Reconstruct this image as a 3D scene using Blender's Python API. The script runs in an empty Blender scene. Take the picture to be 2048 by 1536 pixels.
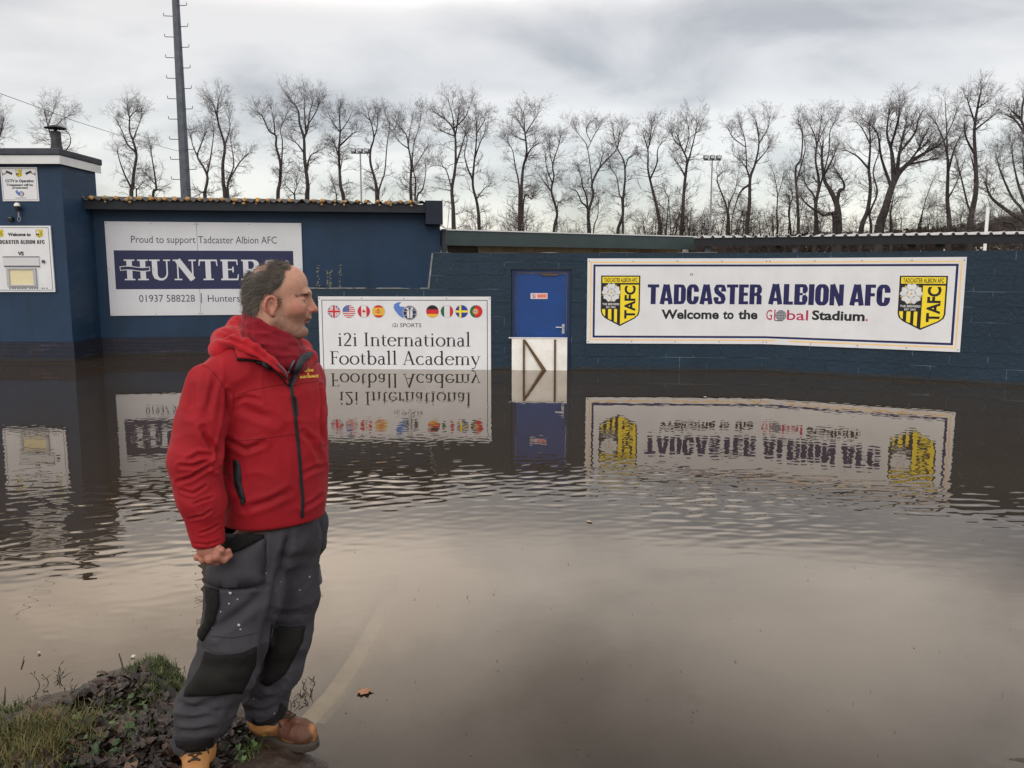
import bpy, math, random
import numpy as np
from mathutils import Vector, Matrix
from mathutils.geometry import tessellate_polygon
from mathutils.bvhtree import BVHTree

SC = bpy.context.scene
C = SC.collection
R = math.radians

# ------------------------------------------------------------------ camera
F_PX, PITCH, CAM_Z = 1650.0, R(7.8), 1.65
cam_d = bpy.data.cameras.new('camera')
cam_d.sensor_width = 36.0
cam_d.lens = 36.0 * F_PX / 2048.0
cam_d.clip_start = 0.05
cam_d.clip_end = 2000.0
cam = bpy.data.objects.new('camera', cam_d)
cam.location = (0, 0, CAM_Z)
cam.rotation_euler = (R(90) - PITCH, 0, 0)
C.objects.link(cam)
SC.camera = cam

# ------------------------------------------------------------------ sky: broken overcast
SUN_EL, SUN_AZ = R(42), R(193)          # azimuth measured from +Y towards +X
w = bpy.data.worlds.new('World')
SC.world = w
w.use_nodes = True
nt = w.node_tree
nt.nodes.clear()
def N(tree, kind, **kw):
    n = tree.nodes.new(kind)
    for k, v in kw.items():
        setattr(n, k, v)
    return n
def L(tree, a, b):
    tree.links.new(a, b)
out = N(nt, 'ShaderNodeOutputWorld')
sky = N(nt, 'ShaderNodeTexSky', sky_type='NISHITA', sun_disc=False, sun_elevation=SUN_EL, sun_rotation=SUN_AZ)
bg0 = N(nt, 'ShaderNodeBackground'); bg0.inputs['Strength'].default_value = 0.05
L(nt, sky.outputs[0], bg0.inputs['Color'])
tc = N(nt, 'ShaderNodeTexCoord')
sep = N(nt, 'ShaderNodeSeparateXYZ'); L(nt, tc.outputs['Generated'], sep.inputs[0])
# project the view direction on a cloud deck so clouds flatten towards the horizon
zz = N(nt, 'ShaderNodeMath', operation='MAXIMUM'); zz.inputs[1].default_value = 0.0; L(nt, sep.outputs['Z'], zz.inputs[0])
za = N(nt, 'ShaderNodeMath', operation='ADD'); za.inputs[1].default_value = 0.30; L(nt, zz.outputs[0], za.inputs[0])
dv = N(nt, 'ShaderNodeVectorMath', operation='DIVIDE')
cmb = N(nt, 'ShaderNodeCombineXYZ')
for i in range(3): L(nt, za.outputs[0], cmb.inputs[i])
L(nt, tc.outputs['Generated'], dv.inputs[0]); L(nt, cmb.outputs[0], dv.inputs[1])
mp = N(nt, 'ShaderNodeMapping'); mp.inputs['Location'].default_value = (2.3, 0.7, 0.0); mp.inputs['Scale'].default_value = (1.0, 1.25, 0.0)
L(nt, dv.outputs[0], mp.inputs['Vector'])
n1 = N(nt, 'ShaderNodeTexNoise'); n1.inputs['Scale'].default_value = 1.7; n1.inputs['Detail'].default_value = 7; n1.inputs['Roughness'].default_value = 0.5; n1.inputs['Distortion'].default_value = 0.35
L(nt, mp.outputs[0], n1.inputs['Vector'])
cr = N(nt, 'ShaderNodeValToRGB')
e = cr.color_ramp.elements
e[0].position = 0.37; e[0].color = (0.375, 0.342, 0.300, 1)
e[1].position = 0.60; e[1].color = (0.71, 0.652, 0.582, 1)
m_ = cr.color_ramp.elements.new(0.48); m_.color = (0.575, 0.530, 0.473, 1)
L(nt, n1.outputs['Fac'], cr.inputs[0])
# sky band above the frame, added to brighten the water's reflection, stronger and warmer leftward
pw = N(nt, 'ShaderNodeFloatCurve'); cv = pw.mapping.curves[0]
for k, (a, b_) in enumerate([(0, .20), (.27, .205), (.35, .53), (.44, .47), (.57, .25), (.75, .26), (1, .32)]):
    if k < 1: cv.points[0].location = (a, b_)
    elif k == 6: cv.points[-1].location = (a, b_)
    else: cv.points.new(a, b_)
for p_ in cv.points: p_.handle_type = 'AUTO_CLAMPED'
pw.mapping.update(); L(nt, zz.outputs[0], pw.inputs['Value'])
p5 = N(nt, 'ShaderNodeMath', operation='MULTIPLY'); p5.inputs[1].default_value = 5.0; L(nt, pw.outputs[0], p5.inputs[0])
gl_ = N(nt, 'ShaderNodeMapRange', interpolation_type='SMOOTHSTEP'); gl_.inputs['From Min'].default_value = 0.15; gl_.inputs['From Max'].default_value = -0.50
L(nt, sep.outputs['X'], gl_.inputs['Value'])
gb = N(nt, 'ShaderNodeMapRange'); gb.inputs['From Min'].default_value = 1.0; gb.inputs['From Max'].default_value = 2.2; L(nt, p5.outputs[0], gb.inputs['Value'])
gm = N(nt, 'ShaderNodeMath', operation='MULTIPLY'); L(nt, gl_.outputs[0], gm.inputs[0]); L(nt, gb.outputs[0], gm.inputs[1])
wx = N(nt, 'ShaderNodeMix', data_type='RGBA'); L(nt, gm.outputs[0], wx.inputs['Factor']); wx.inputs['A'].default_value = (1, 1, 1, 1); wx.inputs['B'].default_value = (1.62, 1.50, 1.36, 1)
wm_ = N(nt, 'ShaderNodeVectorMath', operation='MULTIPLY'); L(nt, cr.outputs[0], wm_.inputs[0]); L(nt, wx.outputs['Result'], wm_.inputs[1])
mul = N(nt, 'ShaderNodeVectorMath', operation='SCALE'); L(nt, wm_.outputs[0], mul.inputs[0]); L(nt, p5.outputs[0], mul.inputs['Scale'])
bg1 = N(nt, 'ShaderNodeBackground'); bg1.inputs['Strength'].default_value = 0.98
L(nt, mul.outputs[0], bg1.inputs['Color'])
add = N(nt, 'ShaderNodeAddShader'); L(nt, bg0.outputs[0], add.inputs[0]); L(nt, bg1.outputs[0], add.inputs[1])
L(nt, add.outputs[0], out.inputs['Surface'])

# ------------------------------------------------------------------ sun, veiled by cloud
sd = bpy.data.lights.new('sun', 'SUN')
sd.energy = 0.8; sd.angle = R(40); sd.color = (1.0, 0.97, 0.93)
sun = bpy.data.objects.new('sun', sd)
sdir = Vector((math.sin(SUN_AZ) * math.cos(SUN_EL), math.cos(SUN_AZ) * math.cos(SUN_EL), math.sin(SUN_EL)))
sun.rotation_euler = sdir.to_track_quat('Z', 'Y').to_euler()
sun.location = (0, 0, 30)
C.objects.link(sun)

SC.view_settings.view_transform = 'Standard'
SC.view_settings.look = 'None'
SC.view_settings.exposure = 0.0
SC.view_settings.gamma = 1.0
SC.view_settings.use_curve_mapping = False
SC.render.engine = 'CYCLES'
SC.cycles.max_bounces = 8
SC.cycles.transparent_max_bounces = 8
SC.cycles.use_denoising = True

# ------------------------------------------------------------------ measuring helpers (pixel of the 2048 photo -> place)
CO, SI = math.cos(PITCH), math.sin(PITCH)
def ray(px, py):
    u = (px - 1024.0) / F_PX; v = (768.0 - py) / F_PX
    return Vector((u, CO + v * SI, v * CO - SI))
def at(px, py, Y):
    d = ray(px, py); t = Y / d.y
    return Vector((d.x * t, Y, CAM_Z + d.z * t))
def gnd(px, py, z=0.0):
    d = ray(px, py); t = (z - CAM_Z) / d.z
    return Vector((d.x * t, d.y * t, z))
def to_px(P):
    P = np.asarray(P, float); x = P[..., 0]; y = P[..., 1]; z = P[..., 2] - CAM_Z
    dep = y * CO - z * SI; up = y * SI + z * CO
    return np.stack([1024 + F_PX * x / dep, 768 - F_PX * up / dep], -1)
class Frame:
    """vertical plane through two ground points: local x along it, local z up, faces local -y"""
    def __init__(s, p0, p1):
        s.o = Vector((p0.x, p0.y, 0)); d = Vector((p1.x - p0.x, p1.y - p0.y, 0)); s.len = d.length
        s.d = d.normalized(); s.n = Vector((s.d.y, -s.d.x, 0)); s.rz = math.atan2(s.d.y, s.d.x)
    def xz(s, px, py):
        r = ray(px, py); c = Vector((0, 0, CAM_Z)); t = (s.o - c).dot(s.n) / r.dot(s.n); P = c + r * t
        return (P - s.o).dot(s.d), P.z
    def world(s, x, z=0.0, off=0.0):
        return s.o + s.d * x + s.n * off + Vector((0, 0, z))

def zc(ox, oy, sc): return lambda pts: [(ox + x / sc, oy + y / sc) for x, y in pts]
# ------------------------------------------------------------------ object helpers
def tag(o, label=None, cat=None, group=None, kind=None):
    if label: o['label'] = label
    if cat: o['category'] = cat
    if group: o['group'] = group
    if kind: o['kind'] = kind
    return o
def thing(name, label, cat, loc=(0, 0, 0), rz=0.0, group=None):
    o = bpy.data.objects.new(name, None); o.empty_display_size = 0.2
    o.location = loc; o.rotation_euler = (0, 0, rz); C.objects.link(o)
    return tag(o, label, cat, group)
def link(name, me, mat=None, parent=None, smooth=False):
    o = bpy.data.objects.new(name, me); C.objects.link(o)
    if mat is not None:
        for m in (mat if isinstance(mat, (list, tuple)) else [mat]):
            me.materials.append(m)
    if parent is not None: o.parent = parent
    if smooth: me.shade_smooth()
    return o
class MB:
    """collects boxes, bars, tubes, prisms into one mesh"""
    def __init__(s): s.v = []; s.f = []; s.m = []
    def add(s, vs, fs, m=0):
        b = len(s.v); s.v += [tuple(p) for p in vs]; s.f += [tuple(i + b for i in f) for f in fs]; s.m += [m] * len(fs)
    def box(s, x0, x1, y0, y1, z0, z1, m=0):
        s.add([(x0, y0, z0), (x1, y0, z0), (x1, y1, z0), (x0, y1, z0), (x0, y0, z1), (x1, y0, z1), (x1, y1, z1), (x0, y1, z1)],
              [(0, 3, 2, 1), (4, 5, 6, 7), (0, 1, 5, 4), (1, 2, 6, 5), (2, 3, 7, 6), (3, 0, 4, 7)], m)
    def prism(s, poly, y0, y1, m=0):
        """outline in (x, z), counter-clockwise seen from -y, from y0 (front) to y1"""
        n = len(poly)
        vs = [(x, y0, z) for x, z in poly] + [(x, y1, z) for x, z in poly]
        tri = tessellate_polygon([[Vector((x, z, 0)) for x, z in poly]])
        fs = [tuple(t) for t in tri] + [tuple(i + n for i in reversed(t)) for t in tri]
        fs += [(i, i + n, (i + 1) % n + n, (i + 1) % n) for i in range(n)]
        s.add(vs, fs, m)
    def tube(s, pts, rad, seg=8, cap=True, m=0):
        pts = [Vector(p) for p in pts]; n = len(pts)
        rad = [rad] * n if not hasattr(rad, '__len__') else list(rad)
        vs = []; ref = Vector((0.3, 0.2, 0.93))
        for i, p in enumerate(pts):
            t = (pts[min(i + 1, n - 1)] - pts[max(i - 1, 0)]).normalized()
            r = ref if abs(t.dot(ref.normalized())) < 0.95 else Vector((1, 0, 0))
            a = t.cross(r).normalized(); b = t.cross(a)
            for k in range(seg):
                q = 2 * math.pi * k / seg
                vs.append(p + (a * math.cos(q) + b * math.sin(q)) * rad[i])
        fs = []
        for i in range(n - 1):
            for k in range(seg):
                k2 = (k + 1) % seg
                fs.append((i * seg + k, i * seg + k2, (i + 1) * seg + k2, (i + 1) * seg + k))
        if cap:
            fs.append(tuple(range(seg - 1, -1, -1))); fs.append(tuple((n - 1) * seg + k for k in range(seg)))
        s.add(vs, fs, m)
    def lathe(s, prof, cx, cy, seg=20, m=0):
        vs = [(cx + r * math.cos(2 * math.pi * k / seg), cy + r * math.sin(2 * math.pi * k / seg), z) for r, z in prof for k in range(seg)]
        fs = [(i * seg + k, i * seg + (k + 1) % seg, (i + 1) * seg + (k + 1) % seg, (i + 1) * seg + k) for i in range(len(prof) - 1) for k in range(seg)]
        s.add(vs, fs, m)
    def build(s, name, mat, parent=None, smooth=False, bevel=0.0):
        me = bpy.data.meshes.new(name); me.from_pydata(s.v, [], s.f); me.update()
        o = link(name, me, mat, parent, smooth)
        if len(set(s.m)) > 1: me.polygons.foreach_set('material_index', s.m)
        if bevel:
            b = o.modifiers.new('edge', 'BEVEL'); b.width = bevel; b.segments = 2; b.limit_method = 'ANGLE'
        return o
def np_mesh(name, V, F, mat=None, parent=None, smooth=True, attrs=None, matidx=None):
    """V (n,3), F (m,k) numpy"""
    me = bpy.data.meshes.new(name); V = np.asarray(V, np.float32); F = np.asarray(F, np.int32); k = F.shape[1]
    me.vertices.add(len(V)); me.vertices.foreach_set('co', V.ravel())
    me.loops.add(F.size); me.loops.foreach_set('vertex_index', F.ravel())
    me.polygons.add(len(F)); me.polygons.foreach_set('loop_start', np.arange(0, F.size, k, dtype=np.int32))
    if matidx is not None: me.polygons.foreach_set('material_index', np.asarray(matidx, np.int32))
    me.update(calc_edges=True)
    for nm, a in (attrs or {}).items():
        a = np.asarray(a, np.float32)
        if a.ndim == 1:
            at_ = me.attributes.new(nm, 'FLOAT', 'POINT'); at_.data.foreach_set('value', a)
        else:
            at_ = me.attributes.new(nm, 'FLOAT_COLOR', 'POINT')
            at_.data.foreach_set('color', np.concatenate([a, np.ones((len(a), 1), np.float32)], 1).ravel())
    me.validate()
    return link(name, me, mat, parent, smooth)

# ------------------------------------------------------------------ materials
def srgb(r, g, b):
    f = lambda c: (c / 255 / 12.92) if c / 255 <= 0.04045 else ((c / 255 + 0.055) / 1.055) ** 2.4
    return (f(r), f(g), f(b))
def mk(name, col, col2=None, scale=4.0, rough=0.7, bump=0.0, bscale=60.0, spec=0.35, metal=0.0, vcol=None, detail=6.0, lo=0.35, hi=0.68,
       sheen=0.0, stretch=None, sss=0.0):
    m = bpy.data.materials.new(name); m.use_nodes = True; t = m.node_tree
    p = t.nodes['Principled BSDF']
    p.inputs['Roughness'].default_value = rough; p.inputs['Metallic'].default_value = metal
    p.inputs['Specular IOR Level'].default_value = spec
    p.inputs['Base Color'].default_value = (*col, 1)
    if sheen: p.inputs['Sheen Weight'].default_value = sheen
    if sss:
        p.inputs['Subsurface Weight'].default_value = sss; p.inputs['Subsurface Radius'].default_value = (0.012, 0.005, 0.003); p.inputs['Subsurface Scale'].default_value = 0.5
    tcn = N(t, 'ShaderNodeTexCoord'); vec = tcn.outputs['Object']
    if stretch:
        mpn = N(t, 'ShaderNodeMapping'); mpn.inputs['Scale'].default_value = stretch; L(t, vec, mpn.inputs[0]); vec = mpn.outputs[0]
    colsock = None
    if vcol:
        a = N(t, 'ShaderNodeAttribute', attribute_name=vcol); colsock = a.outputs['Color']
    if col2 is not None:
        nz = N(t, 'ShaderNodeTexNoise'); nz.inputs['Scale'].default_value = scale; nz.inputs['Detail'].default_value = detail; nz.inputs['Roughness'].default_value = 0.6
        L(t, vec, nz.inputs['Vector'])
        mr = N(t, 'ShaderNodeMapRange'); mr.inputs['From Min'].default_value = lo; mr.inputs['From Max'].default_value = hi; L(t, nz.outputs['Fac'], mr.inputs['Value'])
        mx = N(t, 'ShaderNodeMix', data_type='RGBA'); L(t, mr.outputs[0], mx.inputs['Factor'])
        mx.inputs['A'].default_value = (*col, 1); mx.inputs['B'].default_value = (*col2, 1)
        if colsock is not None:
            mx.blend_type = 'MULTIPLY'; L(t, colsock, mx.inputs['A'])
        colsock = mx.outputs['Result']
    if colsock is not None: L(t, colsock, p.inputs['Base Color'])
    if bump:
        nb = N(t, 'ShaderNodeTexNoise'); nb.inputs['Scale'].default_value = bscale; nb.inputs['Detail'].default_value = 5; L(t, vec, nb.inputs['Vector'])
        bp = N(t, 'ShaderNodeBump'); bp.inputs['Strength'].default_value = bump; bp.inputs['Distance'].default_value = 0.01
        L(t, nb.outputs['Fac'], bp.inputs['Height']); L(t, bp.outputs[0], p.inputs['Normal'])
    return m
def block_mat(name, c1, c2, mort, bw, bh, msize, bump=0.5, rough=0.55, streak=None):
    """painted blockwork: courses as real relief, faint worn joints, patchy paint"""
    m = mk(name, c1, c2, scale=0.9, rough=rough, spec=0.3)
    t = m.node_tree; p = t.nodes['Principled BSDF']
    src = p.inputs['Base Color'].links[0].from_socket
    tcn = N(t, 'ShaderNodeTexCoord'); s = N(t, 'ShaderNodeSeparateXYZ'); L(t, tcn.outputs['Object'], s.inputs[0])
    cb = N(t, 'ShaderNodeCombineXYZ'); L(t, s.outputs['X'], cb.inputs[0]); L(t, s.outputs['Z'], cb.inputs[1])
    br = N(t, 'ShaderNodeTexBrick'); br.inputs['Scale'].default_value = 1.0; br.inputs['Brick Width'].default_value = bw; br.inputs['Row Height'].default_value = bh
    br.inputs['Mortar Size'].default_value = msize; br.inputs['Mortar Smooth'].default_value = 0.3
    L(t, cb.outputs[0], br.inputs['Vector'])
    nz = N(t, 'ShaderNodeTexNoise'); nz.inputs['Scale'].default_value = 2.3; nz.inputs['Detail'].default_value = 8
    mpn = N(t, 'ShaderNodeMapping'); mpn.inputs['Scale'].default_value = (0.6, 1, 3.0); L(t, tcn.outputs['Object'], mpn.inputs[0]); L(t, mpn.outputs[0], nz.inputs['Vector'])
    mr = N(t, 'ShaderNodeMapRange'); mr.inputs['From Min'].default_value = 0.5; mr.inputs['From Max'].default_value = 0.66; L(t, nz.outputs['Fac'], mr.inputs['Value'])
    mm = N(t, 'ShaderNodeMath', operation='MULTIPLY'); L(t, br.outputs['Fac'], mm.inputs[0]); L(t, mr.outputs[0], mm.inputs[1])
    mx = N(t, 'ShaderNodeMix', data_type='RGBA'); L(t, mm.outputs[0], mx.inputs['Factor']); L(t, src, mx.inputs['A']); mx.inputs['B'].default_value = (*mort, 1)
    res = mx.outputs['Result']
    if streak:
        n2 = N(t, 'ShaderNodeTexNoise'); n2.inputs['Scale'].default_value = 1.6; n2.inputs['Detail'].default_value = 7
        mp2 = N(t, 'ShaderNodeMapping'); mp2.inputs['Scale'].default_value = (2.2, 1, 0.35); L(t, tcn.outputs['Object'], mp2.inputs[0]); L(t, mp2.outputs[0], n2.inputs['Vector'])
        r2 = N(t, 'ShaderNodeMapRange'); r2.inputs['From Min'].default_value = 0.5; r2.inputs['From Max'].default_value = 0.75; r2.inputs['To Max'].default_value = 0.55; L(t, n2.outputs['Fac'], r2.inputs['Value'])
        m2 = N(t, 'ShaderNodeMix', data_type='RGBA'); L(t, r2.outputs[0], m2.inputs['Factor']); L(t, res, m2.inputs['A']); m2.inputs['B'].default_value = (*streak, 1)
        res = m2.outputs['Result']
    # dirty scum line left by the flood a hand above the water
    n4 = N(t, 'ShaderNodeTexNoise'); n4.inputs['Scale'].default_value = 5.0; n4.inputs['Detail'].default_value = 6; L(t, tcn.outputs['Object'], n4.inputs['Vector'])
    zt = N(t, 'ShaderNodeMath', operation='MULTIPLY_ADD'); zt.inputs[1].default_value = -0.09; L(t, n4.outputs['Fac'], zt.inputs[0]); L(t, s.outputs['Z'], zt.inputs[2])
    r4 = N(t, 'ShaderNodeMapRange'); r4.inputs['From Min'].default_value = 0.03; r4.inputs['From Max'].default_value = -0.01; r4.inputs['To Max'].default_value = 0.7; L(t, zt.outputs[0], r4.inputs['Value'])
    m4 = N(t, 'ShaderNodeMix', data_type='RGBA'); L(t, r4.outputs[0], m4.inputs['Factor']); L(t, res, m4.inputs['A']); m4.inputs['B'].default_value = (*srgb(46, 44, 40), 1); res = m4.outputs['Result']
    L(t, res, p.inputs['Base Color'])
    inv = N(t, 'ShaderNodeMath', operation='MULTIPLY_ADD'); inv.inputs[1].default_value = -1.0; L(t, br.outputs['Fac'], inv.inputs[0])
    n3 = N(t, 'ShaderNodeTexNoise'); n3.inputs['Scale'].default_value = 18; n3.inputs['Detail'].default_value = 6; L(t, tcn.outputs['Object'], n3.inputs['Vector'])
    L(t, n3.outputs['Fac'], inv.inputs[2])
    bp = N(t, 'ShaderNodeBump'); bp.inputs['Strength'].default_value = bump; bp.inputs['Distance'].default_value = 0.012; L(t, inv.outputs[0], bp.inputs['Height']); L(t, bp.outputs[0], p.inputs['Normal'])
    return m
M = {}
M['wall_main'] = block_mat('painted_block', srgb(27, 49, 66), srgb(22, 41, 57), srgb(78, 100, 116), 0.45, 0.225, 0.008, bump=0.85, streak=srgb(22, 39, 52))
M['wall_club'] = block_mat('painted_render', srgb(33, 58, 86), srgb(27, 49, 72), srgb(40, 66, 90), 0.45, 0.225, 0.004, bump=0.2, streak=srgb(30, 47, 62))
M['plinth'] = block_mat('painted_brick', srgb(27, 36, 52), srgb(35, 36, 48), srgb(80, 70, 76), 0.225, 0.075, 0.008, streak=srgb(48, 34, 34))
M['dark'] = mk('dark_fascia', srgb(40, 44, 52), srgb(33, 36, 43), rough=0.7)
M['black'] = mk('black_paint', srgb(24, 26, 30), rough=0.6)
M['white'] = mk('white_paint', srgb(222, 224, 226), srgb(208, 210, 212), scale=3, rough=0.5)
M['offwhite'] = mk('weathered_white', srgb(244, 244, 242), srgb(222, 220, 213), scale=3.5, rough=0.6)
M['sign_white'] = mk('sign_board', srgb(222, 225, 229), srgb(212, 214, 219), scale=2.0, rough=0.35, spec=0.4)
M['sign_grey'] = mk('sign_board_cool', srgb(212, 214, 220), srgb(203, 205, 211), scale=1.6, rough=0.4, spec=0.4)
M['navy'] = mk('navy_ink', srgb(29, 30, 84), rough=0.4)
M['hunter_navy'] = mk('dark_navy_ink', srgb(36, 41, 78), rough=0.4)
M['ink'] = mk('black_ink', srgb(26, 26, 34), rough=0.4)
M['slate'] = mk('slate_ink', srgb(55, 58, 76), rough=0.4)
M['yellow'] = mk('yellow_ink', srgb(240, 216, 50), rough=0.4)
M['amber'] = mk('faded_amber_ink', srgb(236, 190, 110), srgb(240, 205, 145), scale=3, rough=0.4)
M['red'] = mk('red_ink', srgb(198, 38, 48), rough=0.4)
M['crimson'] = mk('crimson_ink', srgb(176, 44, 84), rough=0.4)
M['green'] = mk('green_ink', srgb(30, 96, 62), rough=0.4)
M['blue'] = mk('blue_ink', srgb(40, 62, 150), rough=0.4)
M['swoosh'] = mk('pale_blue_ink', srgb(86, 124, 196), rough=0.4)
M['gold'] = mk('gold_ink', srgb(226, 176, 50), rough=0.4)
M['grey'] = mk('grey_ink', srgb(150, 152, 158), rough=0.4)
M['pale_red'] = mk('pale_red_ink', srgb(232, 160, 150), rough=0.4)
M['door'] = mk('door_blue', srgb(12, 64, 132), srgb(11, 57, 120), scale=2.0, rough=0.45, spec=0.4)
M['frame'] = mk('door_frame_blue', srgb(26, 52, 92), srgb(22, 44, 76), rough=0.5)
M['steel'] = mk('brushed_steel', srgb(186, 190, 194), rough=0.3, metal=0.8)
M['galv'] = mk('galvanised_steel', srgb(92, 98, 106), srgb(74, 79, 88), scale=6, rough=0.5, metal=0.35)
M['timber'] = mk('wet_timber', srgb(104, 80, 52), srgb(82, 62, 40), scale=12, rough=0.6, bump=0.3)
M['roof_grey'] = mk('roof_sheet', srgb(96, 100, 106), srgb(76, 80, 86), scale=3, rough=0.5)
M['green_fascia'] = mk('green_grey_fascia', srgb(62, 76, 78), srgb(54, 66, 68), scale=1.5, rough=0.5)
M['tan'] = mk('stained_concrete', srgb(168, 150, 122), srgb(128, 110, 88), scale=1.4, rough=0.85, stretch=(1.5, 1, 0.6))
M['lichen'] = mk('lichen', srgb(198, 150, 88), srgb(150, 138, 116), scale=5, rough=0.9)
M['cream'] = mk('cream_panel', srgb(226, 216, 176), srgb(214, 204, 168), rough=0.4)
# ------------------------------------------------------------------ lettering
_txt_cache = {}
def text_raw(s, bold=0.0, shear=0.0):
    """outline of a string in the built-in face -> (verts2d, faces), cap height 1"""
    key = (s, bold, shear)
    if key in _txt_cache: return _txt_cache[key]
    def conv(st):
        cu = bpy.data.curves.new('lettering', 'FONT'); cu.body = st; cu.size = 1.0; cu.offset = bold; cu.resolution_u = 3; cu.shear = shear
        ob = bpy.data.objects.new('lettering', cu); C.objects.link(ob)
        dg = bpy.context.evaluated_depsgraph_get(); dg.update()
        me = bpy.data.meshes.new_from_object(ob.evaluated_get(dg))
        V = np.array([v.co[:2] for v in me.vertices]) if len(me.vertices) else np.zeros((0, 2)); Fs = [tuple(p.vertices) for p in me.polygons]
        bpy.data.objects.remove(ob); bpy.data.meshes.remove(me); bpy.data.curves.remove(cu)
        return V, Fs
    H, _ = conv('H'); cap = H[:, 1].max() - H[:, 1].min(); base = H[:, 1].min()
    V, Fs = conv(s)
    V = (V - np.array([0, base])) / cap
    _txt_cache[key] = (V, Fs)
    return V, Fs
def clip_convex(poly, clip):
    outp = list(poly)
    for i in range(len(clip)):
        a, b = clip[i], clip[(i + 1) % len(clip)]
        inp, outp = outp, []
        side = lambda p: (b[0] - a[0]) * (p[1] - a[1]) - (b[1] - a[1]) * (p[0] - a[0])
        for j in range(len(inp)):
            p, q = inp[j], inp[(j + 1) % len(inp)]; sp, sq = side(p), side(q)
            if sp >= 0: outp.append(p)
            if sp * sq < 0:
                t = sp / (sp - sq); outp.append((p[0] + (q[0] - p[0]) * t, p[1] + (q[1] - p[1]) * t))
        if not outp: return []
    return outp
def circle(cx, cz, r, n=32, rz=None):
    rz = rz or r
    return [(cx + r * math.cos(2 * math.pi * k / n), cz + rz * math.sin(2 * math.pi * k / n)) for k in range(n)]
class Flat:
    """flat printed shapes on a board: outlines in (x, z), each layer 0.5 mm in front of the one below"""
    def __init__(s, y0): s.y0 = y0; s.v = []; s.f = []; s.m = []; s.mats = []
    def mi(s, mat):
        if mat not in s.mats: s.mats.append(mat)
        return s.mats.index(mat)
    def poly(s, pts, mat, layer=0.0):
        if len(pts) < 3: return
        y = s.y0 - 0.0005 * (layer + 1); b = len(s.v)
        s.v += [(x, y, z) for x, z in pts]
        for t in tessellate_polygon([[Vector((x, z, 0)) for x, z in pts]]):
            p = [pts[i] for i in t]
            ar = (p[1][0] - p[0][0]) * (p[2][1] - p[0][1]) - (p[1][1] - p[0][1]) * (p[2][0] - p[0][0])
            if abs(ar) < 1e-12: continue
            s.f.append(tuple(b + i for i in (t if ar > 0 else t[::-1]))); s.m.append(s.mi(mat))
    def rect(s, x0, x1, z0, z1, mat, layer=0.0): s.poly([(x0, z0), (x1, z0), (x1, z1), (x0, z1)], mat, layer)
    def border(s, x0, x1, z0, z1, t, mat, layer=0.0):
        s.rect(x0, x1, z0, z0 + t, mat, layer); s.rect(x0, x1, z1 - t, z1, mat, layer)
        s.rect(x0, x0 + t, z0 + t, z1 - t, mat, layer); s.rect(x1 - t, x1, z0 + t, z1 - t, mat, layer)
    def ribbon(s, pts, mat, layer=0.0):
        """pts (x, z, width)"""
        n = len(pts); Lp = []; Rp = []
        for i in range(n):
            a = pts[max(i - 1, 0)]; b = pts[min(i + 1, n - 1)]; dx, dz = b[0] - a[0], b[1] - a[1]; l = math.hypot(dx, dz) or 1
            nx, nz = -dz / l, dx / l; h = pts[i][2] / 2
            Lp.append((pts[i][0] + nx * h, pts[i][1] + nz * h)); Rp.append((pts[i][0] - nx * h, pts[i][1] - nz * h))
        for i in range(n - 1):
            s.poly([Rp[i], Rp[i + 1], Lp[i + 1], Lp[i]], mat, layer)
    def text(s, st, x0, x1, zb, cap, mat, layer=0.0, bold=0.0, rot=False):
        V, Fs = text_raw(st, bold); V = V.copy()
        V[:, 0] = (V[:, 0] - V[:, 0].min()) / (V[:, 0].max() - V[:, 0].min()) * (x1 - x0); V[:, 1] *= cap
        if rot: V = np.stack([-V[:, 1] + zb, V[:, 0] + x0], 1)          # reads upwards: zb is then the x of the baseline
        else: V = V + np.array([x0, zb])
        y = s.y0 - 0.0005 * (layer + 1); b = len(s.v); k = s.mi(mat)
        s.v += [(x, y, z) for x, z in V]
        for f in Fs:
            a = V[f[0]]; ar = sum((V[f[i]][0] - a[0]) * (V[f[(i + 1) % len(f)]][1] - a[1]) - (V[f[i]][1] - a[1]) * (V[f[(i + 1) % len(f)]][0] - a[0]) for i in range(len(f)))
            s.f.append(tuple(b + i for i in (f if ar > 0 else f[::-1]))); s.m.append(k)
    def build(s, name, parent, label=None):
        me = bpy.data.meshes.new(name); me.from_pydata(s.v, [], s.f); me.update()
        o = link(name, me, [M[m] for m in s.mats], parent)
        me.polygons.foreach_set('material_index', s.m)
        if label: o['label'] = label
        return o
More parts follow.
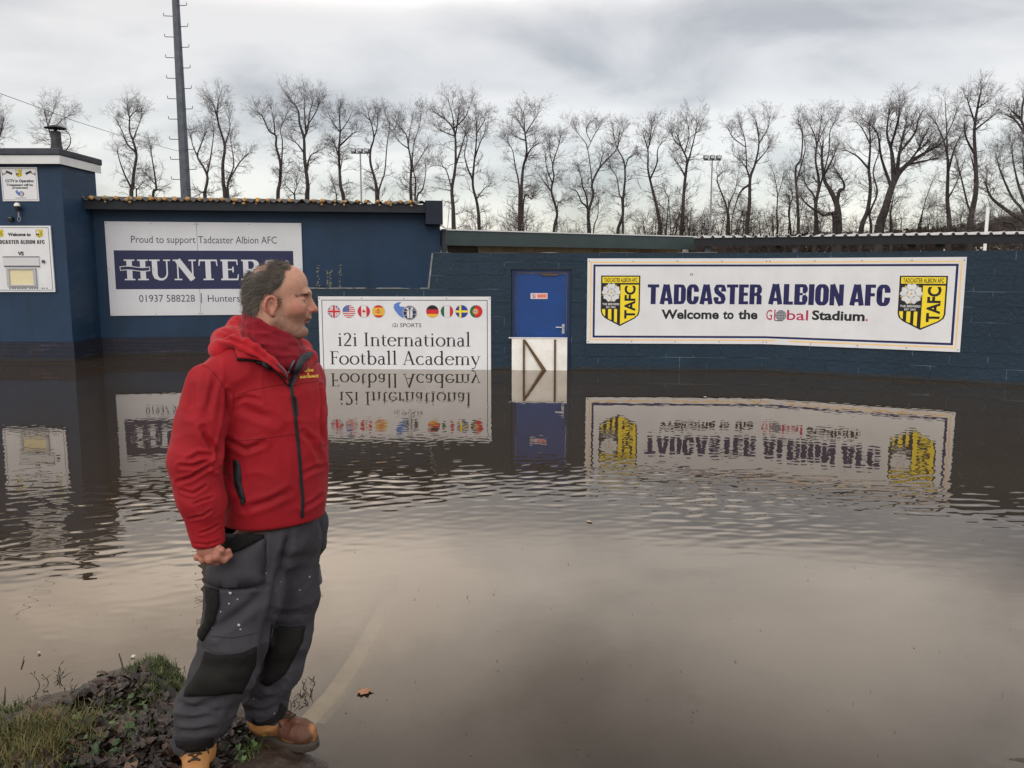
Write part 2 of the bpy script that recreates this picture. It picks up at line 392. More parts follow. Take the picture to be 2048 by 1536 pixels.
# --- hand-drawn roman letters: strokes with thick and thin parts; em units, cap height 1
def _arc(cx, cz, rx, rz, a0, a1, thin, thick, n=14):
    o = []
    for i in range(n + 1):
        a = R(a0 + (a1 - a0) * i / n); o.append((cx + rx * math.cos(a), cz + rz * math.sin(a), thin + (thick - thin) * abs(math.cos(a)) ** 1.3))
    return o
def roman(T, t, sf, sh):
    """T thick stem, t hairline, sf serif reach, sh serif height -> glyphs {char: (strokes, advance)}"""
    xh = 0.66; asc = 1.06
    def st(x, z0, z1, wd=None): return [(x, z0, wd or T), (x, z1, wd or T)]
    def foot(x, z=0.0, l=1, r=1): return [(x - T / 2 - sf * l, z + sh / 2, sh), (x + T / 2 + sf * r, z + sh / 2, sh)]
    def flag(x, z): return [(x - T / 2 - sf * 0.9, z - 0.06, sh * 1.1), (x + T * 0.3, z - 0.005, sh * 1.7)]
    G = {}
    G['i'] = ([st(0.17, 0, xh), foot(0.17), flag(0.17, xh), [(0.165, 0.83, 0.11), (0.165, 0.94, 0.11)]], 0.36)
    G['l'] = ([st(0.17, 0, asc), foot(0.17), flag(0.17, asc)], 0.36)
    G['I'] = ([st(0.23, 0, 1.0), foot(0.23), foot(0.23, 1 - sh)], 0.46)
    G['2'] = ([_arc(0.27, 0.70, 0.20, 0.26, 155, -30, t, T, 12) + [(0.30, 0.33, T * 0.8), (0.06, 0.06, t)], [(0.05, 0.045, 0.09), (0.52, 0.045, 0.09)]], 0.60)
    def arch(x0, x1): return [_arc((x0 + x1) / 2 + 0.02, xh - 0.15, (x1 - x0) / 2 - 0.02, 0.13, 170, 10, t, t * 1.3, 8) + [(x1, xh - 0.2, T), (x1, 0, T)], foot(x1)]
    G['n'] = ([st(0.15, 0, xh), foot(0.15), flag(0.15, xh)] + arch(0.15, 0.52), 0.68)
    G['m'] = ([st(0.15, 0, xh), foot(0.15), flag(0.15, xh)] + arch(0.15, 0.50) + arch(0.50, 0.85), 1.01)
    G['r'] = ([st(0.15, 0, xh), foot(0.15), flag(0.15, xh), [(0.19, xh - 0.17, t), (0.27, xh - 0.05, t * 1.2), (0.36, xh - 0.03, T * 0.8), (0.41, xh - 0.09, T * 0.8)]], 0.44)
    G['t'] = ([[(0.17, 0.84, t), (0.17, 0.6, T), (0.17, 0.14, T), (0.22, 0.035, t * 1.6), (0.30, 0.02, t * 1.3), (0.38, 0.06, t)], [(0.04, xh - sh / 2, sh), (0.37, xh - sh / 2, sh)]], 0.42)
    G['o'] = ([_arc(0.33, xh / 2, 0.26, xh / 2 - 0.01, 0, 360, t, T, 28)], 0.66)
    G['c'] = ([_arc(0.32, xh / 2, 0.25, xh / 2 - 0.01, 50, 318, t, T, 20)], 0.57)
    G['e'] = ([_arc(0.31, xh / 2, 0.25, xh / 2 - 0.01, 8, 322, t, T, 22), [(0.08, 0.39, t), (0.55, 0.39, t)]], 0.60)
    G['a'] = ([[(0.09, 0.50, t), (0.13, 0.60, t * 1.2), (0.25, 0.645, t * 1.2), (0.35, 0.60, T * 0.7), (0.40, 0.50, T), (0.40, 0.12, T), (0.44, 0.03, t * 1.4), (0.52, 0.05, t)],
               _arc(0.24, 0.20, 0.16, 0.19, 60, 330, t, T * 0.9, 14), [(0.32, 0.37, t), (0.40, 0.42, t)]], 0.56)
    G['b'] = ([st(0.15, 0, asc), flag(0.15, asc), _arc(0.34, xh / 2, 0.24, xh / 2 - 0.01, 165, -165, t, T, 22)], 0.68)
    G['d'] = ([st(0.52, 0, asc), flag(0.52, asc), [(0.52, sh / 2, sh), (0.66, sh / 2, sh)], _arc(0.32, xh / 2, 0.25, xh / 2 - 0.01, 15, 345, t, T, 22)], 0.70)
    G['F'] = ([st(0.20, 0, 1.0), foot(0.20), [(0.05, 1 - sh / 2, sh), (0.56, 1 - sh / 2, sh)], [(0.56, 1.0, t), (0.57, 0.80, t * 0.6)], [(0.2, 0.53, t), (0.48, 0.53, t)], [(0.47, 0.63, t), (0.47, 0.43, t)]], 0.60)
    G['A'] = ([[(0.10, 0, t), (0.38, 1.02, t * 1.1)], [(0.38, 1.04, T * 1.05), (0.68, 0, T * 1.05)], [(0.20, 0.35, t), (0.58, 0.35, t)], [(0.0, sh / 2, sh), (0.22, sh / 2, sh)], [(0.55, sh / 2, sh), (0.82, sh / 2, sh)]], 0.82)
    G['y'] = ([[(0.08, xh, T), (0.33, 0.04, T)], [(0.54, xh, t), (0.27, -0.18, t), (0.18, -0.27, t * 1.4), (0.06, -0.26, T * 0.7)], [(0.0, xh - sh / 2, sh), (0.21, xh - sh / 2, sh)], [(0.42, xh - sh / 2, sh), (0.62, xh - sh / 2, sh)]], 0.60)
    G['H'] = ([st(0.22, 0, 1), st(0.72, 0, 1), foot(0.22), foot(0.22, 1 - sh), foot(0.72), foot(0.72, 1 - sh)], 0.93)
    G['U'] = ([st(0.22, 0.3, 1), foot(0.22, 1 - sh), [(0.22, 0.32, T), (0.26, 0.14, T * 0.85), (0.38, 0.045, t * 1.8), (0.50, 0.035, t * 1.6), (0.62, 0.12, t * 1.3), (0.68, 0.3, t), (0.68, 1, t)], [(0.55, 1 - sh / 2, sh), (0.81, 1 - sh / 2, sh)]], 0.90)
    G['N'] = ([st(0.17, 0, 1, t), [(0.17, 0.985, T * 1.1), (0.73, 0.02, T * 1.1)], st(0.73, 0, 1, t), [(0.03, sh / 2, sh), (0.32, sh / 2, sh)], [(0.0, 1 - sh / 2, sh), (0.22, 1 - sh / 2, sh)], [(0.59, 1 - sh / 2, sh), (0.87, 1 - sh / 2, sh)]], 0.93)
    G['T'] = ([st(0.38, 0, 1), foot(0.38), [(0.05, 1 - sh / 2, sh * 1.2), (0.71, 1 - sh / 2, sh * 1.2)], [(0.06, 1, t), (0.035, 0.70, t * 0.7)], [(0.70, 1, t), (0.725, 0.70, t * 0.7)]], 0.80)
    G['E'] = ([st(0.22, 0, 1), [(0.05, 1 - sh / 2, sh * 1.2), (0.68, 1 - sh / 2, sh * 1.2)], [(0.05, sh / 2, sh * 1.2), (0.70, sh / 2, sh * 1.2)], [(0.22, 0.52, t), (0.52, 0.52, t)], [(0.52, 0.66, t), (0.52, 0.38, t)], [(0.67, 1, t), (0.69, 0.74, t * 0.7)], [(0.68, 0, t), (0.72, 0.28, t * 0.7)]], 0.78)
    G['R'] = ([st(0.22, 0, 1), foot(0.22), [(0.05, 1 - sh / 2, sh), (0.45, 1 - sh / 2, sh)], _arc(0.44, 0.745, 0.20, 0.225, 95, -95, t, T, 12), [(0.22, 0.52, t), (0.46, 0.52, t)], [(0.44, 0.52, T), (0.68, 0.06, T), (0.84, 0.03, t)]], 0.88)
    G['S'] = ([[(0.58, 0.70, t), (0.52, 0.90, t * 1.2), (0.34, 0.97, t * 1.3), (0.17, 0.88, T * 0.8), (0.14, 0.73, T), (0.24, 0.60, T), (0.46, 0.45, T), (0.56, 0.28, T), (0.50, 0.10, T * 0.7), (0.34, 0.03, t * 1.3), (0.14, 0.10, t * 1.2), (0.07, 0.32, t)]], 0.68)
    return G
def roman_text(fl, G, st, x0, x1, zb, cap, mat, layer=0.0, space=0.30, adv=0.0):
    tot = sum((G[c][1] + adv) if c != ' ' else space for c in st); k = (x1 - x0) / tot; x = 0.0; j = 0
    for c in st:
        if c == ' ': x += space; continue
        for sk in G[c][0]:
            fl.ribbon([(x0 + (x + a) * k, zb + b * cap, wd * (k + cap) / 2) for a, b, wd in sk], mat, layer + 0.25 * (j % 7)); j += 1
        x += G[c][1] + adv

def block():
    """heavy condensed capitals, cap height 1"""
    T = 0.25; hb = 0.155; Wd = 0.60
    def v(x, z0=0.0, z1=1.0, wd=T): return [(x, z0, wd), (x, z1, wd)]
    def hbar(x0, x1, z): return [(x0, z, hb), (x1, z, hb)]
    def rr(x0, x1, z0, z1, a0, a1, rz=.24, n=18):
        """rounded-rectangle stroke, thick on its sides"""
        cx, rx = (x0 + x1) / 2, (x1 - x0) / 2; o = []
        for i in range(n + 1):
            a = R(a0 + (a1 - a0) * i / n); c, s_ = math.cos(a), math.sin(a); rzz = min(rz, (z1 - z0) / 2)
            z = (z1 - rzz + rzz * s_) if s_ >= 0 else (z0 + rzz + rzz * s_)
            o.append((cx + rx * (abs(c) ** .8) * (1 if c > 0 else -1), z, hb + (T - hb) * abs(c) ** .7))
        return o
    i0, i1 = T / 2, Wd - T / 2; b0, b1 = hb / 2, 1 - hb / 2; G = {}
    G['T'] = ([v(.28), hbar(0, .56, b1)], .56)
    G['A'] = ([[(.115, 0, T * .93), (.28, 1, T * .80)], [(.545, 0, T * .93), (.38, 1, T * .80)], hbar(.2, .46, .24)], .66)
    G['D'] = ([v(i0), hbar(.1, .36, b1), hbar(.1, .36, b0), [(.33, b1, hb), (.43, .90, .2), (i1, .76, T), (i1, .24, T), (.43, .10, .2), (.33, b0, hb)]], Wd)
    G['C'] = ([rr(i0, i1, b0, b1, 0, 180) + [(i0, .3, T)] + rr(i0, i1, b0, b1, 180, 360), [(i1, .62, T), (i1, .78, T)], [(i1, .24, T), (i1, .40, T)]], Wd)
    G['O'] = ([rr(i0, i1, b0, b1, 0, 180) + rr(i0, i1, b0, b1, 180, 360), v(i0, .25, .75), v(i1, .25, .75)], Wd)
    G['S'] = ([[(i1, .64, T), (i1, .76, T), (.45, .905, .19), (.30, b1, hb), (.16, .90, .2), (.125, .78, T), (.15, .64, T), (.30, .52, .24), (.44, .40, T), (.475, .26, T), (.45, .11, .2), (.30, b0, hb), (.15, .10, .2), (.125, .24, T), (.125, .36, T)]], Wd)
    G['E'] = ([v(i0), hbar(.1, .47, b1), hbar(.1, .47, b0), hbar(.1, .44, .51)], .49)
    G['F'] = ([v(i0), hbar(.1, .46, b1), hbar(.1, .43, .52)], .47)
    G['L'] = ([v(i0), hbar(.1, .44, b0)], .45)
    G['I'] = ([v(i0)], .25)
    G['N'] = ([v(.105, wd=.21), v(.495, wd=.21), [(.105, 1, .21), (.495, 0, .21)]], .60)
    G['R'] = ([v(i0), hbar(.1, .35, b1), [(.33, b1, hb), (.44, .91, .2), (i1, .80, T), (i1, .66, T), (.43, .555, .19), (.33, .52, hb)], hbar(.1, .36, .50), [(.40, .50, hb), (i1, .40, T), (i1, 0, T)]], Wd)
    G['B'] = ([v(i0), hbar(.1, .35, b1), hbar(.1, .35, b0), [(.1, .52, .11), (.38, .52, .11)], [(.33, b1, hb), (.44, .91, .2), (i1, .80, T * .95), (i1, .70, T * .95), (.43, .56, .13)], [(.43, .48, .13), (i1, .36, T), (i1, .22, T), (.44, .09, .2), (.33, b0, hb)]], Wd)
    return G
# ------------------------------------------------------------------ frames of the walls
FA = Frame(gnd(640, 737.3), gnd(1527, 742.5))          # long block wall, straight part with the door
FB = Frame(gnd(1527, 742.5), gnd(2048, 772.0))         # the same wall after its bend
FH = Frame(gnd(194, 711.3), gnd(883, 700.6))           # club building behind
FT = Frame(gnd(0, 722.7), gnd(145, 722.7))             # ticket hut
BEND = FA.len; BROT = FB.rz - FA.rz
def in_A(xb, yb):                                      # FB-local to FA-local
    c, s_ = math.cos(BROT), math.sin(BROT)
    return BEND + xb * c - yb * s_, xb * s_ + yb * c

# ------------------------------------------------------------------ boundary wall with door
wall = thing('boundary_wall', 'long navy blue painted blockwork wall standing in the flood with a low step at one end', 'wall', FA.o, FA.rz)
ZT, ZL, ZB = 1.945, 1.355, -0.7
xl = FA.xz(556, 700)[0]; xs0 = FA.xz(857, 577)[0]; xs1 = FA.xz(866, 508)[0]
xd0 = FA.xz(1022.5, 600)[0]; xd1 = FA.xz(1142, 600)[0]; zd = 1.685
b = MB()
b.prism([(xl, ZB), (xd0, ZB), (xd0, zd), (xd1, zd), (xd1, ZB), (BEND, ZB), (BEND, ZT), (xs1, ZT), (xs0, ZL), (xl, ZL)], 0.0, 0.22)
x9 = 9.0
q0, q1 = in_A(0, 0), in_A(x9, 0); q2, q3 = in_A(x9, 0.22), (BEND, 0.2205)
vs = [(*q0, ZB), (*q1, ZB), (*q2, ZB), (*q3, ZB)]; vs += [(x, y, ZT) for x, y, z in vs]
b.add(vs, [(0, 3, 2, 1), (4, 5, 6, 7), (0, 1, 5, 4), (1, 2, 6, 5), (2, 3, 7, 6)])
b.box(xl, xl + 0.22, 0.22, 2.3, ZB, ZL)
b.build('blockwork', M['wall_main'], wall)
b = MB()                                                # pale worn arrises along the tops
rng = random.Random(4)
b.prism([(xs0 - 0.012, ZL), (xs0 + 0.014, ZL), (xs1 + 0.006, ZT), (xs1 - 0.022, ZT)], -0.012, 0.0)
x = xl
while x < xs0 - 0.1:
    l = rng.uniform(0.05, 0.5); l = min(l, xs0 - 0.02 - x); h = rng.uniform(0.004, 0.016)
    b.box(x, x + l, -0.006, 0.2, ZL + 0.001, ZL + h); x += l + rng.choice((0.004, 0.05, 0.2))
x = xs1 + 0.02
while x < BEND - 0.3:
    l = rng.uniform(0.2, 0.9); h = rng.uniform(0.003, 0.009)
    b.box(x, x + l, -0.004, 0.2, ZT + 0.001, ZT + h); x += l + rng.uniform(0.05, 0.8)
b.build('coping_edge', mk('worn_edge', srgb(150, 150, 146), srgb(84, 92, 96), scale=5, rough=0.8), wall)
# door: frame, leaf, handle, notice
b = MB(); fw = 0.065
b.box(xd0 + 0.003, xd0 + fw, 0.045, 0.14, ZB, zd - 0.003); b.box(xd1 - fw, xd1 - 0.003, 0.045, 0.14, ZB, zd - 0.003); b.box(xd0 + fw, xd1 - fw, 0.045, 0.14, zd - fw, zd - 0.003)
fr = b.build('door_frame', M['frame'], wall, bevel=0.004)
b = MB(); b.box(xd0 + fw + 0.006, xd1 - fw - 0.006, 0.075, 0.12, ZB, zd - fw - 0.008)
door = b.build('door', M['door'], wall, bevel=0.003)
hx, hz = FA.xz(1126.5, 655)
b = MB(); b.box(hx - 0.022, hx + 0.022, 0.063, 0.075, hz - 0.11, hz + 0.05)
b.tube([(hx, 0.063, hz), (hx, 0.02, hz), (hx - 0.02, 0.012, hz), (hx - 0.125, 0.014, hz + 0.002)], 0.0105, 10)
b.tube([(hx, 0.062, hz - 0.075), (hx, 0.055, hz - 0.075)], 0.010, 10)
b.build('door_handle', M['steel'], door, bevel=0.003)
b = MB(); cx = (xd0 + xd1) / 2
b.box(cx + 0.0, cx + 0.28, 0.05, 0.075, zd - fw - 0.045, zd - fw - 0.022); b.build('door_closer', M['timber'], door)
f = Flat(0.0735); a0, c0 = FA.xz(1061, 598); a1, c1 = FA.xz(1095, 586.5); hh = c1 - c0
b = MB(); b.box(a0, a1, 0.072, 0.0748, c0, c1); nb = b.build('notice', M['white'], door)
f = Flat(0.0718); f.poly(circle(a0 + hh * 0.55, c0 + hh / 2, hh * 0.40, 24), 'red'); f.poly(circle(a0 + hh * 0.55, c0 + hh / 2, hh * 0.31, 24), 'white', 1)
f.poly(circle(a0 + hh * 0.55, c0 + hh * 0.72, hh * 0.06, 10), 'ink', 2); f.ribbon([(a0 + hh * 0.55, c0 + hh * 0.66, hh * 0.12), (a0 + hh * 0.55, c0 + hh * 0.42, hh * 0.12)], 'ink', 2)
f.ribbon([(a0 + hh * 0.55, c0 + hh * 0.44, hh * 0.06), (a0 + hh * 0.42, c0 + hh * 0.24, hh * 0.06)], 'ink', 2.2); f.ribbon([(a0 + hh * 0.55, c0 + hh * 0.44, hh * 0.06), (a0 + hh * 0.68, c0 + hh * 0.24, hh * 0.06)], 'ink', 2.4)
f.ribbon([(a0 + hh * 0.28, c0 + hh * 0.78, hh * 0.07), (a0 + hh * 0.82, c0 + hh * 0.22, hh * 0.07)], 'red', 3)
f.rect(a0 + hh * 1.1, a1 - 0.008, c0 + hh * 0.1, c1 - hh * 0.1, 'pale_red'); f.rect(a0 + hh * 1.22, a1 - 0.02, c0 + hh * 0.58, c0 + hh * 0.68, 'red', 1); f.rect(a0 + hh * 1.22, a1 - 0.02, c0 + hh * 0.34, c0 + hh * 0.44, 'red', 1)
f.build('notice_print', nb)

# ------------------------------------------------------------------ flood barrier board in front of the door
g0 = FA.xz(1023.8, 700)[0]; g1 = FA.xz(1134.3, 700)[0]; gz = FA.xz(1080, 676.5)[1]
bar = thing('flood_barrier', 'white flood board with brown timber battens wedged across the lower half of the blue door', 'flood board', FA.world(g0, 0, 0.0), FA.rz)
W_ = g1 - g0
b = MB(); b.box(0, W_, -0.05, -0.028, -0.5, gz); b.build('board', M['offwhite'], bar, bevel=0.003)
b = MB(); b.box(-0.05, W_, -0.06, -0.024, gz + 0.001, gz + 0.018); b.build('top_edge', M['white'], bar)
bx = lambda px: FA.xz(px, 700)[0] - g0
b = MB(); b.box(bx(1046), bx(1050), -0.085, -0.05, -0.45, gz - 0.015); b.build('batten', M['timber'], bar, bevel=0.003)
b = MB(); b.box(bx(1108), bx(1112), -0.085, -0.05, -0.45, gz - 0.015); b.build('batten', M['timber'], bar, bevel=0.003)
b = MB(); xa, xb_ = bx(1050.5), bx(1091); b.prism([(xa, gz - 0.015), (xa, gz - 0.075), (xb_ - 0.045, -0.02), (xb_ + 0.04, -0.06), (xb_ + 0.02, 0.0)], -0.08, -0.05); b.build('brace', M['timber'], bar, bevel=0.003)

# ------------------------------------------------------------------ crest, roundels, ball emblem
def crest(fl, x0, z0, wd, ht, lay=0.0, fine=True):
    P = lambda u, v: (x0 + u * wd, z0 + v * ht)
    def shield(i):          # i = inset in units of width
        k = ht / wd; j = i * 1.0 / k
        return [P(0 + i, 1 - j), P(0 + i, 0.30), P(0.03 + i, 0.22 + j * .2), P(0.12 + i * .9, 0.155 + j * .5), P(0.5, 0.0 + j * 1.2), P(0.88 - i * .9, 0.155 + j * .5), P(0.97 - i, 0.22 + j * .2), P(1 - i, 0.30), P(1 - i, 1 - j)]
    fl.poly(shield(0), 'ink', lay)
    fl.rect(*(P(0.035, 0)[0], P(0.965, 0)[0]), P(0, 0.855)[1], P(0, 0.975)[1], 'yellow', lay + 1)
    inner = shield(0.035)
    right = clip_convex(inner, [P(0.50, -1), P(2, -1), P(2, 0.82), P(0.50, 0.82)])
    fl.poly(right, 'yellow', lay + 1)
    for u0, u1 in ((0.02, 0.115), (0.19, 0.275), (0.345, 0.42)):
        q = clip_convex(inner, [P(u0, -1), P(u1, -1), P(u1, 0.34), P(u0, 0.34)])
        fl.poly(q, 'yellow', lay + 1)
    if fine:
        fl.text('TADCASTER ALBION AFC', P(0.075, 0)[0], P(0.925, 0)[0], P(0, 0.872)[1], 0.082 * ht, 'ink', lay + 2, bold=0.02)
        fl.text('THE BREWERS', P(0.04, 0)[0], P(0.475, 0)[0], P(0, 0.415)[1], 0.042 * ht, 'white', lay + 2, bold=0.02)
        fl.text('EST 1892', P(0.14, 0)[0], P(0.38, 0)[0], P(0, 0.358)[1], 0.036 * ht, 'white', lay + 2, bold=0.02)
    V0 = P(0.60, 0.15); fl.text('TAFC', P(0, 0.15)[1], P(0, 0.80)[1], P(0.885, 0)[0], 0.28 * wd, 'ink', lay + 2, bold=0.035, rot=True)
    cx, cz = P(0.265, 0.665); r = 0.235 * wd
    for k in range(5):
        a = R(90 + 72 * k); px_, pz_ = cx + 0.62 * r * math.cos(a), cz + 0.62 * r * math.sin(a); t = (-math.sin(a), math.cos(a)); n = (math.cos(a), math.sin(a))
        fl.poly([(cx + r * 1.08 * math.cos(a + R(36)), cz + r * 1.08 * math.sin(a + R(36))), (cx + r * .6 * math.cos(a + R(46)), cz + r * .6 * math.sin(a + R(46))), (cx + r * .6 * math.cos(a + R(26)), cz + r * .6 * math.sin(a + R(26)))], 'yellow', lay + 2)
        for sc, mt, dl in ((1.0, 'grey', 2.4), (0.9, 'white', 2.8)):
            pl = [(px_ + t[0] * u * r * sc + n[0] * v * r * sc, pz_ + t[1] * u * r * sc + n[1] * v * r * sc) for u, v in ((-.26, -.36), (.26, -.36), (.50, .12), (.36, .40), (.12, .36), (0, .30), (-.12, .36), (-.36, .40), (-.50, .12))]
            fl.poly(pl, mt, lay + dl)
    fl.poly(circle(cx, cz, r * 0.44, 20), 'grey', lay + 3.4)
    for k in range(5):
        a = R(54 + 72 * k); fl.poly(circle(cx + .24 * r * math.cos(a), cz + .24 * r * math.sin(a), r * 0.17, 12), 'white', lay + 4 + 0.2 * k)
    fl.poly(circle(cx, cz, r * 0.11, 12), 'gold', lay + 5.4)
def roundel(fl, kind, cx, cz, r, lay=0.0):
    fl.poly(circle(cx, cz, r * 1.05, 36), 'grey', lay); ci = circle(cx, cz, r, 36)
    def q(x0, x1, z0, z1, m, l): fl.poly(clip_convex([(cx + x0 * r, cz + z0 * r), (cx + x1 * r, cz + z0 * r), (cx + x1 * r, cz + z1 * r), (cx + x0 * r, cz + z1 * r)], ci), m, lay + l)
    def g(pts, m, l): fl.poly(clip_convex([(cx + x * r, cz + z * r) for x, z in pts], ci), m, lay + l)
    if kind == 'uk':
        q(-1, 1, -1, 1, 'blue', 1)
        for s_ in (1, -1):
            g([(-1, -s_ * 1 - .2), (-1, -s_ + .2), (1, s_ + .2), (1, s_ - .2)][::1] if s_ > 0 else [(-1, .8), (-1 + .2, 1.2), (1.2, -.8), (.8, -1.2)][::-1], 'white', 2 + (s_ > 0) * .3)
            g([(-1, -1.07), (1, .93), (1, 1.07), (-1, -.93)] if s_ > 0 else [(-1, .93), (1, -1.07), (1, -.93), (-1, 1.07)], 'red', 3 + (s_ > 0) * .3)
        q(-1, 1, -.3, .3, 'white', 4); q(-.3, .3, -1, 1, 'white', 4.3); q(-1, 1, -.17, .17, 'red', 5); q(-.17, .17, -1, 1, 'red', 5.3)
    if kind == 'us':
        q(-1, 1, -1, 1, 'white', 1)
        for k in range(7): q(-1, 1, -1 + k * .3077, -1 + k * .3077 + .154, 'red', 2)
        q(-1, .05, -.08, 1, 'blue', 3)
        for i in range(5):
            for j in range(5):
                x, z = -.85 + i * .19 + (j % 2) * .09, .05 + j * .18
                if x * x + z * z < .85 and x < 0: g(circle(x, z, .045, 6), 'white', 4)
    if kind == 'ca':
        q(-1, 1, -1, 1, 'white', 1); q(-1, -.42, -1, 1, 'red', 2); q(.42, 1, -1, 1, 'red', 2)
        fl.poly([(cx + x * r, cz + z * r) for x, z in ((0, .36), (.08, .2), (.16, .24), (.12, .02), (.22, .12), (.32, .08), (.28, -.04), (.14, -.16), (.03, -.14), (.03, -.3), (-.03, -.3), (-.03, -.14), (-.14, -.16), (-.28, -.04), (-.32, .08), (-.22, .12), (-.12, .02), (-.16, .24), (-.08, .2))][::-1], 'red', lay + 3)
    if kind == 'es':
        q(-1, 1, -1, 1, 'red', 1); q(-1, 1, -.62, .62, 'gold', 2)
        fl.poly(circle(cx - .05 * r, cz - .02 * r, r * .26, 14, r * .30), 'red', lay + 3); fl.poly(circle(cx - .05 * r, cz - .02 * r, r * .13, 12), 'gold', lay + 4); fl.rect(cx - .16 * r, cx + .06 * r, cz + .28 * r, cz + .42 * r, 'red', lay + 3)
        for sx in (-.48, .34): fl.rect(cx + sx * r, cx + (sx + .1) * r, cz - .34 * r, cz + .26 * r, 'grey', lay + 3)
    if kind == 'de': q(-1, 1, .33, 1, 'ink', 1); q(-1, 1, -.4, .33, 'red', 1); q(-1, 1, -1, -.4, 'gold', 1)
    if kind == 'it': q(-1, -.45, -1, 1, 'green', 1); q(-.45, .45, -1, 1, 'white', 1); q(.45, 1, -1, 1, 'red', 1)
    if kind == 'se': q(-1, 1, -1, 1, 'blue', 1); q(-1, 1, -.17, .17, 'yellow', 2); q(-.4, -.06, -1, 1, 'yellow', 2.4)
    if kind == 'pt':
        q(-1, -.2, -1, 1, 'green', 1); q(-.2, 1, -1, 1, 'red', 1); fl.poly(circle(cx - .12 * r, cz, r * .46, 20), 'gold', lay + 2); fl.poly(circle(cx - .12 * r, cz, r * .34, 20), 'red', lay + 3)
        fl.rect(cx - .30 * r, cx + .06 * r, cz - .24 * r, cz + .26 * r, 'white', lay + 4); fl.rect(cx - .20 * r, cx - .04 * r, cz - .14 * r, cz + .16 * r, 'blue', lay + 5)
def ball_logo(fl, cx, cz, r, lay=0.0):
    P = lambda u, v: (cx + u * r, cz + v * r)
    up = [P(-1.05, 1.42), P(-1.6, 1.42), P(-2.1, 1.15), P(-2.2, .75), P(-2.0, .3), P(-1.5, -.35), P(-.9, -.75)]
    dn = [P(-.5, .2), P(-.8, .85), P(-1.2, .82), P(-1.42, .98), P(-1.35, 1.2)]
    fl.poly(up + dn, 'swoosh', lay)
    fl.poly(circle(cx, cz, r, 32), 'grey', lay + 1); fl.poly(circle(cx, cz, r * .85, 32), 'hunter_navy', lay + 2)
    for z0 in (-.45, .1, .5):
        fl.poly(clip_convex([P(-1, z0), P(1, z0 + .25), P(1, z0 + .37), P(-1, z0 + .12)], circle(cx, cz, r * .85, 32)), 'grey', lay + 3)
    for s_ in (-1, 1):
        pts = [P(s_ * .05, -.72), P(s_ * .33, -.72), P(s_ * .40, -.1), P(s_ * .36, .28), P(s_ * .07, .28)]
        fl.poly(pts if s_ > 0 else pts[::-1], 'white', lay + 4)
        pts = [P(s_ * .02, .33), P(s_ * .36, .40), P(s_ * .52, .70), P(s_ * .24, .66)]
        fl.poly(pts if s_ > 0 else pts[::-1], 'white', lay + 4)
def TX(fl, F, st, pl, pr, pyb, pyc, mat, lay=0.0, bold=0.0, G=None, pybr=None, **kw):
    x0, za = F.xz(pl, pyb); x1, zb2 = F.xz(pr, pybr if pybr else pyb); zb = (za + zb2) / 2; cap = F.xz((pl + pr) / 2, pyc)[1] - zb
    if G: roman_text(fl, G, st, x0, x1, zb, cap, mat, lay, **kw)
    else: fl.text(st, x0, x1, zb, cap, mat, lay, bold)
def screws(b, pts, y): 
    for x, z in pts: b.tube([(x, y, z), (x, y - 0.004, z)], 0.009, 8)

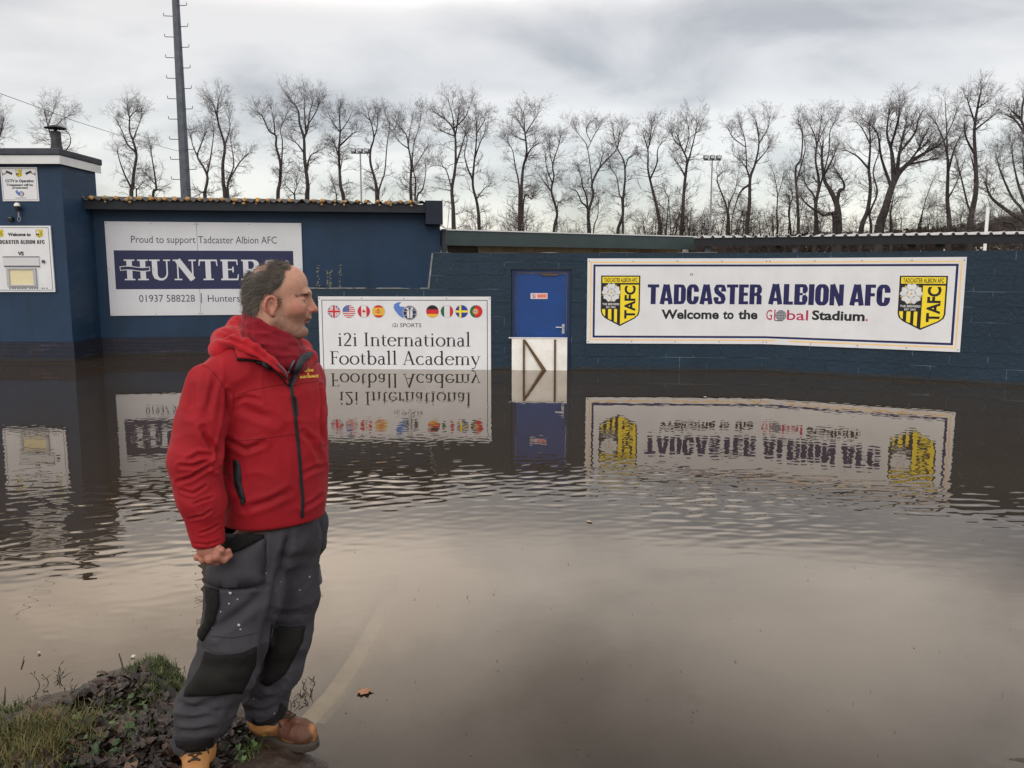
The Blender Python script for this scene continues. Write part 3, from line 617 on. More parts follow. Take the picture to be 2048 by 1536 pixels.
# ------------------------------------------------------------------ long stadium sign, two panels that follow the bend
s0, zt_ = FA.xz(1175, 517); z0_ = FA.xz(1174, 686.5)[1]; ZS0, ZS1 = z0_, zt_
xR = FB.xz(1927, 608)[0]
sg = thing('stadium_sign', 'very wide white welcome board with navy border and a yellow black crest at each end', 'sign board', FA.o, FA.rz)
PT = 0.022
GB = block()
for (F_, xa, xb_, onB) in ((FA, s0, BEND - 0.004, 0), (FB, 0.004, xR, 1)):
    b = MB(); b.box(xa, xb_, -PT - 0.004, -0.004, ZS0, ZS1); p = b.build('panel', M['sign_white'], sg, bevel=0.002)
    f = Flat(-PT - 0.004)
    for d, t, mt in ((0.052, 0.020, 'amber'), (0.098, 0.034, 'navy')):
        l_ = xa + (d if not onB else 0); r_ = xb_ - (d if onB else 0)
        if mt == 'amber' and onB: f.rect(l_, l_ + 0.17, ZS0 + d, ZS0 + d + t, mt); f.rect(l_ + 0.38, r_, ZS0 + d, ZS0 + d + t, mt)
        else: f.rect(l_, r_, ZS0 + d, ZS0 + d + t, mt)
        f.rect(l_, r_, ZS1 - d - t, ZS1 - d, mt)
        if onB: f.rect(r_ - t, r_, ZS0 + d + t, ZS1 - d - t, mt)
        else: f.rect(l_, l_ + t, ZS0 + d + t, ZS1 - d - t, mt)
    pb = f.build('border', sg)
    f = Flat(-PT - 0.004)
    if not onB:
        TX(f, FA, 'TADCASTER', 1294.5, 1523.5, 608.4, 568.8, 'navy', G=GB, adv=0.035)
        TX(f, FA, 'Welcome', 1322, 1437, 638, 619, 'ink', bold=0.034); TX(f, FA, 'to', 1445, 1466.5, 638.2, 619.2, 'ink', bold=0.034); TX(f, FA, 'the', 1475.5, 1514, 638.4, 619.4, 'ink', bold=0.034)
        xq, zq = FA.xz(1382, 549); f.border(xq - .02, xq + .03, zq - .015, zq + .015, .008, 'slate')
        x0, z0 = FA.xz(1240, 652)[0], FA.xz(1240, 652)[1]; ct = (FA.xz(1201.5, 600)[0], FA.xz(1279.5, 600)[0], FA.xz(1240, 652)[1], FA.xz(1240, 551)[1])
    else:
        TX(f, FB, 'ALBION', 1536.5, 1688.5, 609.8, 568.3, 'navy', G=GB, adv=0.035); TX(f, FB, 'AFC', 1698.6, 1781.2, 611.5, 569.0, 'navy', G=GB, adv=0.035)
        xq = FB.xz(1530, 640)[0]
        x0 = 0.012; x1 = FB.xz(1544.5, 640)[0]; zb = FB.xz(1535, 639.5)[1]; cp = FB.xz(1535, 619.5)[1] - zb
        f.text('G', x0, x1, zb, cp, 'crimson', 0, 0.01); TX(f, FB, 'l', 1548.5, 1551, 640, 618.8, 'crimson', bold=0.01); TX(f, FB, 'bal', 1574, 1616.5, 640.3, 620, 'crimson', bold=0.01)
        TX(f, FB, 'Stadium', 1624, 1729.5, 641, 621.5, 'ink', bold=0.034); c_ = FB.xz(1733.5, 640)[0], FB.xz(1733.5, 640)[1]; f.poly(circle(*c_, .017, 12), 'crimson')
        gx, gz_ = FB.xz(1562.3, 630.8); gr = .088
        f.poly(circle(gx - .03, gz_ - gr * .98, gr * .85, 20, gr * .10), 'slate', 0); f.poly(circle(gx, gz_, gr, 30), 'grey', 1)
        for k in (-.55, 0, .55):
            f.ribbon([(gx + k * gr * math.cos(R(a)), gz_ + gr * .95 * math.sin(R(a)), .006) for a in range(-90, 91, 15)], 'slate', 2 + abs(k)); hw = gr * math.sqrt(1 - k * k * .8)
            f.ribbon([(gx - hw * .95, gz_ + k * gr * .9, .006), (gx + hw * .95, gz_ + k * gr * .9, .006)], 'slate', 3 + abs(k))
        ct = (FB.xz(1797, 600)[0], FB.xz(1893, 600)[0], FB.xz(1845, 660)[1], FB.xz(1845, 551.5)[1])
    pl_ = f.build('lettering', sg)
    f = Flat(-PT - 0.004); crest(f, ct[0], ct[2], ct[1] - ct[0], ct[3] - ct[2]); pc = f.build('club_crest', sg)
    b = MB(); n_ = 5
    screws(b, [(xa + .03 + (xb_ - xa - .06) * k / (n_ - 1), z) for k in range(n_) for z in (ZS0 + .035, ZS1 - .045)], -PT - 0.004)
    ps = b.build('screws', M['galv'], sg)
    ps.name = 'screw_heads'
    if onB:
        for o in (p, pb, pl_, pc, ps): o.location = (BEND, 0, 0); o.rotation_euler = (0, 0, BROT)

# ------------------------------------------------------------------ academy sign, its foot under water
x0, zt_ = FA.xz(637, 592.8); x1 = FA.xz(981.8, 594.4)[0]
sg = thing('academy_sign', 'white academy board with eight round flags standing half drowned against the low wall', 'sign board', FA.o, FA.rz)
b = MB(); b.box(x0, x1, -0.026, -0.004, -0.42, zt_); b.build('panel', M['sign_white'], sg, bevel=0.002)
f = Flat(-0.026); f.border(x0 + .055, x1 - .055, -.36, zt_ - .055, .011, 'ink'); f.build('border', sg)
GL = roman(0.125, 0.048, 0.075, 0.040)
f = Flat(-0.026); TX(f, FA, 'i2i International', 676, 943, 692.3, 665.2, 'ink', G=GL, adv=0.012); f.build('lettering', sg)
f = Flat(-0.026); TX(f, FA, 'Football Academy', 660, 961, 729.2, 702.8, 'ink', G=GL, adv=0.012); f.build('lettering', sg)
f = Flat(-0.026); TX(f, FA, 'i2i SPORTS', 785.7, 843.2, 654.2, 646.4, 'ink', bold=0.006); f.build('lettering', sg)
for k, px in (('uk', 668.8), ('us', 698.3), ('ca', 728.4), ('es', 757.7), ('de', 865.3), ('it', 894.4), ('se', 923.7), ('pt', 952.7)):
    c_ = FA.xz(px, 622.8); f = Flat(-0.026); roundel(f, k, c_[0], c_[1], .103); f.build('flag_roundel', sg, {'uk': 'red, white and blue crossed flag roundel', 'us': 'stars and stripes roundel', 'ca': 'red and white maple leaf roundel', 'es': 'red and yellow banded flag roundel', 'de': 'black, red and gold banded flag roundel', 'it': 'green, white and red striped flag roundel', 'se': 'blue roundel with yellow cross', 'pt': 'green and red roundel with a yellow ring'}[k])
c_ = FA.xz(820, 625.5); f = Flat(-0.026); ball_logo(f, *c_, .124); f.build('ball_emblem', sg)
b = MB(); screws(b, [(x0 + .025 + (x1 - x0 - .05) * k / 4, zt_ - .03) for k in range(5)], -0.026); b.build('screw_heads', M['galv'], sg)

# ------------------------------------------------------------------ club building: rendered wall on brick, corrugated roof with lichen
club = thing('club_building', 'low dark blue club building with a lichen spotted corrugated roof behind the flood', 'building', FH.o, FH.rz)
Lh = FH.len; RZ = 3.0
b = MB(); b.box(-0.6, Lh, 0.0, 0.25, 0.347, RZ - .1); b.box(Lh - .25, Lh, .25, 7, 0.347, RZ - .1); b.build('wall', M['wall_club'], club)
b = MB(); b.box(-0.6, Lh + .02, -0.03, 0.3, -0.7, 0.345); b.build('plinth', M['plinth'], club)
b = MB(); n = 330; xs = np.linspace(-0.75, Lh - .32, n); pitch_ = 0.213
vs = []; 
for y, dz in ((-0.34, 0.0), (7.0, 0.55)):
    for side in (0.0, 0.012):
        for x in xs: vs.append((x, y, RZ + dz + side + 0.036 * math.cos(2 * math.pi * x / pitch_)))
fs = []
for i in range(n - 1):
    fs += [(n + i, n + i + 1, 3 * n + i + 1, 3 * n + i), (i, 2 * n + i, 2 * n + i + 1, i + 1), (i, i + 1, n + i + 1, n + i)]
b.add(vs, fs); roof = b.build('roof', mk('old_cement_sheet', srgb(96, 94, 92), srgb(70, 68, 68), scale=4, rough=0.9), club, smooth=False)
b = MB(); b.box(-.75, Lh - .32, -.30, -.27, RZ - .19, RZ - .03); b.box(-.75, Lh - .32, -.27, -.003, RZ - .19, RZ - .17); b.build('fascia', M['dark'], club)
b = MB(); b.box(Lh - .315, Lh + .03, -.36, 6.9, RZ - .42, RZ + .05); b.build('verge_box', mk('dark_blue_verge', srgb(30, 38, 54), srgb(26, 32, 46), rough=0.7), club, bevel=0.006)
rng = random.Random(9); b = MB()
x = -0.75
def blob(b, c, r, seed):
    rg = random.Random(seed); vs = []; fs = []; na, nb_ = 7, 4
    for j in range(nb_ + 1):
        for k in range(na):
            th = math.pi * j / nb_; ph = 2 * math.pi * k / na; rr = r * rg.uniform(.72, 1.2)
            vs.append((c[0] + rr * math.sin(th) * math.cos(ph), c[1] + rr * math.sin(th) * math.sin(ph), c[2] + rr * .8 * math.cos(th)))
    for j in range(nb_):
        for k in range(na): fs.append((j * na + k, (j + 1) * na + k, (j + 1) * na + (k + 1) % na, j * na + (k + 1) % na))
    b.add(vs, fs)
k = 0
for i in range(int((Lh + .5) / pitch_)):
    xc = -0.64 + i * pitch_
    if xc > Lh - .4: break
    if rng.random() < .93: blob(b, (xc + rng.gauss(0, .012), -0.335 + rng.uniform(-.01, .02), RZ + .018), rng.uniform(.036, .056), k); k += 1
    for j in range(rng.choice((1, 2, 2, 3))):
        blob(b, (xc + rng.gauss(0, .035), -0.345 + rng.uniform(-.01, .10), RZ + .010 + rng.gauss(0, .012)), rng.uniform(.014, .046), k); k += 1
    if rng.random() < .35: blob(b, (xc + rng.gauss(0, .02), -0.345, RZ - .055), rng.uniform(.015, .035), k); k += 1
b.build('lichen', M['lichen'], club)
# droppings of moss grown down the wall by the man's head
b = MB()
for px in (636, 655, 661, 680):
    for j in range(26):
        P0 = FH.xz(px + rng.gauss(0, 1.6), rng.uniform(528 if px in (636, 680) else 540, 577)); r_ = rng.uniform(.004, .011); b.box(P0[0] - r_, P0[0] + r_, -.004, 0, P0[1] - r_, P0[1] + r_)
b.build('moss_spots', mk('moss_spots', srgb(120, 112, 66), srgb(150, 150, 130), scale=40, rough=0.9), club)
b = MB(); b.tube([(Lh + .07, -.12, -.6), (Lh + .07, -.12, RZ - .5)], .05, 12); b.build('downpipe', M['dark'], club, smooth=True)
b = MB(); p0 = (Lh - .02, -.37, RZ - .42); b.tube([p0, (Lh + .12, -.37, RZ - .52), (Lh + .16, -.37, RZ - .1)], .009, 6); b.build('gutter_bracket', M['grey'], club)

# estate agent board on the club wall
x0, za = FH.xz(209.5, 442.5); x1 = FH.xz(602.5, 447)[0]; zb = FH.xz(300, 631)[1]; zt_ = FH.xz(400, 444.5)[1]
sg = thing('sponsor_sign', 'large pale board with a navy name panel above a phone number on the club building', 'sign board', FH.o, FH.rz)
xm = FH.xz(398, 540)[0]
b = MB(); b.box(x0, xm - .003, -.03, -.006, zb, zt_); b.build('panel', M['sign_grey'], sg, bevel=.002)
b = MB(); b.box(xm + .003, x1, -.03, -.006, zb, zt_); b.build('panel', M['sign_grey'], sg, bevel=.002)
nx0 = FH.xz(230.5, 540)[0]; nx1 = FH.xz(587.8, 540)[0]; nz1 = FH.xz(408, 501.3)[1]; nz0 = FH.xz(408, 578)[1]
f = Flat(-.03); f.rect(nx0, nx1, nz0, nz1, 'hunter_navy')
GH = roman(0.225, 0.06, 0.085, 0.06)
TX(f, FH, 'HUNTERS', 249.4, 563, 560, 519.5, 'sign_grey', lay=1, G=GH, adv=0.015)
hx0 = FH.xz(241, 540)[0]; hx1 = FH.xz(301, 540)[0]; hz_ = FH.xz(270, 537.4)[1]
wv = [(hx0 + (hx1 - hx0) * t / 10, hz_ + .014 * math.sin(t / 10 * 2 * math.pi)) for t in range(11)]
f.ribbon([(x, z, .085) for x, z in wv], 'sign_grey', 4); f.ribbon([(x + (.012 if i == 0 else -.012 if i == 10 else 0), z, .055) for i, (x, z) in enumerate(wv)], 'hunter_navy', 5)
rc = FH.xz(573.8, 525.3); f.poly(circle(*rc, .042, 20), 'sign_grey', 1); f.poly(circle(*rc, .034, 20), 'hunter_navy', 2); f.text('R', rc[0] - .016, rc[0] + .018, rc[1] - .019, .038, 'sign_grey', 3)
f.build('name_panel', sg)
f = Flat(-.03); TX(f, FH, 'Proud to support', 263.4, 392, 486, 472, 'slate'); TX(f, FH, 'Tadcaster Albion AFC', 397.5, 554, 487, 473, 'slate'); f.build('lettering', sg)
f = Flat(-.03); TX(f, FH, '01937 588228', 279.5, 390.8, 603.5, 589.7, 'slate'); TX(f, FH, 'Hunters.com', 416.6, 519, 603.2, 589.6, 'slate'); c_ = FH.xz(403.3, 596); f.rect(c_[0] - .008, c_[0] + .008, c_[1] - .10, c_[1] + .10, 'slate'); f.build('lettering', sg)
b = MB(); screws(b, [(x, z) for x in (x0 + .03, (x0 + xm) / 2, xm - .03, xm + .03, (x1 + xm) / 2, x1 - .03) for z in (zb + .03, (zb + zt_) / 2, zt_ - .04)], -.03); b.build('screw_heads', M['galv'], sg)

# ------------------------------------------------------------------ ticket hut
xc = FT.xz(137, 560)[0]
hut = thing('ticket_hut', 'square blue rendered ticket hut with white fascia and flat dark roof', 'hut', FT.world(xc), FT.rz)
DEP = 1.25
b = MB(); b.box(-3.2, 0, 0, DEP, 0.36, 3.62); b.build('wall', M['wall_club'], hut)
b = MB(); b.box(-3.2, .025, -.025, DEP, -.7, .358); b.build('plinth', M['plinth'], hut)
b = MB(); b.box(-3.3, .040, -.12, -.095, 3.53, 3.68); b.box(.0402, .06, -.12, DEP + .12, 3.53, 3.68); b.build('fascia', M['white'], hut, bevel=.003)
b = MB(); b.box(-3.3, .08, -.15, DEP + .15, 3.682, 3.80); b.build('roof', mk('roof_felt', srgb(74, 76, 84), srgb(60, 62, 70), scale=6, rough=.85), hut, bevel=.02)
b = MB(); b.box(-3.2, .038, -.092, DEP + .1, 3.622, 3.676); b.build('soffit', M['dark'], hut)
c_ = FT.xz(108, 300)[0] - xc - .27
b = MB(); b.lathe([(.125, 3.79), (.12, 3.84), (.09, 3.96), (.088, 4.20), (.08, 4.205), (0, 4.205)], c_, .6, 20); fl_ = b.build('flue', mk('soot_metal', srgb(66, 66, 70), srgb(46, 46, 50), scale=8, rough=.6, metal=.3), hut, smooth=True)
b = MB(); b.tube([(c_, .6, 4.19), (c_, .6, 4.27)], .028, 10); b.lathe([(.19, 4.255), (.191, 4.262), (.08, 4.305), (0, 4.32)], c_, .6, 24); b.lathe([(0, 4.275), (.19, 4.255)], c_, .6, 24); b.build('cowl', M['dark'], fl_, smooth=False)

# warning notice and match board on the hut
x0, zt_ = FT.xz(1.5, 334.5); x1 = FT.xz(73.4, 335)[0] + .01; zb = FT.xz(40, 402.5)[1]
sg = thing('camera_notice', 'small white security notice with two camera pictures high on the blue hut', 'sign', FT.o, FT.rz)
b = MB(); b.box(x0, x1, -.02, -.004, zb, zt_); b.build('panel', M['sign_white'], sg, bevel=.002)
f = Flat(-.02); f.border(x0 + .02, x1 - .02, zb + .02, zt_ - .02, .006, 'slate')
mid = (x0 + x1) / 2; Wd = x1 - x0; Hh = zt_ - zb
f.text('CCTV in Operation', mid - Wd * .39, mid + Wd * .39, zb + Hh * .555, Hh * .085, 'ink', 0, .045); f.text('Trespassers will be', mid - Wd * .36, mid + Wd * .36, zb + Hh * .445, Hh * .07, 'ink', 0, .045); f.text('prosecuted', mid - Wd * .21, mid + Wd * .21, zb + Hh * .365, Hh * .065, 'ink', 0, .045)
f.text('i2i SPORTS', mid - Wd * .14, mid + Wd * .14, zb + Hh * .075, Hh * .035, 'ink', 0, .01)
for s_ in (-1, 1):
    q = lambda u, v: (mid + s_ * u * Wd, zb + v * Hh)
    pts = [q(.17, .83), q(.33, .90), q(.36, .85), q(.20, .77)]; f.poly(pts if s_ < 0 else pts[::-1], 'ink'); f.ribbon([(*q(.33, .84), .014), (*q(.40, .79), .014), (*q(.44, .80), .014)], 'ink', 1); f.ribbon([(*q(.44, .84), .012), (*q(.44, .75), .012)], 'ink', 1.5)
f.build('lettering', sg)
f = Flat(-.02); crest(f, mid - Wd * .085, zb + Hh * .70, Wd * .17, Hh * .235, fine=False); f.build('club_crest', sg)
f = Flat(-.02); ball_logo(f, mid + Wd * .03, zb + Hh * .215, Wd * .075); f.build('ball_emblem', sg)

x1, zt_ = FT.xz(102.5, 451.7); zb = FT.xz(60, 584)[1]; x0 = FT.xz(-22, 520)[0]; mid = FT.xz(41.5, 520)[0]
sg = thing('match_board', 'white match day board with a cream serving hatch set low on the blue hut', 'sign board', FT.o, FT.rz)
b = MB(); b.box(x0, x1, -.035, -.004, zb, zt_); b.build('panel', M['sign_white'], sg, bevel=.003)
f = Flat(-.035); f.border(x0 + .035, x1 - .035, zb + .03, zt_ - .03, .009, 'ink'); f.build('border', sg)
f = Flat(-.035); TX(f, FT, 'Welcome to', 18.3, 64, 472.6, 465.6, 'ink', bold=.055); TX(f, FT, 'TADCASTER ALBION AFC', -9.5, 92.2, 488, 480.2, 'ink', G=GB, adv=.05); TX(f, FT, 'VS', 38.2, 50.4, 511.2, 503.2, 'ink', bold=.06)
rg = random.Random(2)
for k in range(18):
    xk = FT.xz(12 + 4.9 * k, 577)[0]
    if rg.random() < .85: f.rect(xk, xk + rg.uniform(.02, .036), FT.xz(50, 577.5)[1], FT.xz(50, 575.3)[1], 'slate')
f.build('lettering', sg)
for px0, px1 in ((-6.5, 9), (73.8, 88)):
    u0, u1 = FT.xz(px0, 467)[0], FT.xz(px1, 467)[0]; v0, v1 = FT.xz(40, 475.6)[1], FT.xz(40, 459.2)[1]; f = Flat(-.035); crest(f, u0, v0, u1 - u0, v1 - v0, fine=False); f.build('club_crest', sg)
u0, u1 = FT.xz(9.4, 523)[0], FT.xz(81.6, 523)[0]
b = MB(); b.box(u0, u1, -.050, -.037, FT.xz(45, 531.5)[1], FT.xz(45, 514.5)[1]); b.build('fixture_panel', mk('grey_strip', srgb(204, 205, 208), rough=.5), sg, bevel=.003)
b = MB(); b.box(u0, u1, -.056, -.037, FT.xz(45, 514.3)[1], FT.xz(45, 513)[1]); b.box(u0 + .01, u1, -.056, -.037, FT.xz(45, 533.2)[1], FT.xz(45, 531.8)[1]); b.build('rail', M['slate'], sg)
h0, h1, v0, v1 = FT.xz(17.6, 555)[0], FT.xz(76.2, 555)[0], FT.xz(47, 573)[1], FT.xz(47, 535.4)[1]
b = MB(); t = .05
b.box(h0, h1, -.07, -.037, v0, v0 + t * .7); b.box(h0, h1, -.07, -.037, v1 - t * .7, v1); b.box(h0, h0 + t, -.07, -.037, v0 + t * .7, v1 - t * .7); b.box(h1 - t, h1, -.07, -.037, v0 + t * .7, v1 - t * .7)
ht_ = b.build('hatch_frame', mk('grey_aluminium', srgb(176, 178, 184), rough=.4, metal=.3), sg, bevel=.004)
b = MB(); b.box(h0 + t, h1 - t, -.050, -.037, v0 + t * .7, v1 - t * .7); b.build('hatch_shutter', M['cream'], ht_)
c_ = FT.xz(89.6, 523); b = MB(); b.tube([(c_[0], -.036, c_[1]), (c_[0], -.06, c_[1])], .03, 16); b.build('knob', M['galv'], sg, smooth=False)

c_ = FT.xz(40, 412)
lp = thing('wall_lamp', 'small dark wall lamp with pale domed cap and hanging loop between the two hut signs', 'lamp', FT.world(c_[0], c_[1]), FT.rz)
b = MB(); b.lathe([(.05, -.01), (.048, .02), (.03, .045), (0, .052)], 0, -.09, 16); b.build('cap', M['offwhite'], lp, smooth=True)
b = MB(); b.lathe([(0, -.10), (.038, -.095), (.042, -.01), (0, -.008)], 0, -.09, 14); b.box(-.02, .02, -.09, .0, -.07, -.04); b.build('lamp_body', M['black'], lp)
b = MB(); b.tube([(0, -.06, -.10), (0, -.06, -.20)], .012, 8); b.tube([(.03 * math.sin(a * .5236), -.06, -.235 + .04 * math.cos(a * .5236)) for a in range(13)], .006, 6, cap=False); b.build('loop', M['grey'], lp)
c_ = FT.xz(23.5, 438); b = MB(); b.box(-.04, .04, -.06, 0, -.04, .035); b.box(-.03, .03, -.07, -.06, .012, .022, 1)
o = b.build('junction_box', [M['black'], M['grey']], None, bevel=.004); o.location = FT.world(c_[0], c_[1]); o.rotation_euler = (0, 0, FT.rz); tag(o, 'little black box fixed to the blue hut beside the lamp loop', 'box')

# ------------------------------------------------------------------ changing block with deep fascia behind the wall
PA = at(889, 460, 20.6); PB = at(1392, 475, 24.8)
FC = Frame(PA, PB)
blk = thing('changing_block', 'flat roofed block with a deep green grey fascia over stained tan panels behind the wall', 'building', FC.o, FC.rz)
zt1 = PA.z; zt2 = PB.z; zt_ = (zt1 + zt2) / 2; Lc = FC.len
zf = FC.xz(1100, 494.3)[1]
b = MB(); b.box(0, Lc, 0, .04, zf, zt_); b.box(0, .04, .04, 5, zf, zt_); b.build('fascia', M['green_fascia'], blk)
b = MB(); b.box(-.02, Lc + .02, -.03, 5.05, zt_ + .002, zt_ + .03); b.build('roof', M['white'], blk)
b = MB(); xq0 = FC.xz(913, 500)[0]; 
for k in range(12):
    u0 = xq0 + .9 + k * (Lc - xq0 - 1.0) / 12; u1 = xq0 + .9 + (k + 1) * (Lc - xq0 - 1.0) / 12 - .012; b.box(u0, u1, .55, .62, -.5, zf + .3)
b.build('wall_panel', M['tan'], blk)
b = MB(); b.box(.03, xq0 + .88, .60, .66, -.5, zf + .3); b.build('dark_wall_panel', mk('grey_brown_panel', srgb(96, 90, 82), srgb(80, 74, 68), rough=.8), blk)
b = MB(); u = FC.xz(896, 497)[0]; u1 = FC.xz(913, 497)[0]; b.box(u, u1, .5, .58, FC.xz(905, 498.5)[1], zf + .1); b.build('meter_box', M['grey'], blk)
b = MB(); b.box(u, u1, .5, .58, zf - .9, FC.xz(905, 499.5)[1]); b.build('meter_box', M['white'], blk)

# ------------------------------------------------------------------ terrace stand: box profile sheet on a dark beam and posts
SA = at(1388, 470, 21.5); SB = at(2120, 470, 19.0)
FS = Frame(SA, SB)
st = thing('terrace_stand', 'covered terrace with a dark ribbed roof edge and open gap above the blue wall', 'stand', FS.o, FS.rz)
Ls = FS.len + 2.0; zr = FS.xz(1700, 467.5)[1]
b = MB(); px_ = 0.262; n = int(Ls / px_); prof = []
for k in range(n):
    x = k * px_; prof += [(x, 0.0), (x + px_ * .60, 0.0), (x + px_ * .74, .055), (x + px_ * .86, .055)]
vs = []; m_ = len(prof)
for y, dz in ((-.02, 0), (4.0, .12)):
    for th in (0, .016): vs += [(x, y, zr - .06 + z + dz + th) for x, z in prof]
fs = []
for i in range(m_ - 1): fs += [(m_ + i, m_ + i + 1, 3 * m_ + i + 1, 3 * m_ + i), (i, 2 * m_ + i, 2 * m_ + i + 1, i + 1), (i, i + 1, m_ + i + 1, m_ + i)]
b.add(vs, fs); b.build('roof', mk('pale_sheet', srgb(206, 208, 212), srgb(180, 184, 188), scale=2, rough=.5), st)
b = MB(); zb_ = FS.xz(1700, 489.5)[1]; b.box(0, Ls, .03, .11, zb_, zr - .064); b.build('fascia', mk('black_fascia', srgb(30, 33, 40), srgb(24, 27, 33), rough=.6), st)
for px0, px1, mt in ((1409, 1420, 'galv'), (1552, 1560, 'black'), (1585.5, 1593, 'galv'), (1820, 1831, 'black'), (1876, 1889, 'black')):
    u0 = FS.xz(px0, 498)[0]; u1 = FS.xz(px1, 498)[0]; b = MB(); b.box(u0, u1, .2, .3, -.5, zb_ - .002); b.box(u0 - .02, u1 + .02, .19, .31, zb_ - .06, zb_ - .0025); b.build('post', M[mt], st)

# ------------------------------------------------------------------ lighting masts
def mast_main():
    Y = 26.0; P0 = at(372.5, 403, Y); x, z1 = P0.x, 13.5
    t = thing('floodlight_mast', 'tall tapering grey floodlight mast with climbing pegs rising behind the club roof', 'mast', (x, Y, 0))
    r = lambda z: 0.185 - 0.0078 * z
    b = MB(); b.tube([(0, 0, z) for z in (-.5, 3, 6, 9, 12, z1)], [r(z) for z in (-.5, 3, 6, 9, 12, z1)], 8); b.build('pole', M['galv'], t)
    k = 0; z = 2.35
    while z < z1 - .2:
        s_ = 1 if k % 2 == 0 else -1; a = r(z) * .9; b = MB()
        b.tube([(s_ * a, -.05, z), (s_ * (a + .24), -.08, z), (s_ * (a + .25), -.08, z + .012), (s_ * (a + .252), -.08, z + .085)], .011, 6); b.build('climbing_peg', M['galv'], t); z += .298; k += 1
    b = MB(); b.box(-.9, .9, -.06, .06, z1, z1 + .12); b.build('head_frame', M['galv'], t)
mast_main()
def small_light(pxx, pyt, pxb, Y, label):
    P0 = at(pxx, pyt, Y); t = thing('floodlight_column', label, 'floodlight', (P0.x, Y, 0), 0, 'slim floodlight columns among the trees'); z = P0.z
    b = MB(); b.tube([(0, 0, -.5), (0, 0, z)], [.085, .05], 10); b.build('pole', mk('grey_pole', srgb(122, 126, 132), rough=.5), t, smooth=True)
    b = MB(); b.box(-.66, .66, -.05, .05, z, z + .08); b.build('crossbar', M['galv'], t)
    for k in (-.48, 0, .48):
        b = MB(); b.prism([(k - .2, z + .12), (k + .16, z + .10), (k + .2, z + .34), (k - .17, z + .37)], -.16, .16); h = b.build('lamp_head', M['galv'], t, bevel=.01)
        b = MB(); b.box(k - .14, k + .12, -.172, -.162, z + .15, z + .31); b.build('lens', mk('lens', srgb(190, 194, 200), rough=.2), h)
small_light(720.5, 307.5, 723, 62, 'slim grey floodlight column with three lamps standing clear between trees above the club roof')
small_light(1424.5, 321, 1421, 64, 'slim grey floodlight column with three lamps in front of dense bushes beyond the stand')
P0 = at(1976, 414, 32.0); o = MB(); o.tube([(0, 0, -.4), (0, 0, P0.z)], .06, 10); o = o.build('goal_post', M['white'], None, smooth=True); o.location = (P0.x, 32, 0); tag(o, 'thin white pole standing upright behind the ribbed stand roof', 'post')
b = MB(); pts = [at(px, py, 25.6 - 9 * (345 - px) / 345) for px, py in ((-60, 166), (0, 187), (75, 214), (150, 242), (240, 271), (300, 287), (345, 299), (362, 303))]; b.tube(pts, .006, 6); o = b.build('overhead_cable', M['black']); tag(o, 'thin dark overhead cable sagging down to the tall mast', 'cable')
# ------------------------------------------------------------------ ground, bank, kerb and flood water
BANK = [(-4.5, 2.35), (-2.6, 2.62), (-2.2, 2.86), (-1.95, 2.92), (-1.78, 3.05), (-1.64, 3.22), (-1.50, 3.33), (-1.38, 3.26), (-1.24, 3.02), (-1.08, 2.93), (-0.93, 2.95), (-0.80, 2.86), (-0.72, 2.70), (-0.64, 2.45), (-0.5, 2.2), (1.2, 2.2), (1.66, 2.50), (1.80, 2.68), (2.2, 2.75), (4.5, 2.8), (4.5, -3), (-4.5, -3)]
KERB = [(-1.06, 2.36), (-0.915, 2.55), (-0.83, 2.69), (-0.755, 2.86), (-0.705, 3.10), (-0.675, 3.42), (-0.66, 3.80), (-0.655, 4.30)]
KZ = [0.045, 0.036, 0.014, -0.003, -0.015, -0.030, -0.050, -0.105]
def sd_poly(X, Y, poly):
    X = np.asarray(X, float); Y = np.asarray(Y, float); d = np.full(X.shape, 1e9); ins = np.zeros(X.shape, bool); n = len(poly)
    for i in range(n):
        ax, ay = poly[i]; bx, by = poly[(i + 1) % n]; ex, ey = bx - ax, by - ay; wx, wy = X - ax, Y - ay
        t = np.clip((wx * ex + wy * ey) / (ex * ex + ey * ey), 0, 1); d = np.minimum(d, np.hypot(wx - ex * t, wy - ey * t))
        c = ((ay <= Y) & (by > Y)) | ((by <= Y) & (ay > Y))
        with np.errstate(divide='ignore', invalid='ignore'): xi = ax + (Y - ay) / (by - ay) * ex
        ins ^= c & (X < xi)
    return np.where(ins, -d, d)
def vnoise(X, Y, f, seed):
    """smooth value noise"""
    rg = np.random.RandomState(seed); T = rg.rand(64, 64); x = X * f; y = Y * f; xi = np.floor(x).astype(int); yi = np.floor(y).astype(int); u = x - xi; v = y - yi
    u = u * u * (3 - 2 * u); v = v * v * (3 - 2 * v); g = lambda a, b: T[(xi + a) % 64, (yi + b) % 64]
    return (g(0, 0) * (1 - u) + g(1, 0) * u) * (1 - v) + (g(0, 1) * (1 - u) + g(1, 1) * u) * v
def terrain(X, Y):
    X = np.asarray(X, float); Y = np.asarray(Y, float)
    d = sd_poly(X, Y, BANK) + 0.05 * (vnoise(X, Y, 5, 1) - .5) + 0.04 * (vnoise(X, Y, 14, 2) - .5)
    z = np.where(d < 0, 0.085 * (1 - np.exp(d * 5.5)) , -0.55 * (1 - np.exp(-d * 0.50)))
    near = np.exp(-np.maximum(d, 0) * 6)
    return z + near * (0.030 * (vnoise(X, Y, 9, 3) - .5) + 0.022 * (vnoise(X, Y, 26, 4) - .5))
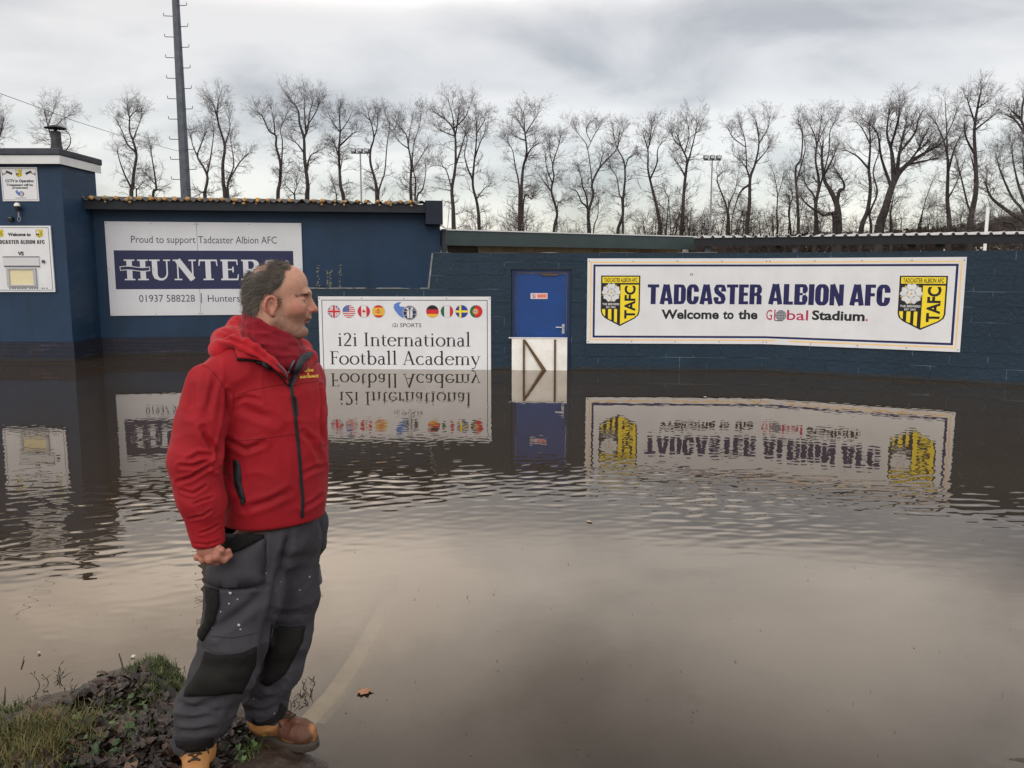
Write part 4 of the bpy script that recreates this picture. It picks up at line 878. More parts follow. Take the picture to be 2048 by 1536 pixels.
def polyline(pts, zs, X, Y):
    d = np.full(X.shape, 1e9); zz_ = np.zeros(X.shape)
    for i in range(len(pts) - 1):
        ax, ay = pts[i]; bx, by = pts[i + 1]; ex, ey = bx - ax, by - ay; t = np.clip(((X - ax) * ex + (Y - ay) * ey) / (ex * ex + ey * ey), 0, 1); q = np.hypot(X - ax - ex * t, Y - ay - ey * t); m = q < d
        d = np.where(m, q, d); zz_ = np.where(m, zs[i] + (zs[i + 1] - zs[i]) * t, zz_)
    return d, zz_
def grid(xs, ys, fz):
    X, Y = np.meshgrid(xs, ys); V = np.stack([X.ravel(), Y.ravel(), fz(X, Y).ravel()], 1); nx, ny = len(xs), len(ys)
    i = np.arange(nx - 1)[None, :] + nx * np.arange(ny - 1)[:, None]; F = np.stack([i, i + 1, i + 1 + nx, i + nx], -1).reshape(-1, 4)
    return V, F
xs = np.concatenate([np.linspace(-400, -6, 25)[:-1], np.linspace(-6, -2.6, 30)[:-1], np.linspace(-2.6, 2.6, 330)[:-1], np.linspace(2.6, 6, 30)[:-1], np.linspace(6, 400, 25)])
ys = np.concatenate([np.linspace(-60, 1.5, 12)[:-1], np.linspace(1.5, 4.2, 210)[:-1], np.linspace(4.2, 20, 60)[:-1], np.linspace(20, 600, 30)])
def gz(X, Y):
    z = terrain(X, Y); return np.where(Y > 17.5, np.minimum(0.0, -0.5 + (Y - 17.5) * .25), z)
V, F = grid(xs, ys, gz)
M['mud'] = mk('wet_mud', srgb(62, 50, 40), srgb(38, 31, 27), scale=7, rough=.45, bump=.8, bscale=45, spec=.5)
tag(np_mesh('ground', V, F, M['mud']), kind='structure')

# kerb stones: a pale one sliding under the water, a dark wet one under the boot
def kerb_piece(i0, i1, wd, ht, mat, label, sub=8, dz=0.0, extra=0.0):
    pts = []
    for i in range(i0, i1):
        for k in range(sub + (1 if i == i1 - 1 else 0)):
            t = k / sub; pts.append((KERB[i][0] * (1 - t) + KERB[i + 1][0] * t, KERB[i][1] * (1 - t) + KERB[i + 1][1] * t, KZ[i] * (1 - t) + KZ[i + 1] * t + dz))
    prof = [(-wd / 2, -ht), (-wd / 2, -.014), (-wd / 2 + .014, 0), (wd / 2 - .018, 0), (wd / 2, -.02), (wd / 2, -ht)]
    vs = []
    for i, p in enumerate(pts):
        a = pts[max(i - 1, 0)]; c = pts[min(i + 1, len(pts) - 1)]; tx, ty = c[0] - a[0], c[1] - a[1]; l = math.hypot(tx, ty); nx, ny = ty / l, -tx / l
        vs += [(p[0] + nx * u + extra * nx, p[1] + ny * u + extra * ny, p[2] + v) for u, v in prof]
    n = len(prof); fs = [(i * n + k, i * n + (k + 1) % n, (i + 1) * n + (k + 1) % n, (i + 1) * n + k) for i in range(len(pts) - 1) for k in range(n)]
    fs += [tuple(range(n - 1, -1, -1)), tuple((len(pts) - 1) * n + k for k in range(n))]
    b = MB(); b.add(vs, fs); return tag(b.build('kerb_stone', mat), label, 'kerb')
kerb_piece(2, 7, .105, .14, mk('pale_concrete', srgb(196, 188, 164), srgb(156, 148, 126), scale=9, rough=.7, bump=.3), 'pale concrete kerb edging curving away under the flood water')
kerb_piece(0, 2, .21, .18, mk('wet_stone', srgb(58, 54, 50), srgb(84, 80, 74), scale=10, rough=.35, bump=.4, spec=.6), 'dark wet kerb stone under the tan boot at the water edge', dz=-.012, extra=.01)

# water: one sheet; ripples are real height, stronger in a wind band; turbidity follows the depth below
ys = [1.0]
while ys[-1] < 19.5: ys.append(ys[-1] + min(0.034, 0.009 + 0.00017 * ys[-1] ** 2) )
ys = np.array(ys); xs = np.concatenate([np.linspace(-60, -11, 16)[:-1], np.linspace(-11, 11, 900)[:-1], np.linspace(11, 60, 16)])
X, Y = np.meshgrid(xs, ys)
def waves(X, Y, n, lmin, lmax, seed, spread, main):
    rg = np.random.RandomState(seed); h = np.zeros_like(X)
    for _ in range(n):
        lam = math.exp(rg.uniform(math.log(lmin), math.log(lmax))); a = main + rg.randn() * spread; k = 2 * math.pi / lam
        h += (lam / (2 * math.pi)) * np.sin(k * (X * math.cos(a) + Y * math.sin(a)) + rg.rand() * 6.28)
    return h / math.sqrt(n)                     # rms slope about 0.7
xc_ = X + 1.2 * (vnoise(X, Y, .35, 8) - .5)
band_c = 6.3 - 0.075 * (X + 0.3) ** 2 / (1 + 0.05 * (X + .3) ** 2) + 0.35 * (vnoise(X, Y, .5, 5) - .5)     # wind streak about 7 m out, bowed towards the ends
band = np.exp(-((Y - band_c) / 0.9) ** 2)
left = 1 / (1 + np.exp((X + 1.2) * 1.6)) * np.exp(-((Y - 5.2) / 1.15) ** 2)
mid_ = 1 / (1 + np.exp(-(Y - 6.6) * 1.6)) / (1 + np.exp((Y - 10.8) * .9))
patch = np.clip(vnoise(X, Y, .8, 6) * 1.5 - .15, 0, 1.2)
h = 0.032 * (0.6 + .8 * patch) * np.maximum(band, .8 * left) * waves(X, Y, 34, .075, .20, 11, .5, R(96))
h += 0.0105 * (0.4 + patch) * mid_ * waves(X, Y, 34, .075, .16, 12, .8, R(90))
h += 0.0010 * waves(X, Y, 20, .10, .5, 13, 1.2, R(80)) + 0.0016 * waves(X, Y, 14, .9, 2.6, 14, 1.0, R(70)) * (1 / (1 + np.exp((Y - 8.0) * .8)))
h += 0.0030 * (0.2 + vnoise(X, Y, 1.1, 9)) * waves(X, Y, 24, .035, .09, 15, 1.0, R(80)) * (Y < 5.6) * np.clip((5.6 - Y) / 1.2, 0, 1)
h *= np.clip((13.9 - Y) / 3.5, .12, 1)
dk, kz_ = polyline(KERB[2:], KZ[2:], X, Y)
bed = terrain(X, Y); soft = np.clip((0.066 - dk) / 0.022, 0, 1); bed = bed * (1 - soft) + np.maximum(bed, kz_) * soft
dep = np.maximum(0, -bed); turb = 1 - np.exp(-dep * 11.0)
turb = np.where(Y < 1.6, 1, turb)
h *= np.clip(dep / .03, .15, 1)
V, F = grid(xs, ys, lambda a, c: h)
wm = bpy.data.materials.new('flood_water'); wm.use_nodes = True; t = wm.node_tree; t.nodes.clear()
o_ = N(t, 'ShaderNodeOutputMaterial'); tcn = N(t, 'ShaderNodeTexCoord')
silt = N(t, 'ShaderNodeTexNoise'); silt.inputs['Scale'].default_value = .7; silt.inputs['Detail'].default_value = 6; L(t, tcn.outputs['Object'], silt.inputs['Vector'])
mx = N(t, 'ShaderNodeMix', data_type='RGBA'); L(t, silt.outputs['Fac'], mx.inputs['Factor']); mx.inputs['A'].default_value = (0.034, 0.024, 0.015, 1); mx.inputs['B'].default_value = (0.050, 0.036, 0.023, 1)
df = N(t, 'ShaderNodeBsdfDiffuse'); L(t, mx.outputs['Result'], df.inputs['Color'])
tr = N(t, 'ShaderNodeBsdfTransparent'); tr.inputs['Color'].default_value = (.86, .82, .74, 1)
at_n = N(t, 'ShaderNodeAttribute', attribute_name='turbidity'); m1 = N(t, 'ShaderNodeMixShader'); L(t, at_n.outputs['Fac'], m1.inputs[0]); L(t, tr.outputs[0], m1.inputs[1]); L(t, df.outputs[0], m1.inputs[2])
gl = N(t, 'ShaderNodeBsdfGlossy'); gl.inputs['Roughness'].default_value = 0.012; gl.inputs['Color'].default_value = (1.0, .94, .875, 1)
fr_ = N(t, 'ShaderNodeFresnel'); fr_.inputs['IOR'].default_value = 1.58
m2 = N(t, 'ShaderNodeMixShader'); L(t, fr_.outputs[0], m2.inputs[0]); L(t, m1.outputs[0], m2.inputs[1]); L(t, gl.outputs[0], m2.inputs[2]); L(t, m2.outputs[0], o_.inputs['Surface'])
tag(np_mesh('water', V, F, wm, attrs={'turbidity': turb.ravel()}), kind='structure')
# ------------------------------------------------------------------ bare winter trees beyond the ground
Z3, Z4, Z5, Z6 = zc(0, 150, 3.938), zc(500, 150, 3.938), zc(1000, 180, 3.938), zc(1480, 150, 3.606)
M['bark'] = mk('winter_bark', srgb(70, 64, 63), srgb(50, 47, 48), scale=3, rough=.9)
M['twig'] = mk('twigs', srgb(118, 110, 110), srgb(94, 87, 89), scale=.5, rough=.9)
M['brown_twig'] = mk('brown_twigs', srgb(92, 78, 74), srgb(70, 60, 60), scale=.4, rough=.9)
def tubes(segs, sides):
    """segs: arrays P0 (n,3), P1, r0, r1 -> prisms, vectorised"""
    P0, P1, r0, r1 = segs; D = P1 - P0; Ln = np.linalg.norm(D, axis=1, keepdims=True) + 1e-9; T = D / Ln
    ref = np.where(np.abs(T[:, 2:3]) < .9, np.array([[0, 0, 1.0]]), np.array([[1.0, 0, 0]])); A = np.cross(T, ref); A /= np.linalg.norm(A, axis=1, keepdims=True) + 1e-9; B = np.cross(T, A)
    n = len(P0); V = np.zeros((n, 2, sides, 3))
    for k in range(sides):
        q = 2 * math.pi * k / sides; o = A * math.cos(q) + B * math.sin(q); V[:, 0, k] = P0 + o * r0[:, None]; V[:, 1, k] = P1 + o * r1[:, None]
    base = (np.arange(n) * 2 * sides)[:, None]; F = []
    for k in range(sides):
        k2 = (k + 1) % sides; F.append(np.concatenate([base + k, base + k2, base + sides + k2, base + sides + k], 1))
    return V.reshape(-1, 3), np.stack(F, 1).reshape(-1, 4)
def grow(rg, start, dirs, length, rad, n_gen, kids, up=0.25, wander=.15, steps=4, shrink=.62, spread=.75):
    """recursive twigs, all branches of one generation at once"""
    S = []; P = start.copy(); D = dirs.copy(); Ln = length.copy(); Rd = rad.copy()
    for g in range(n_gen):
        n = len(P); nodes = [P]; d = D; rr = [Rd]
        for s in range(steps):
            d = d + rg.normal(0, wander, d.shape); d[:, 2] += up * (.6 if g == 0 else .35); d /= np.linalg.norm(d, axis=1, keepdims=True)
            nodes.append(nodes[-1] + d * (Ln / steps)[:, None]); rr.append(Rd * (1 - (s + 1) / steps * .62))
        for s in range(steps): S.append((nodes[s], nodes[s + 1], rr[s], rr[s + 1]))
        if g == n_gen - 1: break
        k = kids[g]; NP = []; ND = []; NL = []; NR = []
        for j in range(k):
            t = rg.uniform(.25, 1.0, n) * steps; t[rg.rand(n) < .25] = steps; i0 = np.minimum(t.astype(int), steps - 1); fr = t - i0
            a = np.stack(nodes)[i0, np.arange(n)]; b = np.stack(nodes)[i0 + 1, np.arange(n)]; NP.append(a + (b - a) * fr[:, None]); dd = (b - a); dd /= np.linalg.norm(dd, axis=1, keepdims=True) + 1e-9
            rnd = rg.normal(0, 1, dd.shape); rnd -= (rnd * dd).sum(1, keepdims=True) * dd; rnd /= np.linalg.norm(rnd, axis=1, keepdims=True) + 1e-9
            nd = dd + rnd * spread * rg.uniform(.6, 1.3, (n, 1)); ND.append(nd / np.linalg.norm(nd, axis=1, keepdims=True)); NL.append(Ln * shrink * rg.uniform(.6, 1.2, n)); NR.append(np.maximum(Rd * .50, .0046))
        P = np.concatenate(NP); D = np.concatenate(ND); Ln = np.concatenate(NL); Rd = np.concatenate(NR)
    return S
def cat(S): return [np.concatenate([s[i] for s in S]) for i in range(4)]
def smooth_path(pts, n=4):
    """Catmull-Rom through 3-D points with radius as the 4th value"""
    p = np.array(pts, float); p = np.vstack([2 * p[0] - p[1], p, 2 * p[-1] - p[-2]]); o = []
    for i in range(1, len(p) - 2):
        for k in range(n):
            t = k / n; o.append(.5 * ((2 * p[i]) + (-p[i - 1] + p[i + 1]) * t + (2 * p[i - 1] - 5 * p[i] + 4 * p[i + 1] - p[i + 2]) * t * t + (-p[i - 1] + 3 * p[i] - 3 * p[i + 1] + p[i + 2]) * t ** 3))
    o.append(p[-2]); return np.array(o)
def tree(seed, Y, stems, r0, label, group='bare winter trees beyond the ground', fan=1.0, density=1.0, twigm='twig', name='bare_tree', low=.25, cat_='tree'):
    """stems: outlines measured in photo pixels, first starts at the ground; each gets its own depth"""
    rg = np.random.RandomState(seed); st3 = []; r0 = r0 * .78
    for i, st in enumerate(stems):
        w0 = r0 if i == 0 else r0 * (.54 if i < 3 else .38)
        off = 0 if i == 0 else rg.uniform(-2.2, 2.2); pts = []
        for j, (px, py) in enumerate(st):
            f = j / (len(st) - 1); y = Y + off * min(1, f * 1.5) + (rg.normal(0, .18) if 0 < j else 0); P = at(px, py, y); pts.append([P.x, P.y, P.z, max(.02, w0 * (1 - .80 * f ** .8))])
        if i == 0 or st[0][1] > 400:
            pts.insert(0, [pts[0][0] + rg.normal(0, .15), Y, -.3, pts[0][3] * 1.15])
        else:                        # spring from the nearest point of an earlier stem
            best = min((np.linalg.norm(q[:3] - np.array(pts[0][:3])), tuple(q)) for s in st3 for q in s); pts[0][:3] = best[1][:3]; pts[0][3] = min(pts[0][3], best[1][3] * .85)
        st3.append(smooth_path(pts))
    bx, bz = st3[0][0][0], 0.0
    label_o = thing(name, label, cat_, (bx, Y, 0), 0, group); org = np.array([bx, Y, 0.0])
    S = []
    for s in st3: S.append((s[:-1, :3] - org, s[1:, :3] - org, s[:-1, 3], s[1:, 3]))
    Vt, Ft = tubes(cat(S), 6); np_mesh('trunk', Vt, Ft, M['bark'], label_o)
    ztop = max(s[:, 2].max() for s in st3); A = []; B = []; Ln = []; Rd = []
    for i, s in enumerate(st3):
        zl = s[:, 2]; L_tot = np.linalg.norm(np.diff(s[:, :3], axis=0), axis=1).sum(); n_side = int(L_tot * 1.9 * density)
        for _ in range(n_side):
            j = rg.randint(1, len(s)); f = rg.rand(); P = s[j - 1] * (1 - f) + s[j] * f; h = (P[2] - 0) / ztop
            if h < low and rg.rand() < .7: continue
            t = s[j, :3] - s[j - 1, :3]; t /= np.linalg.norm(t) + 1e-9; a = rg.uniform(0, 6.28); d = np.array([math.cos(a), math.sin(a) * .8, rg.uniform(-.30, .35)]) + t * .25
            A.append(P[:3] - org); B.append(d / np.linalg.norm(d)); Ln.append(rg.uniform(.6, 1.5) * (1.1 - .3 * h)); Rd.append(min(.034, P[3] * .30) + .005)
        # the head of the stem opens in a fan
        e = s[-1]; t = s[-1, :3] - s[-3, :3]; t /= np.linalg.norm(t)
        for k in range(int(11 * fan * density)):
            d = t + rg.normal(0, .55, 3) * np.array([1, .8, .5]) + np.array([0, 0, .35]); j = rg.randint(max(1, len(s) - 5), len(s)); q = s[j]
            A.append(q[:3] - org); B.append(d / np.linalg.norm(d)); Ln.append(rg.uniform(.6, 1.2) * fan); Rd.append(max(.014, q[3] * .45))
    S = grow(rg, np.array(A), np.array(B), np.array(Ln), np.array(Rd), 4, (4, 4, 3), up=.09)
    Vt, Ft = tubes(cat(S), 3); np_mesh('crown', Vt, Ft, M[twigm], label_o)
    return label_o
TR = [
 (76, Z3, [[(-75, 1000), (-60, 800), (-70, 600), (-50, 400), (-40, 260)], [(-65, 700), (-20, 560), (10, 420)], [(-60, 560), (0, 480), (30, 330)]], .22, 'bare tree half out of frame behind the blue hut roof'),
 (78, Z3, [[(445, 660), (425, 560), (400, 480), (372, 380), (352, 280)], [(395, 470), (470, 370), (560, 310)], [(550, 660), (545, 560), (552, 480), (522, 440)], [(372, 390), (410, 310), (430, 250)]], .17, 'bare tree with a wide split head right behind the hut flue'),
 (80, Z3, [[(1035, 985), (1045, 880), (1055, 760), (1075, 640), (1055, 540), (1020, 440), (1020, 340), (1000, 250)], [(1030, 900), (980, 780), (935, 650), (925, 570)], [(1045, 620), (1000, 540), (960, 440), (905, 330)], [(1055, 530), (1090, 400), (1120, 320)], [(1020, 350), (1060, 290), (1100, 270)]], .25, 'tall bare tree with a domed head standing alone between the hut and the mast'),
 (82, Z3, [[(1205, 985), (1230, 900), (1215, 760), (1195, 640), (1190, 560)], [(1215, 870), (1170, 800), (1112, 745)], [(1075, 985), (1090, 890), (1160, 815)]], .17, 'short bare tree with crooked stems just beside the tall mast'),
 (79, Z3, [[(1617, 990), (1615, 920), (1635, 810), (1600, 720), (1555, 640), (1590, 530), (1625, 440)], [(1635, 790), (1660, 640), (1680, 490), (1685, 420)], [(1560, 630), (1520, 560), (1500, 470)]], .22, 'bare tree with a bowed left stem just past the tall mast'),
 (78, Z3, [[(1775, 990), (1760, 860), (1755, 700), (1770, 560), (1725, 400), (1710, 300), (1720, 190)], [(1800, 990), (1795, 850), (1840, 720), (1830, 600), (1810, 480)], [(1790, 830), (1880, 700), (1955, 620)], [(1765, 560), (1810, 420), (1800, 330)], [(1720, 370), (1690, 260), (1670, 210)]], .27, 'very tall bare tree with a narrow topknot above its second stem'),
 (80, Z4, [[(220, 1000), (235, 850), (240, 700), (205, 560), (205, 480), (150, 440), (100, 330), (60, 290)], [(245, 800), (250, 680), (255, 520), (240, 430), (285, 320)], [(210, 460), (190, 380), (170, 270)]], .24, 'bare tree whose split crown leans away from its taller neighbour'),
 (84, Z4, [[(355, 1000), (345, 940), (370, 880), (366, 820)], [(345, 940), (290, 880), (270, 840)]], .11, 'small bushy bare tree low between two tall ones above the club roof'),
 (77, Z4, [[(450, 1010), (455, 870), (430, 660), (425, 500), (390, 380), (380, 280), (325, 200)], [(430, 500), (455, 420), (470, 300), (500, 190)], [(455, 790), (475, 640), (545, 600)], [(420, 600), (370, 540), (330, 520)], [(440, 440), (430, 300), (430, 180)], [(460, 400), (520, 290), (550, 210)]], .29, 'tallest bare tree over the pale board with a broad round head'),
 (81, Z4, [[(740, 1020), (715, 880), (705, 740), (700, 600), (710, 450), (705, 340), (700, 270)], [(710, 570), (800, 470), (830, 450)], [(700, 640), (650, 510)], [(720, 760), (735, 620)], [(715, 450), (760, 380), (800, 300)], [(707, 460), (650, 370), (620, 310)]], .25, 'bare tree with a straight stem immediately before the first lamp column'),
 (84, Z4, [[(683, 1015), (675, 930), (655, 850)], [(675, 920), (650, 925)]], .09, 'thin broken stub of a bare tree beside a straight stemmed one'),
 (79, Z4, [[(1000, 1015), (990, 850), (950, 700), (950, 590), (975, 500), (960, 400), (930, 310)], [(1010, 1000), (1030, 860), (1060, 770), (1075, 600), (1085, 500), (1100, 400), (1075, 320)], [(975, 500), (1000, 420), (1010, 310)], [(1090, 480), (1140, 420), (1160, 360)]], .23, 'bare tree of two wide bowed stems just beyond the first lamp column'),
 (80, Z4, [[(1270, 1030), (1265, 850), (1270, 700), (1250, 580), (1230, 470), (1170, 400)], [(1300, 1025), (1305, 850), (1280, 700), (1290, 540), (1330, 420), (1345, 330)], [(1310, 1020), (1360, 900), (1385, 760), (1380, 690)], [(1300, 780), (1350, 640), (1400, 560)], [(1255, 540), (1260, 430), (1280, 340)], [(1235, 580), (1180, 530), (1140, 470)]], .22, 'bare tree with four upright stems over the end of the club roof'),
 (77, Z4, [[(1605, 1215), (1600, 1040), (1590, 900), (1615, 750), (1620, 600), (1610, 450), (1560, 370), (1490, 320)], [(1620, 700), (1650, 620), (1680, 520), (1700, 460)], [(1620, 500), (1630, 400), (1650, 270)], [(1585, 880), (1540, 740), (1470, 710)], [(1615, 440), (1595, 320), (1570, 230)], [(1605, 500), (1530, 450), (1480, 420)], [(1630, 420), (1690, 340), (1720, 270)]], .29, 'tall dark bare tree rising right after the club roof ends'),
 (80, Z4, [[(1805, 1220), (1790, 1020), (1755, 870), (1765, 700), (1780, 560), (1785, 430), (1780, 330)], [(1755, 830), (1710, 720), (1690, 620), (1710, 500), (1660, 400)], [(1770, 650), (1810, 540), (1860, 430)], [(1785, 980), (1840, 900), (1890, 870)], [(1785, 450), (1840, 370), (1850, 330)]], .24, 'bare tree with a left leaning fork over the left half of the green fascia'),
 (78, Z5, [[(155, 1115), (165, 950), (170, 750), (185, 600), (210, 500), (200, 370), (190, 320), (130, 220)], [(150, 950), (150, 750), (120, 600), (100, 480), (60, 410)], [(195, 570), (240, 470), (300, 420)], [(205, 420), (150, 380), (100, 350)], [(200, 340), (260, 250), (300, 190)], [(185, 880), (250, 860), (262, 810)], [(195, 330), (190, 240), (185, 170)]], .28, 'tall bare tree with a full head growing out of a dark round bush'),
 (81, Z5, [[(425, 1125), (450, 970), (405, 800), (425, 680), (415, 590), (460, 440), (475, 370)], [(410, 750), (370, 620), (350, 480)], [(400, 790), (315, 680)], [(450, 940), (495, 900)], [(415, 590), (390, 480), (390, 390)]], .21, 'shorter bare tree with a zigzag stem between two tall ones'),
 (79, Z5, [[(705, 1130), (695, 970), (735, 830), (725, 740), (780, 620), (850, 540), (920, 460), (940, 330)], [(700, 1000), (640, 880), (605, 800), (550, 780)], [(690, 920), (650, 760), (640, 690), (610, 580)], [(720, 730), (710, 590), (680, 430), (620, 350), (580, 300)], [(682, 430), (740, 360), (780, 300)], [(735, 1130), (770, 990), (775, 870)], [(780, 620), (820, 470)], [(680, 430), (680, 330), (690, 280)]], .24, 'bare tree with one long limb slanting across to its neighbour'),
 (81, Z5, [[(925, 1145), (965, 1000), (970, 850), (985, 700), (975, 560), (925, 460), (890, 340)], [(965, 930), (940, 820), (920, 690), (860, 600)], [(985, 640), (1010, 540), (1055, 510)], [(925, 450), (950, 370), (980, 310)]], .23, 'bare tree with a leaning foot past the end of the tan panels'),
 (78, Z5, [[(1260, 1110), (1240, 950), (1190, 740), (1165, 620), (1165, 470), (1130, 360)], [(1195, 700), (1235, 580), (1245, 460), (1320, 370)], [(1240, 450), (1210, 320)], [(1167, 470), (1190, 330), (1200, 270)]], .24, 'forked bare tree leaning over a mass of tall brown bushes'),
 (77, Z5, [[(1430, 1120), (1440, 950), (1450, 780), (1470, 600), (1470, 540), (1430, 450), (1390, 340)], [(1480, 600), (1500, 500), (1530, 380), (1565, 240)], [(1450, 690), (1420, 610), (1380, 560)], [(1490, 480), (1490, 350), (1465, 220)], [(1425, 440), (1370, 390), (1350, 310)], [(1530, 380), (1590, 300)]], .27, 'tall bare tree with an ivy dark stem left of the second lamp column'),
 (78, Z5, [[(1945, 1120), (1965, 900), (1970, 700), (2010, 580), (2040, 420), (2020, 250)], [(1965, 700), (1930, 600), (1840, 510)], [(1965, 740), (1890, 810), (1830, 1000), (1825, 1110)], [(1930, 620), (1930, 400), (1880, 250)], [(2035, 430), (2110, 300), (2120, 210)], [(2010, 580), (2080, 500), (2130, 430)], [(1925, 420), (1830, 370), (1800, 300)]], .27, 'tall bare tree with a wide flat head right of the second lamp column'),
 (82, Z5, [[(1800, 1110), (1790, 940), (1710, 710), (1750, 650)], [(1795, 960), (1850, 800), (1880, 640)]], .18, 'bent bare tree just beside the second lamp column'),
 (84, Z6, [[(270, 1130), (265, 1000), (270, 850), (240, 700)], [(268, 900), (300, 780), (320, 700)]], .15, 'lower bare tree with a feathery crown left of three close stems'),
 (85, Z6, [[(365, 1130), (350, 980), (380, 870), (350, 760)], [(360, 940), (330, 860)]], .14, 'crooked lower bare tree against three close stems'),
 (78, Z6, [[(420, 1140), (415, 900), (400, 680), (440, 600), (450, 430), (420, 330)], [(440, 760), (450, 620), (470, 520), (450, 400)]], .20, 'slim upright bare tree, first of three close stems above the ribbed roof'),
 (77, Z6, [[(550, 1135), (545, 950), (570, 780), (545, 620), (550, 480), (510, 370)], [(575, 900), (600, 720), (640, 560), (650, 400), (705, 320)], [(545, 950), (480, 800), (440, 700)], [(560, 560), (575, 400), (590, 290)], [(548, 500), (600, 400), (640, 330)]], .25, 'bare tree with a tall crowded crown, middle of three close stems'),
 (76, Z6, [[(710, 1140), (702, 950), (650, 830), (610, 760), (590, 600), (600, 480)], [(700, 910), (750, 820), (740, 760), (690, 690)], [(680, 1040), (600, 1010), (480, 930), (430, 860)], [(610, 740), (660, 620), (700, 520)]], .42, 'stout short trunked bare tree with a long low limb'),
 (76, Z6, [[(870, 1140), (920, 980), (940, 820), (930, 680), (940, 500), (930, 340)], [(945, 1130), (935, 1000), (990, 850), (960, 700), (1000, 560), (1015, 420)], [(930, 680), (850, 590), (760, 540)], [(940, 500), (890, 400), (850, 350)]], .30, 'forked bare tree in front of the great spreading one'),
 (74, Z6, [[(1000, 1140), (1050, 960), (1110, 770), (1200, 650), (1320, 570), (1430, 510)], [(1105, 770), (1095, 560), (1060, 420), (1080, 240)], [(1120, 740), (1150, 560), (1200, 340)], [(1140, 720), (1270, 560), (1360, 380)], [(1090, 1140), (1085, 1000), (1110, 860)], [(1090, 800), (1020, 600), (990, 420), (900, 330)], [(1150, 560), (1260, 420), (1290, 300)], [(1200, 650), (1330, 620), (1430, 600)], [(1080, 480), (1140, 330), (1150, 230)], [(1270, 560), (1390, 450)]], .54, 'great spreading bare tree with the thickest leaning trunk'),
 (82, Z6, [[(1285, 1130), (1300, 1050), (1340, 900), (1385, 770)], [(1310, 1020), (1360, 960), (1420, 900)]], .13, 'thin sapling leaning out beneath the great spreading tree'),
 (77, Z6, [[(1510, 1120), (1495, 900), (1500, 700), (1495, 580), (1460, 450), (1410, 340)], [(1500, 700), (1550, 520), (1600, 420)], [(1495, 570), (1490, 400), (1480, 200)], [(1495, 900), (1560, 780), (1610, 640)], [(1470, 460), (1530, 350), (1560, 260)]], .27, 'tall bare tree with a straight dark stem beyond the great spreading one'),
 (76, Z6, [[(1660, 1080), (1700, 850), (1700, 640), (1690, 400), (1720, 200), (1740, 110)], [(1670, 1060), (1640, 930), (1590, 720), (1550, 570)], [(1700, 600), (1630, 450), (1620, 340)], [(1695, 400), (1790, 320), (1850, 270)], [(1600, 740), (1660, 560)], [(1700, 330), (1650, 210), (1640, 160)], [(1715, 230), (1800, 180)]], .34, 'tallest tree of all at the frame end, dark stem and high fine head'),
 (75, Z6, [[(2120, 1120), (2110, 800), (2080, 500), (2030, 330), (1960, 260)], [(2060, 430), (1990, 330), (1930, 290)], [(2040, 340), (2040, 200), (2060, 140)], [(2080, 500), (2120, 320), (2110, 200)]], .34, 'bare tree with only its drooping head showing at the frame edge'),
 (60, Z6, [[(2150, 1140), (2060, 1060), (1930, 980), (1810, 880), (1770, 770)], [(2060, 1060), (1960, 880), (1880, 700), (1850, 590)], [(2100, 1100), (2010, 800), (1970, 620), (1960, 500)], [(2110, 1090), (2060, 780), (2040, 560), (2050, 470)], [(1990, 1130), (1900, 1060), (1820, 1030)], [(2130, 1090), (2120, 700), (2130, 480)]], .30, 'low broad bare tree with many steep limbs at the frame end'),
]
for i, (Y, z, stems, r0, lab) in enumerate(TR):
    tree(100 + i, Y, [z(s) for s in stems], r0, lab, density=1.25 if i in (29, 34) else 1.0, fan=1.15 if i in (8, 13, 15, 29) else 1.0)
def bush(seed, px, pyt, hw, Y, label, dens=1.0, stems=9):
    """round bush of many rising stems"""
    rg = np.random.RandomState(seed); c = at(px, 470, Y); H = at(px, pyt, Y).z; Rw = hw * Y / F_PX; t = thing('bare_bush', label, 'bush', (c.x, Y, 0), 0, 'bare bushes under the winter trees'); A = []; B = []; Ln = []; Rd = []
    tr = []
    for k in range(int(stems * dens)):
        a = rg.uniform(0, 6.28); f = math.sqrt(rg.rand()); top = np.array([Rw * .62 * f * math.cos(a), Rw * .62 * f * math.sin(a), H * (.80 - .28 * f * f)])
        p = smooth_path([[rg.normal(0, Rw * .15), rg.normal(0, Rw * .15), -.3, .07], [top[0] * .5 + rg.normal(0, .2), top[1] * .5, top[2] * .55, .05], [*top, .02]], 4); tr.append((p[:-1, :3], p[1:, :3], p[:-1, 3], p[1:, 3]))
        for _ in range(9):
            j = rg.randint(len(p) // 3, len(p)); d = rg.normal(0, .5, 3) + np.array([math.cos(a) * f * .6, math.sin(a) * f * .6, .6]); A.append(p[j, :3]); B.append(d / np.linalg.norm(d)); Ln.append(rg.uniform(.2, .36) * Rw + .5); Rd.append(.022)
    Vt, Ft = tubes(cat(tr), 4); np_mesh('stems', Vt, Ft, M['bark'], t)
    S = grow(rg, np.array(A), np.array(B), np.array(Ln), np.array(Rd), 4, (5, 4, 3), up=.18, wander=.28); Vt, Ft = tubes(cat(S), 3); np_mesh('crown', Vt, Ft, M['brown_twig'], t)
